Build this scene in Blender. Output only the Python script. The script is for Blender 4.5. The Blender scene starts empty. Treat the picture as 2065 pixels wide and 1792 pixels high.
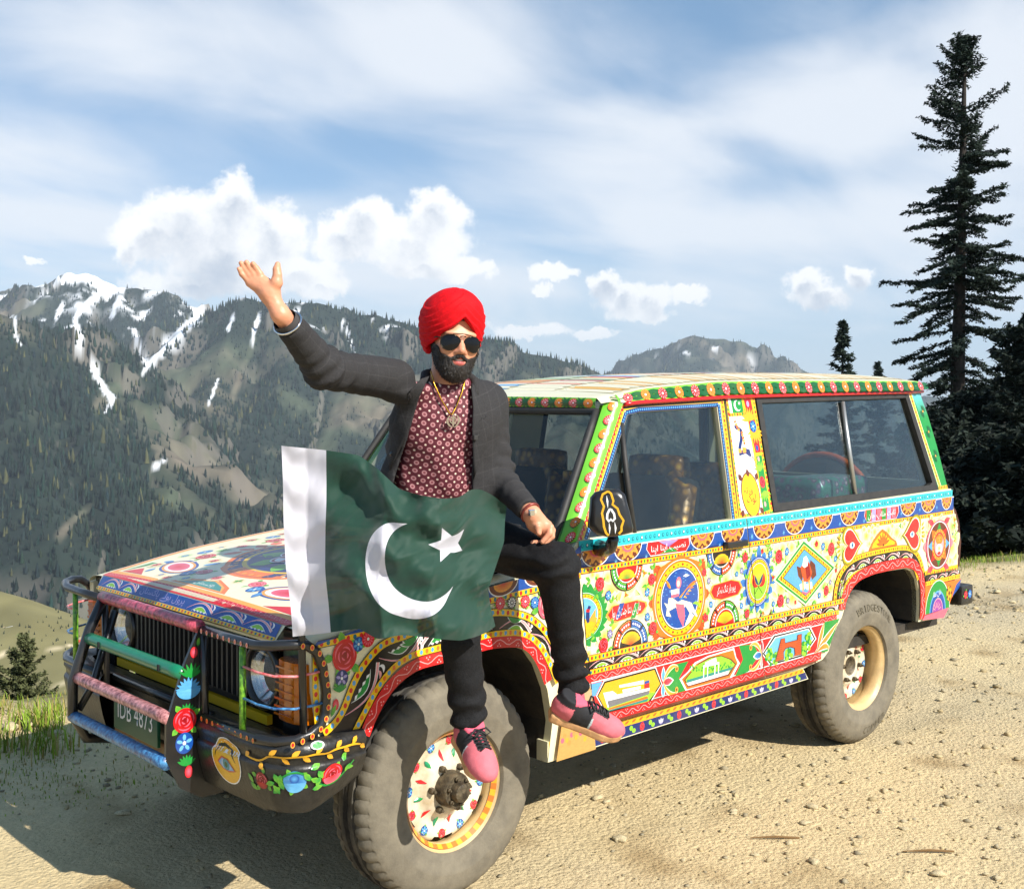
import bpy, bmesh, math, random
import numpy as np
from mathutils import Vector, Matrix, noise as mnoise
from mathutils.geometry import tessellate_polygon
random.seed(7)
RNG = np.random.default_rng(7)
scene = bpy.context.scene
COL = scene.collection
R = math.radians

# ------------------------------------------------------------------ camera
CAM = np.array((2.470, 3.701, 1.688))
YAW, PITCH, ROLL = R(-133.184), R(-2.245), R(-0.438)
FPX, PW, PH = 2309.84, 2065.0, 1792.0
_f = np.array((math.cos(PITCH)*math.cos(YAW), math.cos(PITCH)*math.sin(YAW), math.sin(PITCH)))
_r = np.array((math.sin(YAW), -math.cos(YAW), 0.0))
_d = np.cross(_f, _r)
_c, _s = math.cos(ROLL), math.sin(ROLL)
CAMR = np.array((_c*_r + _s*_d, -_s*_r + _c*_d, _f))          # rows: right, down, forward
cam_data = bpy.data.cameras.new('camera')
cam = bpy.data.objects.new('camera', cam_data)
COL.objects.link(cam)
cam_data.sensor_fit = 'HORIZONTAL'
cam_data.sensor_width = 36.0
cam_data.lens = 36.0*FPX/PW
cam_data.clip_start = 0.05
cam_data.clip_end = 60000.0
_m = Matrix(((CAMR[0][0], -CAMR[1][0], -CAMR[2][0], CAM[0]),
             (CAMR[0][1], -CAMR[1][1], -CAMR[2][1], CAM[1]),
             (CAMR[0][2], -CAMR[1][2], -CAMR[2][2], CAM[2]),
             (0, 0, 0, 1)))
cam.matrix_world = _m
scene.camera = cam

# ------------------------------------------------------------------ light
SUN_DIR = np.array((-0.10, 1.30, 1.02)); SUN_DIR /= np.linalg.norm(SUN_DIR)   # towards the sun
sun_el = math.asin(SUN_DIR[2]); sun_az = math.atan2(SUN_DIR[0], SUN_DIR[1])     # azimuth from +Y, clockwise
sd = bpy.data.lights.new('sun', 'SUN')
sd.energy = 5.0
sd.angle = R(0.53)
sd.color = (1.0, 0.945, 0.86)
sun = bpy.data.objects.new('sun', sd)
COL.objects.link(sun)
sun.rotation_euler = Vector(SUN_DIR).to_track_quat('Z', 'Y').to_euler()
sun.location = (0, 6, 8)

scene.view_settings.view_transform = 'Standard'
scene.view_settings.look = 'None'
scene.view_settings.exposure = 0.62
scene.view_settings.gamma = 1.0
scene.view_settings.use_curve_mapping = False
scene.cycles.max_bounces = 7
scene.cycles.transparent_max_bounces = 12
scene.cycles.volume_bounces = 0
scene.cycles.use_denoising = True
scene.cycles.caustics_reflective = False
scene.cycles.caustics_refractive = False

world = bpy.data.worlds.new('World')
scene.world = world
world.use_nodes = True

# picture direction helpers -------------------------------------------------
ZT = {1: (150, 1550, 1.792), 2: (850, 1250, 2.24), 3: (950, 1900, 2.065), 4: (1650, 1500, 2.24), 5: (2250, 1450, 2.108),
      6: (700, 760, 2.065), 7: (1500, 1130, 1.475), 'A': (1750, 1950, 5.12), 'B': (2100, 1850, 4.13), 'C': (2550, 1550, 3.983),
      'E': (900, 1900, 3.971), 'F': (1480, 1740, 4.714), 'G': (1500, 1130, 3.4417), 'I': (640, 1850, 2.756), 'h': (300, 1640, 3.4417),
      'm': (1740, 1350, 4.844), 'p': (2180, 1180, 4.071), 'D': (0, 0, 1/1.52107), 'N': (1740, 1600, 3.4417), 'w': (1200, 2180, 3.7333)}
def ray(tag, x, y):
    a, b, s = ZT[tag]
    u, v = (a+x/s)/1.52107, (b+y/s)/1.52107
    return np.array(((u-PW/2)/FPX, (v-PH/2)/FPX, 1.0)) @ CAMR
def onplane(tag, x, y, n, c):
    d = ray(tag, x, y); n = np.asarray(n, float)
    return CAM + d*((c - n@CAM)/(n@d))
def proj(P):
    q = (np.asarray(P, float)-CAM) @ CAMR.T
    return np.stack((PW/2+FPX*q[..., 0]/q[..., 2], PH/2+FPX*q[..., 1]/q[..., 2]), -1)
SIDE_Y = 0.80
def S(tag, x, y):                      # picture point -> (u, v) on the vehicle's side, u = -X, v = Z
    p = onplane(tag, x, y, (0, 1, 0), SIDE_Y)
    return (-p[0], p[2])
def SX(tag, x, y, Y=SIDE_Y):           # -> (x, z)
    p = onplane(tag, x, y, (0, 1, 0), Y)
    return (p[0], p[2])
def gh_y(z): return 0.79 - 0.2*(z-1.17)
def GHP(tag, x, y):                    # -> (u, v) on the leaning side of the cabin
    p = onplane(tag, x, y, (0, 1, .2), 0.79+.2*1.17)
    return (-p[0], p[2])

# ------------------------------------------------------------------ materials
def lin(c):
    c = np.asarray(c, float)/255.0
    return tuple(np.where(c <= 0.04045, c/12.92, ((c+0.055)/1.055)**2.4))
MATS = {}
def nt(name):
    m = bpy.data.materials.new(name); m.use_nodes = True
    t = m.node_tree; t.nodes.clear()
    out = t.nodes.new('ShaderNodeOutputMaterial')
    return m, t, out
def N(t, typ, **kw):
    n = t.nodes.new(typ)
    for k, v in kw.items():
        if k.startswith('_'): setattr(n, k[1:], v)
        else: n.inputs[k.replace('__', ' ')].default_value = v
    return n
def mat(name, col, rough=0.6, metal=0.0, noise=0.0, nscale=20.0, bump=0.0, bscale=60.0, coat=0.0, spec=0.5, col2=None, detail=6.0, stretch=None, subsurf=0.0):
    if name in MATS: return MATS[name]
    m, t, out = nt(name)
    b = N(t, 'ShaderNodeBsdfPrincipled', Roughness=rough, Metallic=metal)
    b.inputs['Base Color'].default_value = (*col, 1)
    b.inputs['Coat Weight'].default_value = coat
    b.inputs['Coat Roughness'].default_value = 0.12
    b.inputs['Specular IOR Level'].default_value = spec
    if subsurf:
        b.inputs['Subsurface Weight'].default_value = subsurf
        b.inputs['Subsurface Radius'].default_value = (0.012, 0.004, 0.002)
    t.links.new(b.outputs[0], out.inputs[0])
    tc = N(t, 'ShaderNodeTexCoord')
    vec = tc.outputs['Object']
    if stretch:
        mp = N(t, 'ShaderNodeMapping'); mp.inputs['Scale'].default_value = stretch
        t.links.new(vec, mp.inputs[0]); vec = mp.outputs[0]
    if noise:
        nz = N(t, 'ShaderNodeTexNoise', Scale=nscale, Detail=detail, Roughness=0.62)
        t.links.new(vec, nz.inputs['Vector'])
        mx = N(t, 'ShaderNodeMix', _data_type='RGBA')
        c2 = col2 if col2 is not None else tuple(x*(1-noise) for x in col)
        mx.inputs[6].default_value = (*c2, 1); mx.inputs[7].default_value = (*(col if col2 is not None else tuple(min(1, x*(1+noise*.6)) for x in col)), 1)
        rp = N(t, 'ShaderNodeMapRange'); rp.inputs[1].default_value = 0.32; rp.inputs[2].default_value = 0.68
        t.links.new(nz.outputs[0], rp.inputs[0]); t.links.new(rp.outputs[0], mx.inputs[0])
        t.links.new(mx.outputs[2], b.inputs['Base Color'])
    if bump:
        n2 = N(t, 'ShaderNodeTexNoise', Scale=bscale, Detail=5.0)
        t.links.new(vec, n2.inputs['Vector'])
        bp = N(t, 'ShaderNodeBump', Strength=bump, Distance=0.01)
        t.links.new(n2.outputs[0], bp.inputs['Height']); t.links.new(bp.outputs[0], b.inputs['Normal'])
    MATS[name] = m
    return m
def paint_mat(name='painted_enamel', rough=0.34, coat=0.25, dust=0.13):
    """enamel whose colours are brushed on (Col attribute), with a thin film of road dust"""
    if name in MATS: return MATS[name]
    m, t, out = nt(name)
    b = N(t, 'ShaderNodeBsdfPrincipled', Roughness=rough)
    b.inputs['Coat Weight'].default_value = coat; b.inputs['Coat Roughness'].default_value = 0.15
    at = N(t, 'ShaderNodeVertexColor', _layer_name='Col')
    tc = N(t, 'ShaderNodeTexCoord')
    n1 = N(t, 'ShaderNodeTexNoise', Scale=70.0, Detail=5.0, Roughness=0.7)      # brush streaks
    mp = N(t, 'ShaderNodeMapping'); mp.inputs['Scale'].default_value = (1, 1, 2.2)
    t.links.new(tc.outputs['Object'], mp.inputs[0]); t.links.new(mp.outputs[0], n1.inputs['Vector'])
    r1 = N(t, 'ShaderNodeMapRange'); r1.inputs[1].default_value = .3; r1.inputs[2].default_value = .7; r1.inputs[3].default_value = .86; r1.inputs[4].default_value = 1.06
    t.links.new(n1.outputs[0], r1.inputs[0])
    hs = N(t, 'ShaderNodeHueSaturation'); t.links.new(at.outputs[0], hs.inputs['Color']); t.links.new(r1.outputs[0], hs.inputs['Value'])
    n2 = N(t, 'ShaderNodeTexNoise', Scale=4.0, Detail=9.0, Roughness=0.72)      # dust film
    t.links.new(tc.outputs['Object'], n2.inputs['Vector'])
    r2 = N(t, 'ShaderNodeMapRange'); r2.inputs[1].default_value = .48; r2.inputs[2].default_value = .78; r2.inputs[4].default_value = dust
    t.links.new(n2.outputs[0], r2.inputs[0])
    mx = N(t, 'ShaderNodeMix', _data_type='RGBA'); mx.inputs[7].default_value = (*lin((196, 172, 128)), 1)
    t.links.new(r2.outputs[0], mx.inputs[0]); t.links.new(hs.outputs[0], mx.inputs[6]); t.links.new(mx.outputs[2], b.inputs['Base Color'])
    ra = N(t, 'ShaderNodeMath', _operation='MULTIPLY_ADD'); ra.inputs[1].default_value = 1.2; ra.inputs[2].default_value = rough
    t.links.new(r2.outputs[0], ra.inputs[0]); t.links.new(ra.outputs[0], b.inputs['Roughness'])
    bp = N(t, 'ShaderNodeBump', Strength=0.08, Distance=0.004); t.links.new(n1.outputs[0], bp.inputs['Height']); t.links.new(bp.outputs[0], b.inputs['Normal'])
    t.links.new(b.outputs[0], out.inputs[0])
    MATS[name] = m
    return m
def vcol_mat(name, rough=0.8, spec=0.3, bump=0.0, bscale=20., sheen=0.0):
    if name in MATS: return MATS[name]
    m, t, out = nt(name)
    b = N(t, 'ShaderNodeBsdfPrincipled', Roughness=rough)
    b.inputs['Specular IOR Level'].default_value = spec
    b.inputs['Sheen Weight'].default_value = sheen
    at = N(t, 'ShaderNodeVertexColor', _layer_name='Col'); t.links.new(at.outputs[0], b.inputs['Base Color'])
    if bump:
        tc = N(t, 'ShaderNodeTexCoord'); n2 = N(t, 'ShaderNodeTexNoise', Scale=bscale, Detail=5.0); t.links.new(tc.outputs['Object'], n2.inputs['Vector'])
        bp = N(t, 'ShaderNodeBump', Strength=bump, Distance=0.01); t.links.new(n2.outputs[0], bp.inputs['Height']); t.links.new(bp.outputs[0], b.inputs['Normal'])
    t.links.new(b.outputs[0], out.inputs[0])
    MATS[name] = m
    return m

# ------------------------------------------------------------------ objects
def tag(o, label=None, cat=None, group=None, kind=None):
    if label: o['label'] = label
    if cat: o['category'] = cat
    if group: o['group'] = group
    if kind: o['kind'] = kind
    return o
def empty(name, loc=(0, 0, 0), parent=None):
    o = bpy.data.objects.new(name, None); COL.objects.link(o)
    o.location = loc; o.empty_display_size = 0.2
    if parent: o.parent = parent
    return o
def link(name, me, m=None, parent=None, smooth=False, loc=None):
    o = bpy.data.objects.new(name, me); COL.objects.link(o)
    if m is not None:
        for x in (m if isinstance(m, (list, tuple)) else [m]): me.materials.append(x)
    if parent: o.parent = parent
    if loc is not None: o.location = loc
    if smooth: me.polygons.foreach_set('use_smooth', np.ones(len(me.polygons), bool))
    return o
def np_mesh(name, V, F, cols=None):
    """V (n,3); F (k,3|4) int array or list of such arrays"""
    me = bpy.data.meshes.new(name)
    V = np.ascontiguousarray(V, np.float32)
    Fs = F if isinstance(F, list) else [F]
    Fs = [np.asarray(f, np.int32) for f in Fs if len(f)]
    me.vertices.add(len(V)); me.vertices.foreach_set('co', V.ravel())
    loops = np.concatenate([f.ravel() for f in Fs]); tot = np.concatenate([np.full(len(f), f.shape[1], np.int32) for f in Fs])
    me.loops.add(len(loops)); me.loops.foreach_set('vertex_index', loops)
    me.polygons.add(len(tot)); st = np.concatenate(([0], np.cumsum(tot)[:-1])).astype(np.int32)
    me.polygons.foreach_set('loop_start', st); me.polygons.foreach_set('loop_total', tot)
    if cols is not None:
        a = me.color_attributes.new('Col', 'FLOAT_COLOR', 'POINT')
        c = np.ones((len(V), 4), np.float32); c[:, :3] = cols; a.data.foreach_set('color', c.ravel())
    me.update(calc_edges=True); me.validate()
    return me

class MB:
    """collects simple shapes into one mesh"""
    def __init__(s): s.v = []; s.f = []
    def add(s, V, F):
        n = len(s.v); s.v += [tuple(map(float, p)) for p in V]; s.f += [tuple(i+n for i in f) for f in F]; return s
    def box(s, c, d, rot=None, bev=0.0):
        x, y, z = [k/2 for k in d]
        if bev <= 0:
            V = [(sx*x, sy*y, sz*z) for sx in (-1, 1) for sy in (-1, 1) for sz in (-1, 1)]
            F = [(0, 1, 3, 2), (4, 6, 7, 5), (0, 4, 5, 1), (2, 3, 7, 6), (0, 2, 6, 4), (1, 5, 7, 3)]
        else:
            bm = bmesh.new(); bmesh.ops.create_cube(bm, size=1.0)
            for v in bm.verts: v.co = Vector((v.co.x*d[0], v.co.y*d[1], v.co.z*d[2]))
            bmesh.ops.bevel(bm, geom=bm.edges[:], offset=bev, segments=2, affect='EDGES', profile=0.7)
            bm.verts.index_update(); V = [tuple(v.co) for v in bm.verts]; F = [tuple(v.index for v in f.verts) for f in bm.faces]; bm.free()
        if rot is not None: V = [tuple(rot @ Vector(p)) for p in V]
        return s.add([(p[0]+c[0], p[1]+c[1], p[2]+c[2]) for p in V], F)
    def tube(s, path, r, n=10, closed=False, caps=True, squash=1.0):
        P = [Vector(p) for p in path]; k = len(P)
        rr = r if hasattr(r, '__len__') else [r]*k
        tang = []
        for i in range(k):
            a = P[(i-1) % k] if (closed or i > 0) else P[i]; b = P[(i+1) % k] if (closed or i < k-1) else P[i]
            tang.append((b-a).normalized())
        up = Vector((0, 0, 1)) if abs(tang[0].z) < .9 else Vector((1, 0, 0))
        nrm = (up - tang[0]*up.dot(tang[0])).normalized()
        V = []; F = []
        for i in range(k):
            nrm = (nrm - tang[i]*nrm.dot(tang[i])).normalized(); bn = tang[i].cross(nrm)
            for j in range(n):
                a = 2*math.pi*j/n
                V.append(P[i] + nrm*(rr[i]*math.cos(a)) + bn*(rr[i]*squash*math.sin(a)))
        for i in range(k if closed else k-1):
            i2 = (i+1) % k
            for j in range(n):
                F.append((i*n+j, i*n+(j+1) % n, i2*n+(j+1) % n, i2*n+j))
        if caps and not closed:
            F.append(tuple(range(n-1, -1, -1))); F.append(tuple((k-1)*n+j for j in range(n)))
        return s.add(V, F)
    def prism(s, poly, fn, h0, h1):
        """2-D polygon (list of (u,v)) mapped by fn(u,v,h), walls from h0 to h1"""
        n = len(poly)
        V = [fn(u, v, h1) for u, v in poly] + [fn(u, v, h0) for u, v in poly]
        tr = tessellate_polygon([[Vector((u, v, 0)) for u, v in poly]])
        F = [tuple(t) for t in tr] + [tuple(n+i for i in reversed(t)) for t in tr]
        F += [(i, (i+1) % n, n+(i+1) % n, n+i) for i in range(n)]
        return s.add(V, F)
    def ring(s, outer, inner, fn, h0, h1):
        n = len(outer)
        V = [fn(u, v, h1) for u, v in outer]+[fn(u, v, h1) for u, v in inner]+[fn(u, v, h0) for u, v in outer]+[fn(u, v, h0) for u, v in inner]
        F = []
        for i in range(n):
            j = (i+1) % n
            F += [(i, j, n+j, n+i), (2*n+i, 3*n+i, 3*n+j, 2*n+j), (i, 2*n+i, 2*n+j, j), (n+i, n+j, 3*n+j, 3*n+i)]
        return s.add(V, F)
    def lathe(s, prof, n=48, axis='y', origin=(0, 0, 0), mod=None, close=False):
        """prof list of (r, h); turned about +axis"""
        V = []; k = len(prof)
        for i in range(n):
            a = 2*math.pi*i/n
            for q, (r, h) in enumerate(prof):
                rr = r if mod is None else mod(i, q, r)
                c, d = rr*math.cos(a), rr*math.sin(a)
                if axis == 'y': p = (c, h, d)
                elif axis == 'x': p = (h, c, d)
                else: p = (c, d, h)
                V.append((p[0]+origin[0], p[1]+origin[1], p[2]+origin[2]))
        F = []
        for i in range(n):
            j = (i+1) % n
            for q in range(k-1): F.append((i*k+q, i*k+q+1, j*k+q+1, j*k+q))
        return s.add(V, F)
    def grid(s, fn, us, vs, thick=0.0):
        V = [fn(u, v) for u in us for v in vs]; n = len(vs)
        F = [(i*n+j, i*n+j+1, (i+1)*n+j+1, (i+1)*n+j) for i in range(len(us)-1) for j in range(n-1)]
        return s.add(V, F)
    def mesh(s, name, recalc=True):
        me = bpy.data.meshes.new(name); me.from_pydata(s.v, [], s.f); me.update()
        if recalc:
            bm = bmesh.new(); bm.from_mesh(me); bmesh.ops.recalc_face_normals(bm, faces=bm.faces[:]); bm.to_mesh(me); bm.free()
        me.validate()
        return me
    def build(s, name, m, parent=None, smooth=False, angle=None):
        me = s.mesh(name); o = link(name, me, m, parent, smooth)
        if angle is not None:
            me.polygons.foreach_set('use_smooth', np.ones(len(me.polygons), bool))
            try: me.set_sharp_from_angle(angle=R(angle))
            except Exception: pass
        return o

# ------------------------------------------------------------------ distance-field sculpting (numpy surface nets)
def sn_mesh(fn, lo, hi, h):
    lo = np.asarray(lo, float); hi = np.asarray(hi, float)
    n = np.ceil((hi-lo)/h).astype(int)+1
    ax = [lo[i]+h*np.arange(n[i]) for i in range(3)]
    X, Y, Z = np.meshgrid(*ax, indexing='ij')
    P = np.stack((X, Y, Z), -1).reshape(-1, 3).astype(np.float32)
    D = np.empty(len(P), np.float32)
    for i in range(0, len(P), 400000): D[i:i+400000] = fn(P[i:i+400000])
    D = D.reshape(n)
    c = [D[i:n[0]-1+i, j:n[1]-1+j, k:n[2]-1+k] for i in (0, 1) for j in (0, 1) for k in (0, 1)]
    mn = np.minimum.reduce(c); mxx = np.maximum.reduce(c)
    act = (mn < 0) & (mxx >= 0)
    idx = -np.ones(act.shape, np.int64); cells = np.argwhere(act); idx[act] = np.arange(len(cells))
    corner = np.array([(i, j, k) for i in (0, 1) for j in (0, 1) for k in (0, 1)])
    val = np.stack([a[act] for a in c], -1)
    acc = np.zeros((len(cells), 3)); cnt = np.zeros(len(cells))
    for a in range(8):
        for b in range(a+1, 8):
            if np.abs(corner[a]-corner[b]).sum() != 1: continue
            va, vb = val[:, a], val[:, b]
            cr = (va < 0) != (vb < 0)
            t = np.where(cr, va/np.where(cr, va-vb, 1), 0)[:, None]
            acc += np.where(cr[:, None], corner[a]+t*(corner[b]-corner[a]), 0); cnt += cr
    V = lo+h*(cells+acc/cnt[:, None])
    Q = []
    for axis in range(3):
        o1, o2 = [(1, 2), (2, 0), (0, 1)][axis]
        sl0 = [slice(None)]*3; sl1 = [slice(None)]*3
        sl0[axis] = slice(0, -1); sl1[axis] = slice(1, None)
        a, b = D[tuple(sl0)], D[tuple(sl1)]
        e = np.argwhere((a < 0) != (b < 0))
        e = e[(e[:, o1] > 0) & (e[:, o2] > 0) & (e[:, o1] < n[o1]-1) & (e[:, o2] < n[o2]-1)]
        def at(d1, d2):
            q = e.copy(); q[:, o1] += d1; q[:, o2] += d2
            return idx[q[:, 0], q[:, 1], q[:, 2]]
        f = np.stack((at(-1, -1), at(0, -1), at(0, 0), at(-1, 0)), -1)
        neg = a[e[:, 0], e[:, 1], e[:, 2]] < 0
        f[~neg] = f[~neg][:, ::-1]
        Q.append(f)
    F = np.concatenate(Q); F = F[(F >= 0).all(1)]
    return V, F
def sd_caps(P, a, b, ra, rb):
    """tapered capsule"""
    a = np.asarray(a, np.float32); b = np.asarray(b, np.float32)
    ab = b-a; t = np.clip((P-a)@ab/(ab@ab), 0, 1)
    return np.linalg.norm(P-(a+t[:, None]*ab), axis=1)-(ra+(rb-ra)*t)
def sd_ell(P, c, r, rot=None):
    q = P-np.asarray(c, np.float32)
    if rot is not None: q = q@np.asarray(rot, np.float32)      # columns = axes
    r = np.asarray(r, np.float32)
    k0 = np.linalg.norm(q/r, axis=1); k1 = np.linalg.norm(q/(r*r), axis=1)
    return k0*(k0-1.0)/np.maximum(k1, 1e-6)
def smin(a, b, k):
    h = np.clip(0.5+0.5*(b-a)/k, 0, 1)
    return b*(1-h)+a*h-k*h*(1-h)
def smax(a, b, k): return -smin(-a, -b, k)
def axes(z, x):
    z = Vector(z).normalized(); x = Vector(x); x = (x-z*x.dot(z)).normalized(); y = z.cross(x)
    return np.array((x, y, z)).T
def lsm(V, F, it=2, f=0.5):
    """light Laplacian smoothing"""
    for _ in range(it):
        acc = np.zeros_like(V); c = np.zeros(len(V))
        for i in range(F.shape[1]):
            a, b = F[:, i], F[:, (i+1) % F.shape[1]]
            np.add.at(acc, a, V[b]); np.add.at(c, a, 1); np.add.at(acc, b, V[a]); np.add.at(c, b, 1)
        V = V+f*(acc/np.maximum(c, 1)[:, None]-V)
    return V
def fbm(P, scale, octv=4, seed=0.0, lac=2.0, gain=0.5):
    """value-noise fbm, vectorised, P (n,2|3)"""
    P = np.asarray(P, np.float64)*scale
    if P.shape[1] == 2: P = np.concatenate((P, np.zeros((len(P), 1))), 1)
    P = P+np.array((seed*17.31, seed*7.77, seed*3.13))
    out = np.zeros(len(P)); amp = 1.0; tot = 0
    for o in range(octv):
        i = np.floor(P).astype(np.int64); f = P-i; f = f*f*(3-2*f)
        def hsh(dx, dy, dz):
            n = (i[:, 0]+dx)*374761393+(i[:, 1]+dy)*668265263+(i[:, 2]+dz)*2147483647+o*1013904223
            n = (n ^ (n >> 13))*1274126177; n = n & 0x7fffffff
            n = (n ^ (n >> 16)) & 0xffff
            return n/65535.0
        x, y, z = f[:, 0], f[:, 1], f[:, 2]
        v = 0
        for dz in (0, 1):
            for dy in (0, 1):
                a = hsh(0, dy, dz)*(1-x)+hsh(1, dy, dz)*x
                v = v+a*((y if dy else 1-y)*(z if dz else 1-z))
        out += amp*(v*2-1); tot += amp; amp *= gain; P = P*lac+11.7
    return out/tot
# ------------------------------------------------------------------ sky with clouds (world directions only)
def px_azel(x, y):
    d = ray('D', x, y); d = d/np.linalg.norm(d); return math.atan2(d[1], d[0]), math.asin(d[2])
world.cycles.sampling_method = 'MANUAL'; world.cycles.sample_map_resolution = 256
wt = world.node_tree; wt.nodes.clear()
W_ = lambda typ, **k: N(wt, typ, **k)
wout = W_('ShaderNodeOutputWorld'); bg = W_('ShaderNodeBackground', Strength=.74); wt.links.new(bg.outputs[0], wout.inputs[0])
sky = W_('ShaderNodeTexSky', _sky_type='NISHITA'); sky.sun_disc = False; sky.sun_elevation = sun_el; sky.sun_rotation = sun_az
sky.air_density = 1.0; sky.dust_density = 1.0; sky.ozone_density = 1.0; sky.altitude = 2300
SKY_STRENGTH = 0.125
def M_(op, a, b=None, c=None):
    n = W_('ShaderNodeMath', _operation=op)
    for i, v in enumerate((a, b, c)):
        if v is None: continue
        if hasattr(v, 'default_value') or hasattr(v, 'links'): wt.links.new(v, n.inputs[i])
        else: n.inputs[i].default_value = v
    return n.outputs[0]
tcw = W_('ShaderNodeTexCoord'); dirv = tcw.outputs['Generated']
nrm = W_('ShaderNodeVectorMath', _operation='NORMALIZE'); wt.links.new(dirv, nrm.inputs[0]); dirv = nrm.outputs[0]
sep = W_('ShaderNodeSeparateXYZ'); wt.links.new(dirv, sep.inputs[0])
az = M_('ARCTAN2', sep.outputs[1], sep.outputs[0]); el = M_('ARCSINE', sep.outputs[2])
# billowy noise that frays the cloud edges
nb = W_('ShaderNodeTexNoise', Scale=20.0, Detail=6.0, Roughness=0.6); wt.links.new(dirv, nb.inputs['Vector'])
ca0 = W_('ShaderNodeCombineXYZ'); wt.links.new(az, ca0.inputs[0]); wt.links.new(el, ca0.inputs[1])
nw = W_('ShaderNodeTexNoise', Scale=24.0, Detail=9.0, Roughness=0.68); wt.links.new(dirv, nw.inputs['Vector'])
nws = W_('ShaderNodeVectorMath', _operation='SUBTRACT'); wt.links.new(nw.outputs['Color'], nws.inputs[0]); nws.inputs[1].default_value = (.5, .5, .5)
nwm = W_('ShaderNodeVectorMath', _operation='MULTIPLY_ADD'); wt.links.new(nws.outputs[0], nwm.inputs[0]); nwm.inputs[1].default_value = (.048, .042, 0); wt.links.new(ca0.outputs[0], nwm.inputs[2])
ca = nwm
BLOBS = [(370, 440, 95, 62), (300, 480, 70, 45), (470, 415, 75, 58), (540, 470, 85, 62), (600, 555, 100, 42), (450, 520, 130, 70), (262, 500, 32, 32), (650, 580, 62, 26), (400, 570, 130, 34),
         (740, 440, 60, 46), (700, 480, 70, 44), (880, 430, 66, 56), (820, 490, 130, 52), (930, 545, 62, 22), (860, 540, 90, 28),
         (1215, 582, 34, 32), (1255, 600, 56, 32), (1312, 600, 34, 26), (1390, 594, 44, 18), (1290, 628, 70, 22), (1110, 545, 46, 18), (1090, 580, 24, 12),
         (1630, 570, 40, 36), (1655, 600, 66, 32), (1722, 562, 34, 26), (1060, 668, 80, 16), (1200, 678, 44, 12), (80, 520, 20, 9),
         (2600, 560, 150, 70), (2800, 600, 170, 60), (-500, 520, 170, 80), (-800, 560, 160, 60)]
RB = np.random.default_rng(3)
for k in range(12):                       # the same kind of clouds carries on round the whole horizon
    BLOBS.append((None, (k+RB.uniform(.2, .8))*.45, RB.uniform(.07, .20), RB.uniform(.06, .14), RB.uniform(.025, .06)))
fld = None; low = None
for b in BLOBS:
    if b[0] is None:
        a_ = YAW+.55+b[1]*.95; a_ = (a_+math.pi) % (2*math.pi)-math.pi; cx_, cy_, rx_, ry_ = a_, b[2], b[3], b[4]
    else:
        cx_, cy_ = px_azel(b[0], b[1]); rx_ = b[2]/FPX*1.15; ry_ = b[3]/FPX*1.15
    sub = W_('ShaderNodeVectorMath', _operation='SUBTRACT'); wt.links.new(ca.outputs[0], sub.inputs[0]); sub.inputs[1].default_value = (cx_, cy_, 0)
    mul = W_('ShaderNodeVectorMath', _operation='MULTIPLY'); wt.links.new(sub.outputs[0], mul.inputs[0]); mul.inputs[1].default_value = (1/rx_, 1/ry_, 0)
    ln = W_('ShaderNodeVectorMath', _operation='LENGTH'); wt.links.new(mul.outputs[0], ln.inputs[0])
    e = M_('SUBTRACT', 1.0, ln.outputs['Value'])
    if ry_ > .012:
        sp_ = W_('ShaderNodeSeparateXYZ'); wt.links.new(mul.outputs[0], sp_.inputs[0]); lo_ = M_('MULTIPLY_ADD', sp_.outputs[1], -.75, e)
        low = lo_ if low is None else M_('MAXIMUM', low, lo_)
    fld = e if fld is None else M_('SMOOTH_MAX', fld, e, .25)
bil = M_('SUBTRACT', nb.outputs[0], .5)
cum = M_('MULTIPLY_ADD', bil, 1.5, fld)
def ss(v, a, b):
    n = W_('ShaderNodeMapRange', _interpolation_type='SMOOTHSTEP'); wt.links.new(v, n.inputs[0]); n.inputs[1].default_value = a; n.inputs[2].default_value = b; return n.outputs[0]
cmask = ss(cum, .0, .36)
# thin high cloud: broad soft sheets frayed by noise
mpv = W_('ShaderNodeVectorMath', _operation='DIVIDE'); cz = M_('ADD', M_('MAXIMUM', sep.outputs[2], 0.0), .20); cb = W_('ShaderNodeCombineXYZ')
for i in range(3): wt.links.new(cz, cb.inputs[i])
wt.links.new(dirv, mpv.inputs[0]); wt.links.new(cb.outputs[0], mpv.inputs[1])
mpp = W_('ShaderNodeMapping'); mpp.inputs['Rotation'].default_value = (0, 0, R(-50)); mpp.inputs['Scale'].default_value = (.75, 1.25, 1); mpp.inputs['Location'].default_value = (.8, .35, 0); wt.links.new(mpv.outputs[0], mpp.inputs[0])
nc = W_('ShaderNodeTexNoise', Scale=1.9, Detail=6.0, Roughness=.52, Distortion=.35); wt.links.new(mpp.outputs[0], nc.inputs['Vector'])
SHEET = [(250, 90, 420, 130, 1), (860, 90, 330, 120, 1), (60, 300, 330, 90, 1), (1230, 330, 330, 110, 1), (1760, 220, 340, 100, 1.6), (2080, 180, 280, 180, 2.0), (1500, 450, 720, 75, .9), (100, 440, 330, 70, .8), (900, 560, 900, 60, .45), (2700, 300, 500, 160, 1), (-700, 250, 500, 160, 1)]
sh = None
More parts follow.
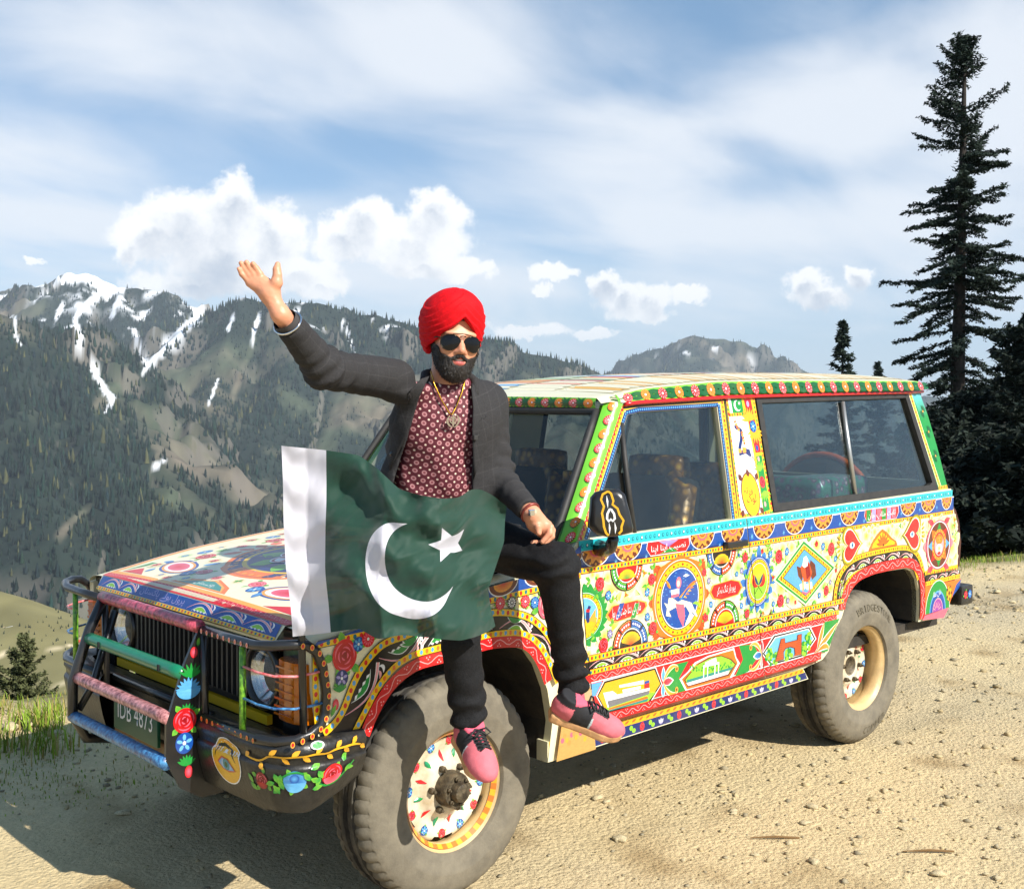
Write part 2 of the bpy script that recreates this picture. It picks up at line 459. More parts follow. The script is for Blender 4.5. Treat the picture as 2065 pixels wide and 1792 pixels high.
for (x_, y_, rx_, ry_, w_) in SHEET:
    a_, e_ = px_azel(x_, y_)
    sub = W_('ShaderNodeVectorMath', _operation='SUBTRACT'); wt.links.new(ca0.outputs[0], sub.inputs[0]); sub.inputs[1].default_value = (a_, e_, 0)
    mul = W_('ShaderNodeVectorMath', _operation='MULTIPLY'); wt.links.new(sub.outputs[0], mul.inputs[0]); mul.inputs[1].default_value = (FPX/rx_, FPX/ry_, 0)
    ln = W_('ShaderNodeVectorMath', _operation='LENGTH'); wt.links.new(mul.outputs[0], ln.inputs[0])
    e = M_('MULTIPLY_ADD', ln.outputs['Value'], -w_, w_); sh = e if sh is None else M_('SMOOTH_MAX', sh, e, .5)
sh = M_('MAXIMUM', sh, -.75)
cir = ss(M_('MULTIPLY_ADD', M_('SUBTRACT', nc.outputs[0], .5), 3.4, sh), -.85, .95)
cir = M_('MULTIPLY', cir, .86)
hz = ss(el, .20, -.02)                     # whitening towards the horizon
skys = W_('ShaderNodeVectorMath', _operation='SCALE'); wt.links.new(sky.outputs[0], skys.inputs[0]); skys.inputs['Scale'].default_value = SKY_STRENGTH
def mixc(f, a, b):
    n = W_('ShaderNodeMix', _data_type='RGBA'); wt.links.new(f, n.inputs[0])
    for i, v in ((6, a), (7, b)):
        if isinstance(v, tuple): n.inputs[i].default_value = (*v, 1)
        else: wt.links.new(v, n.inputs[i])
    return n.outputs[2]
c00 = mixc(M_('ADD', .38, 0.0), skys.outputs[0], tuple(np.array(lin((126, 178, 220)))*.95))
c0 = mixc(M_('MULTIPLY', hz, .6), c00, tuple(np.array(lin((192, 212, 230)))*.95))
c1 = mixc(cir, c0, tuple(np.array(lin((236, 240, 246)))*1.0))
grey = ss(M_('MULTIPLY_ADD', bil, -1.6, low), .45, 1.35)
cc1 = mixc(grey, (1.06, 1.05, 1.04), tuple(np.array(lin((188, 199, 216)))*.95))
c2_ = mixc(M_('MULTIPLY', cmask, .93), c1, cc1)
c3_ = mixc(ss(el, -.02, -.14), c2_, (.10, .10, .08))          # dark land below the horizon
wt.links.new(c3_, bg.inputs[0])
# ------------------------------------------------------------------ mountains: crest lines, flanks, gullies, forest
def pt(x, y, d):
    r = ray('D', x, y); return CAM+r*d/np.linalg.norm(r[:2])
CREST = [
 [(-700, 690, 5600), (-350, 640, 5300), (0, 592, 5000), (120, 572, 4850), (175, 551, 4800), (240, 575, 4720), (330, 588, 4600), (400, 637, 4450), (470, 700, 4300)],
 [(175, 551, 4800), (150, 640, 4300), (110, 760, 3700)], [(330, 588, 4600), (350, 660, 4200), (300, 800, 3500)], [(240, 575, 4720), (245, 680, 4100), (215, 800, 3500)],
 [(370, 690, 3800), (425, 640, 3650), (490, 597, 3500), (560, 618, 3450), (640, 618, 3400), (720, 640, 3350), (850, 664, 3300), (1000, 692, 3250), (1100, 726, 3250), (1222, 757, 3400), (1400, 830, 3700)],
 [(490, 597, 3500), (440, 740, 3000), (390, 900, 2450)], [(620, 618, 3400), (560, 800, 2800), (500, 1010, 2150)], [(760, 645, 3340), (700, 830, 2750), (640, 1060, 2150)], [(900, 672, 3290), (860, 830, 2700), (800, 1050, 2100)], [(1060, 712, 3250), (1020, 850, 2700), (960, 1050, 2100)], [(1180, 745, 3350), (1150, 850, 2800), (1120, 1000, 2200)],
 [(-700, 520, 2900), (-300, 575, 2650), (0, 645, 2400), (150, 770, 2150), (300, 905, 1900), (420, 1030, 1720), (540, 1160, 1560)],
 [(0, 645, 2400), (60, 860, 1900), (120, 1080, 1450)], [(150, 770, 2150), (200, 930, 1750), (270, 1130, 1400)],
 [(980, 850, 8200), (1150, 800, 7600), (1240, 752, 7200), (1320, 706, 7000), (1395, 679, 6900), (1500, 690, 7000), (1620, 752, 7300), (1760, 800, 7600), (2100, 800, 8000), (2600, 760, 8000)],
 [(1395, 679, 6900), (1360, 760, 6300), (1330, 850, 5600)],
]
NEARC = [[(-700, 1010, 900), (-300, 1110, 760), (0, 1205, 640), (70, 1250, 600), (140, 1310, 560), (230, 1400, 500), (300, 1500, 440)]]
NA, NR = 650, 560
pa = math.atan2(_f[1], _f[0])
azs = pa+np.linspace(R(34), R(-34), NA)
rgs = np.exp(np.linspace(math.log(150), math.log(9800), NR))
AZ, RG = np.meshgrid(azs, rgs, indexing='ij')
TX = CAM[0]+RG*np.cos(AZ); TY = CAM[1]+RG*np.sin(AZ)
def ridge_height(lines, X, Y, k, soft, cap):
    H = np.full(X.shape, -1e9); DD = np.zeros(X.shape)
    for ln in lines:
        P = [pt(*q) for q in ln]
        for a, b in zip(P[:-1], P[1:]):
            ab = b[:2]-a[:2]; t = np.clip(((X-a[0])*ab[0]+(Y-a[1])*ab[1])/(ab@ab), 0, 1)
            dx, dy = X-(a[0]+t*ab[0]), Y-(a[1]+t*ab[1]); d = np.hypot(dx, dy)
            z = a[2]+(b[2]-a[2])*t
            h = z-k*(np.sqrt(d*d+soft*soft)-soft); DD = np.where(h > H, d, DD); H = np.maximum(H, h)
    return H, DD
P2 = np.stack((TX.ravel(), TY.ravel()), 1)
H1, D1 = ridge_height(CREST, TX, TY, .74, 14., 0); H1 = H1.ravel(); D1 = np.clip(D1.ravel()/190., .10, 1)
H2 = ridge_height(NEARC, TX, TY, .50, 12., 0)[0].ravel()
n1 = fbm(P2, 1/620., 5, 1.0); n2 = fbm(P2, 1/170., 4, 2.0); n3 = fbm(P2, 1/48., 3, 5.0)
rid = 1-np.abs(fbm(P2, 1/330., 4, 9.0))*2.2; rid2 = 1-np.abs(fbm(P2, 1/120., 3, 19.0))*2.2
HH = H1+D1*(n1*50+n2*26+(rid-.45)*135+(rid2-.45)*64)+n3*6
base = -620+n1*40+.03*(RG.ravel()-1500)
HH = np.maximum(HH, base)
HN = H2+n2*5+n3*2.2
isnear = (HN > HH) & (RG.ravel() < 1300)
HH = np.where(RG.ravel() < 1300, np.maximum(HH, HN), HH)
HH = np.minimum(HH, np.where(RG.ravel() < 700, -60-RG.ravel()*.02+400*(RG.ravel() > 340), 1e9))
TV = np.stack((P2[:, 0], P2[:, 1], HH), 1)
TI = np.arange(NA*NR).reshape(NA, NR)
TF = np.stack((TI[:-1, :-1], TI[1:, :-1], TI[1:, 1:], TI[:-1, 1:]), -1).reshape(-1, 4)
# slopes
Hg = HH.reshape(NA, NR); Xg, Yg = TX, TY
e1 = np.stack((np.gradient(Xg, axis=0), np.gradient(Yg, axis=0), np.gradient(Hg, axis=0)), -1); e2 = np.stack((np.gradient(Xg, axis=1), np.gradient(Yg, axis=1), np.gradient(Hg, axis=1)), -1)
nr_ = np.cross(e1, e2); nr_ /= np.linalg.norm(nr_, axis=-1)[..., None]; nr_[nr_[..., 2] < 0] *= -1; nr_ = nr_.reshape(-1, 3)
TPX = proj(TV)
def near_poly(P, line, w):
    """soft mask along a run of snow in a gully, w in picture units"""
    m = np.zeros(len(P)); L = np.array([q[:2] for q in line], float); ww = [q[2] for q in line]
    for (a, b, wa, wb) in zip(L[:-1], L[1:], ww[:-1], ww[1:]):
        ab = b-a; t = np.clip(((P-a)@ab)/(ab@ab), 0, 1); d = np.linalg.norm(P-(a+t[:, None]*ab), axis=1)
        m = np.maximum(m, np.clip(1.5-1.35*d/(wa+(wb-wa)*t), 0, 1))
    return m
jit = np.stack((fbm(P2, 1/90., 3, 3.), fbm(P2, 1/90., 3, 4.)), 1)*5
TPJ = TPX+jit
far = RG.ravel() > 2500
snow = np.zeros(len(TV))
for ln in ([(150, 640, 5), (165, 690, 6), (185, 740, 6), (215, 790, 7), (232, 808, 5)], [(405, 630, 13), (370, 665, 12), (335, 700, 10), (300, 735, 7), (290, 752, 3)], [(270, 665, 5), (285, 700, 5), (296, 735, 4)], [(130, 610, 6), (120, 625, 6), (110, 650, 3)], [(30, 640, 3), (35, 680, 4), (44, 700, 3)], [(690, 645, 4), (700, 670, 4), (716, 712, 3)], [(440, 765, 3), (428, 800, 3), (418, 815, 3)], [(335, 925, 4), (310, 942, 4)], [(205, 590, 10), (180, 610, 10), (150, 640, 6)], [(240, 600, 8), (225, 640, 4)], [(580, 640, 6), (600, 625, 6)], [(470, 640, 4), (460, 665, 4)], [(520, 640, 5), (505, 690, 3)], [(230, 808, 6), (215, 830, 4)]):
    snow = np.maximum(snow, near_poly(TPJ, ln, 1))
snow = np.clip(snow*1.5+.9*fbm(P2, 1/34., 3, 23.)-.22, 0, 1)*(snow > .02)*(RG.ravel() > 1500)
alt = HH+n2*45+n3*30
hi_ = np.clip((alt-300)/70, 0, 1)*(RG.ravel() > 3900)*(RG.ravel() < 6200)
hi_ *= np.clip(.62+2.6*fbm(P2, 1/70., 4, 21.)+1.2*(rid2-.5)*-1+np.clip((alt-420)/80, -.3, 1), 0, 1)
patch = np.clip((fbm(P2, 1/55., 3, 12.)-.24)*9, 0, 1)*np.clip((alt-170)/60, 0, 1)*(RG.ravel() > 2900)*(RG.ravel() < 6000)
patch2 = np.clip((fbm(P2, 1/80., 3, 13.)-.30)*9, 0, 1)*np.clip((alt-230)/60, 0, 1)*(RG.ravel() >= 6000)*.8
snow = np.clip(np.maximum.reduce((snow, hi_, patch, patch2)), 0, 1)
# bare ground against forest
clr = fbm(P2, 1/420., 5, 30.)+.45*fbm(P2, 1/90., 3, 31.)
south = nr_@np.array((-.1, .8, .2))
bare = np.clip((clr-.22+south*.10+.35*(rid-.5)*.6)*3.4, 0, 1)
for ln in ([(690, 810, 26), (650, 930, 24), (640, 1000, 18)], [(260, 760, 14), (215, 800, 18), (190, 830, 12)], [(330, 900, 9), (300, 960, 9)], [(520, 640, 6), (500, 720, 9), (470, 800, 9)], [(760, 745, 12), (800, 790, 14)], [(330, 1010, 14), (350, 1020, 18)], [(180, 1020, 9), (120, 1080, 12)], [(380, 1130, 24), (330, 1190, 28)], [(190, 1180, 26), (170, 1250, 30)]):
    bare = np.maximum(bare, near_poly(TPJ, ln, 1))
bare = np.clip(np.maximum(bare, isnear*1.0), 0, 1)
gr_ = lambda c: np.array(lin(c))
n4 = fbm(P2, 1/13., 3, 80.)[:, None]; soil = gr_((108, 100, 86))[None]*(1+.30*n3[:, None]+.55*n4)+np.array((.0, .004, -.004))[None]*n2[:, None]  # mottling in soil and grass: scrub tone, plus relief shading put into the colour
grass = gr_((72, 80, 64))[None]*(1+.2*n2[:, None]+.55*n4); forest = gr_((38, 48, 42))[None]*(1+.3*n3[:, None]); meadow = gr_((120, 114, 78))[None]*(1+.16*n3[:, None]+.35*fbm(P2, 1/16., 3, 60.)[:, None])
mixg = np.clip(.5+1.5*fbm(P2, 1/140., 3, 40.), 0, 1)[:, None]
tc_ = forest*(1-bare[:, None])+(soil*(1-mixg)+grass*mixg)*bare[:, None]
rockm = np.clip((.70-nr_[:, 2])*6, 0, 1)[:, None]*.6*(1-isnear[:, None]); tc_ = tc_*(1-rockm)+gr_((112, 106, 98))[None]*rockm
tc_ = np.where(isnear[:, None], meadow, tc_)
# the track that crosses the near hillside
road = near_poly(TPX+jit*.4, [(-40, 1325, 3), (60, 1312, 3), (150, 1300, 3), (230, 1285, 3)], 1)*isnear; road2 = near_poly(TPX+jit*.4, [(60, 1400, 2), (160, 1365, 2), (230, 1330, 2)], 1)*isnear
tc_ = tc_*(1-np.maximum(road, road2*.6)[:, None])+gr_((206, 190, 156))[None]*np.maximum(road, road2*.6)[:, None]
tc_ = tc_*(1-snow[:, None])+np.array((.80, .82, .85))[None]*snow[:, None]
mm = vcol_mat('mountain_soil', .95, .1, bump=.6, bscale=.06)
tme = np_mesh('mountains', TV, TF, np.clip(tc_, .005, 1)); mountains = link('mountains', tme, mm, None, smooth=True)
tag(mountains, 'forested mountain range with snow in its gullies and a snow-capped peak', 'mountains', kind='structure')
# forest: conifers on the flanks (too many and too far to count)
rf_ = np.random.default_rng(11)
area = np.linalg.norm(np.cross(TV[TF[:, 1]]-TV[TF[:, 0]], TV[TF[:, 3]]-TV[TF[:, 0]]), axis=1)
fb = bare[TF].mean(1); fs = snow[TF].mean(1); frg = RG.ravel()[TF[:, 0]]; fx = TPX[TF].mean(1)
cen = TV[TF].mean(1); fn_ = nr_[TF].mean(1)
vis = (((cen-CAM)*fn_).sum(1) < 0.06*frg) & (fx[:, 0] > -250) & (fx[:, 0] < 2300)
dens_ = np.clip(1-fb*.86, 0.05, 1)*np.clip(1-fs*1.3, 0, 1)*np.clip(1-(alt[TF[:, 0]]-300)/160, .06, 1)
dens_ = np.where(frg > 5500, dens_*.35, dens_)*np.where(isnear[TF[:, 0]], 26.0*np.clip(.3+2*fbm(cen[:, :2], 1/40., 3, 71.), 0, 1), 1)
wgt = area*dens_*vis*np.where(frg < 2200, 1.35, 1.0)
NTREE = 118000
pick = rf_.choice(len(TF), NTREE, p=wgt/wgt.sum())
w4 = rf_.dirichlet((1, 1, 1, 1), NTREE)
base_ = (TV[TF[pick]]*w4[..., None]).sum(1)
dist = np.linalg.norm(base_[:, :2]-CAM[:2], axis=1)
hgt = rf_.uniform(9, 25, NTREE)*np.clip(1.1-.65*bare[TF[pick]].mean(1), .35, 1)*np.clip(.75+fbm(base_[:, :2], 1/200., 2, 50.)*.8, .5, 1.2)*np.where(dist > 5500, 1.3, 1)*np.where(dist < 1000, .22, 1)
rad = hgt*rf_.uniform(.15, .24, NTREE)
ns = 4
ang = (np.arange(ns)*2*math.pi/ns)[None]+rf_.uniform(0, 6.28, NTREE)[:, None]
ringp = np.stack((np.cos(ang)*rad[:, None], np.sin(ang)*rad[:, None], np.repeat((-.04*hgt)[:, None], ns, 1)), -1)+base_[:, None]
ringm = np.stack((np.cos(ang+.6)*rad[:, None]*.62, np.sin(ang+.6)*rad[:, None]*.62, np.repeat((.42*hgt)[:, None], ns, 1)), -1)+base_[:, None]
apex = base_+np.stack((rf_.normal(0, .3, NTREE), rf_.normal(0, .3, NTREE), hgt), 1)
FV = np.concatenate((ringp, ringm, apex[:, None]), 1).reshape(-1, 3)
off = (np.arange(NTREE)*(2*ns+1))[:, None, None]
j = np.arange(ns); j2 = (j+1) % ns
q4 = np.stack((j, j2, ns+j2, ns+j), 1)[None]+off; t3 = np.stack((ns+j, ns+j2, np.full(ns, 2*ns)), 1)[None]+off
fc_ = gr_((30, 43, 38))[None]*rf_.uniform(.55, 1.5, NTREE)[:, None]*(1+.25*rf_.normal(0, 1, (NTREE, 3))*np.array((.6, .3, .4)))
warm = rf_.random(NTREE) < .08; fc_[warm] = gr_((78, 80, 54))[None]*rf_.uniform(.7, 1.2, warm.sum())[:, None]
fcv = np.repeat(np.clip(fc_, .006, .3), 2*ns+1, 0)
nearf = dist < 1900; q4 = q4[nearf]; t3 = t3[nearf]; t1 = (np.stack((j, j2, np.full(ns, 2*ns)), 1)[None]+off)[~nearf]
fme = np_mesh('forest', FV, [q4.reshape(-1, 4), t3.reshape(-1, 3), t1.reshape(-1, 3)], fcv)
fo_ = link('forest', fme, vcol_mat('conifer_needles', .9, .1), None)
tag(fo_, 'dense conifer forest spread over the far mountain slopes', 'forest', kind='stuff')
# ------------------------------------------------------------------ the dirt shelf the wagon stands on
EDGE = [(-40, -3.5), (-14, -1.0), (-9.75, -1.38), (-8.7, -1.6), (-5, -2.6), (-2, -2.7), (.04, -2.35), (.3, -2.75), (2, -3.3), (8, -4.0), (30, -6)]
def edge_y(x): return np.interp(x, [a for a, b in EDGE], [b for a, b in EDGE])
def ground_z(X, Y):
    P = np.stack((X, Y), 1); ey = edge_y(X)+.22*fbm(P, .8, 3, 2.)
    e = np.maximum(ey-Y, 0)
    drop = np.where(e < 1.2, .16*e*e, .23+.384*(e-1.2)); drop = np.where(e > 60, drop+.12*(e-60), drop)
    far_ = np.clip(e/6, 0, 1)
    z = -drop+.016*fbm(P, 1.4, 3, 1.)+(.008*fbm(P, 6., 3, 3.)+.010*np.clip(fbm(P, 17., 2, 13.)-.15, 0, 1)*np.clip(.3+1.5*fbm(P, .9, 2, 14.), 0, 1))*(1-far_)+far_*(.5*fbm(P, .16, 3, 4.)+.1*fbm(P, .9, 3, 5.))
    lipg = np.exp(-((Y-ey-.12)/.22)**2); z = z+.035*lipg*(.5+fbm(P, 2.2, 2, 6.))
    z = z-np.clip(X-14, 0, 60)*.0
    # wheels have settled a little; keep the contact patches level
    for wx, wy in ((0, .70), (0, -.70), (-2.65, .70), (-2.65, -.70)):
        d = np.hypot((X-wx)/.30, (Y-wy)/.24); z = np.where(d < 1.6, z*np.clip(d-.6, 0, 1)+.004*(1-np.clip(d-.6, 0, 1)), z)
    return z
gx = np.concatenate((np.linspace(-170, -16, 60)[:-1], np.linspace(-16, -6, 100)[:-1], np.linspace(-6, 3.2, 210)[:-1], np.linspace(3.2, 40, 60)))
gy = np.concatenate((np.linspace(-170, -6, 70)[:-1], np.linspace(-6, -3.2, 46)[:-1], np.linspace(-3.2, 2.6, 160)[:-1], np.linspace(2.6, 30, 50)))
GX, GY = np.meshgrid(gx, gy, indexing='ij'); gP = np.stack((GX.ravel(), GY.ravel()), 1)
GZ = ground_z(gP[:, 0], gP[:, 1])
gi = np.arange(len(gx)*len(gy)).reshape(len(gx), len(gy)); gF = np.stack((gi[:-1, :-1], gi[1:, :-1], gi[1:, 1:], gi[:-1, 1:]), -1).reshape(-1, 4)
eyv = edge_y(gP[:, 0]); ev = eyv-gP[:, 1]
c_s = np.array(lin((224, 202, 156)))*.88; c_g = np.array(lin((202, 186, 152)))*.86; c_d = np.array(lin((164, 136, 92)))*.8; c_gr = np.array(lin((110, 120, 56)))*.7
gm = np.clip(.45+1.6*fbm(gP, .9, 4, 7.), 0, 1)[:, None]; dk = np.clip((fbm(gP, 3.2, 4, 8.)-.12)*2.2, 0, 1)[:, None]*.7
gc = c_s*(1-gm)+c_g*gm; gc = gc*(1-dk)+c_d*dk
gg = np.clip((ev+.35+.6*fbm(gP, 1.1, 3, 9.))*1.2, 0, 1)[:, None]*np.where(ev > 25, .8, .75)[:, None]; gc = gc*(1-gg)+c_gr*gg*(1+.3*fbm(gP, 5., 2, 4.)[:, None])
rut = np.zeros(len(gP))
for (x0, y0, x1, y1, cv) in ((-30, .72, -2.6, .72, .5), (-30, -.72, -2.6, -.72, .5), (-30, 2.3, 6, 1.9, -.4), (-30, 3.5, 6, 3.1, -.4)):
    t_ = (gP[:, 0]-x0)/(x1-x0); yc = y0+(y1-y0)*t_+cv*np.sin(t_*3.1)*(1-t_); rut = np.maximum(rut, np.exp(-((gP[:, 1]-yc)/.13)**2)*(t_ > 0)*(t_ < 1)*np.clip(.55+1.3*fbm(gP, 1.3, 2, 17.), 0, 1))
GZ = GZ-.012*rut; gc = gc*(1-.30*rut[:, None])+c_g*.30*rut[:, None]*1.05
gme = np_mesh('ground', np.stack((gP[:, 0], gP[:, 1], GZ), 1), gF, np.clip(gc, .02, 1))
def ground_mat():
    m, t, out = nt('dusty_earth'); b = N(t, 'ShaderNodeBsdfPrincipled', Roughness=.95); b.inputs['Specular IOR Level'].default_value = .15
    at = N(t, 'ShaderNodeVertexColor', _layer_name='Col'); tc = N(t, 'ShaderNodeTexCoord')
    n1 = N(t, 'ShaderNodeTexNoise', Scale=22., Detail=8., Roughness=.72); n2 = N(t, 'ShaderNodeTexNoise', Scale=110., Detail=4., Roughness=.7); v = N(t, 'ShaderNodeTexVoronoi', Scale=55.)
    for n in (n1, n2, v): t.links.new(tc.outputs['Object'], n.inputs['Vector'])
    ad = N(t, 'ShaderNodeMath', _operation='MULTIPLY_ADD'); ad.inputs[1].default_value = .6; t.links.new(n2.outputs[0], ad.inputs[0]); t.links.new(n1.outputs[0], ad.inputs[2])
    r = N(t, 'ShaderNodeMapRange'); r.inputs[1].default_value = .50; r.inputs[2].default_value = 1.05; r.inputs[3].default_value = .80; r.inputs[4].default_value = 1.20; t.links.new(ad.outputs[0], r.inputs[0])
    hs = N(t, 'ShaderNodeHueSaturation'); t.links.new(at.outputs[0], hs.inputs['Color']); t.links.new(r.outputs[0], hs.inputs['Value']); t.links.new(hs.outputs[0], b.inputs['Base Color'])
    a2 = N(t, 'ShaderNodeMath', _operation='MULTIPLY_ADD'); a2.inputs[1].default_value = -.5; t.links.new(v.outputs[0], a2.inputs[0]); t.links.new(ad.outputs[0], a2.inputs[2])
    bp = N(t, 'ShaderNodeBump', Strength=.75, Distance=.022); t.links.new(a2.outputs[0], bp.inputs['Height']); t.links.new(bp.outputs[0], b.inputs['Normal'])
    t.links.new(b.outputs[0], out.inputs[0]); return m
ground = link('ground', gme, ground_mat(), None, smooth=True); tag(ground, 'pale dusty earth of the mountain shelf', 'ground', kind='structure')
# gravel -------------------------------------------------------------------
def rock_base(seed, sub=1):
    bm = bmesh.new(); bmesh.ops.create_icosphere(bm, subdivisions=sub, radius=1.0); r_ = np.random.default_rng(seed)
    V = np.array([v.co for v in bm.verts]); F = np.array([[v.index for v in f.verts] for f in bm.faces]); bm.free()
    V = V*(1+r_.uniform(-.42, .30, (len(V), 1))); V *= np.array((1, r_.uniform(.6, .9), r_.uniform(.45, .7))); return V, F
rg_ = np.random.default_rng(21); NG = 7500
pool = []
cl_ = np.stack((rg_.uniform(-9, 2.4, 60), rg_.uniform(-1.8, 2.6, 60)), 1)
pick_ = rg_.integers(0, 60, NG); gp = cl_[pick_]+rg_.normal(0, .38, (NG, 2)); uni = rg_.random(NG) < .45; gp[uni] = np.stack((rg_.uniform(-9.5, 2.6, uni.sum()), rg_.uniform(-2.2, 3.0, uni.sum())), 1)
sz = np.clip(rg_.lognormal(math.log(.0048), .60, NG), .002, .017)*np.clip(np.linalg.norm(gp-CAM[:2], axis=1)/4, .7, 1.8)
gz = ground_z(gp[:, 0], gp[:, 1]); VV = []; FF_ = []; CC = []; off_ = 0
bases = [rock_base(i, 1) for i in range(5)]
for k in range(5):
    id_ = np.where(np.arange(NG) % 5 == k)[0]; Vb, Fb = bases[k]; an = rg_.uniform(0, 6.28, len(id_)); ca_, sa_ = np.cos(an), np.sin(an)
    P = Vb[None]*sz[id_, None, None]; X = P[..., 0]*ca_[:, None]-P[..., 1]*sa_[:, None]; Y = P[..., 0]*sa_[:, None]+P[..., 1]*ca_[:, None]
    P = np.stack((X+gp[id_, 0][:, None], Y+gp[id_, 1][:, None], P[..., 2]+gz[id_, None]+.15*sz[id_, None]), -1)
    VV.append(P.reshape(-1, 3)); FF_.append((Fb[None]+(np.arange(len(id_))*len(Vb))[:, None, None]+off_).reshape(-1, 3)); off_ += len(id_)*len(Vb)
    tone = rg_.uniform(.75, 1.25, len(id_)); base_c = np.where(rg_.random(len(id_))[:, None] < .5, np.array(lin((190, 172, 132)))[None], np.array(lin((168, 156, 128)))[None])*tone[:, None]*.8; CC.append(np.repeat(base_c, len(Vb), 0))
go = link('gravel', np_mesh('gravel', np.concatenate(VV), np.concatenate(FF_), np.concatenate(CC)), vcol_mat('gravel_stone', .9, .2, bump=.3, bscale=60), None); tag(go, 'loose gravel and pebbles strewn over the dusty ground', 'gravel', kind='stuff')
rocks = []
for k in range(4):
    Vb, Fb = rock_base(40+k, 2); me = np_mesh('rock', Vb*(1+.10*fbm(Vb, 2.3, 3, k)[:, None]), Fb); me.materials.append(mat('pale_stone', lin((200, 184, 146)), rough=.9, noise=.4, nscale=6, bump=.5, bscale=12)); rocks.append(me)
RKS = [(1205, 1610, .055), (1250, 1690, .05), (2010, 1195, .07), (1960, 1290, .05), (1640, 1545, .035), (2040, 1215, .05), (1840, 1500, .030), (1895, 1410, .035), (1930, 1340, .030), (1980, 1245, .04), (1330, 1560, .03), (1480, 1640, .032), (1700, 1650, .026), (1590, 1700, .03), (1780, 1560, .024), (1950, 1190, .05), (2000, 1170, .06), (1420, 1470, .025), (250, 1640, .05), (60, 1462, .10), (110, 1480, .07), (20, 1470, .08)]+[(x_, y_, r_) for x_, y_, r_ in zip(rg_.uniform(1150, 2060, 46), rg_.uniform(1180, 1780, 46), rg_.uniform(.016, .045, 46))]
for i, (x, y, r) in enumerate(RKS):
    p = onplane('D', x, y, (0, 0, 1), 0.0); o = bpy.data.objects.new('stone', rocks[i % 4]); COL.objects.link(o)
    z = float(ground_z(np.array([p[0]]), np.array([p[1]]))[0]); o.location = (p[0], p[1], z+r*.12); o.rotation_euler = (0, 0, i*1.7); r *= .62; o.scale = (r, r*.9, r*.7)
    tag(o, 'pale angular stone lying on the dusty ground', 'stone', 'stones scattered on the dirt')
# twigs
for i, (x, y) in enumerate(((1870, 1720), (1560, 1690))):
    p = onplane('D', x, y, (0, 0, 1), 0.0); z = float(ground_z(np.array([p[0]]), np.array([p[1]]))[0])+.006
    o = MB().tube([(p[0]-.07, p[1]+.07, z), (p[0], p[1]+.01, z+.006), (p[0]+.07, p[1]-.06, z)], [.004, .005, .002], 6).build('twig', mat('dry_twig', lin((120, 92, 56)), rough=.9))
    tag(o, 'dry brown twig lying on the dusty ground', 'twig', 'twigs on the dirt')
# grass on the brink -----------------------------------------------------------
rgr = np.random.default_rng(31); tuft = []
def tufts(n, fn, hmin, hmax, spread):
    for _ in range(n):
        x, y = fn(); h_ = rgr.uniform(hmin, hmax)
        for k in range(rgr.integers(26, 44)):
            tuft.append((x+rgr.normal(0, spread), y+rgr.normal(0, spread), h_*rgr.uniform(.5, 1.1)))
def dpt(x, y): p = onplane('D', x, y, (0, 0, 1), 0.0); return p[0], p[1]
tufts(9, lambda: dpt(rgr.uniform(45, 112), rgr.uniform(1438, 1468)), .07, .14, .05)
tufts(7, lambda: dpt(rgr.uniform(-40, 40), rgr.uniform(1425, 1450)), .05, .10, .08)
tufts(8, lambda: dpt(rgr.uniform(-20, 110), rgr.uniform(1492, 1520)), .06, .13, .08)
tufts(26, lambda: dpt(rgr.uniform(-20, 260), rgr.uniform(1490, 1620)), .010, .028, .14)
tufts(120, lambda: (lambda x: (x, edge_y(x)+rgr.uniform(-.9, .15)))(rgr.uniform(-14, -5.2)), .03, .085, .12)
tufts(40, lambda: (lambda x: (x, edge_y(x)+rgr.uniform(-.6, .05)))(rgr.uniform(-5, 1.5)), .03, .08, .09)
TG = np.array(tuft); n_ = len(TG); zz = ground_z(TG[:, 0], TG[:, 1]); an = rgr.uniform(0, 6.28, n_); ln_ = rgr.uniform(.2, .7, n_)*TG[:, 2]; wd = rgr.uniform(.0025, .005, n_)*np.clip(TG[:, 2]/.12, .6, 1.8)
dx, dy = np.cos(an), np.sin(an)
b0 = np.stack((TG[:, 0]-dy*wd, TG[:, 1]+dx*wd, zz-.01), 1); b1 = np.stack((TG[:, 0]+dy*wd, TG[:, 1]-dx*wd, zz-.01), 1)
m0 = np.stack((TG[:, 0]+dx*ln_*.35-dy*wd*.8, TG[:, 1]+dy*ln_*.35+dx*wd*.8, zz+TG[:, 2]*.62), 1); m1 = np.stack((TG[:, 0]+dx*ln_*.35+dy*wd*.8, TG[:, 1]+dy*ln_*.35-dx*wd*.8, zz+TG[:, 2]*.62), 1); tp2 = np.stack((TG[:, 0]+dx*ln_, TG[:, 1]+dy*ln_, zz+TG[:, 2]*.95), 1)
GVt = np.stack((b0, b1, m1, m0, tp2), 1).reshape(-1, 3); o5 = (np.arange(n_)*5)[:, None]
gcol = np.array(lin((138, 168, 54)))[None]*rgr.uniform(.45, 1.0, n_)[:, None]; dry = rgr.random(n_) < .38; gcol[dry] = np.array(lin((180, 164, 96)))[None]*.7
gro = link('grass', np_mesh('grass', GVt, [np.array((0, 1, 2, 3))[None]+o5, np.array((3, 2, 4))[None]+o5], np.repeat(gcol, 5, 0)), vcol_mat('grass_blades', .8, .2), None); tag(gro, 'tufts of fresh green grass along the brink of the slope', 'grass', kind='stuff')
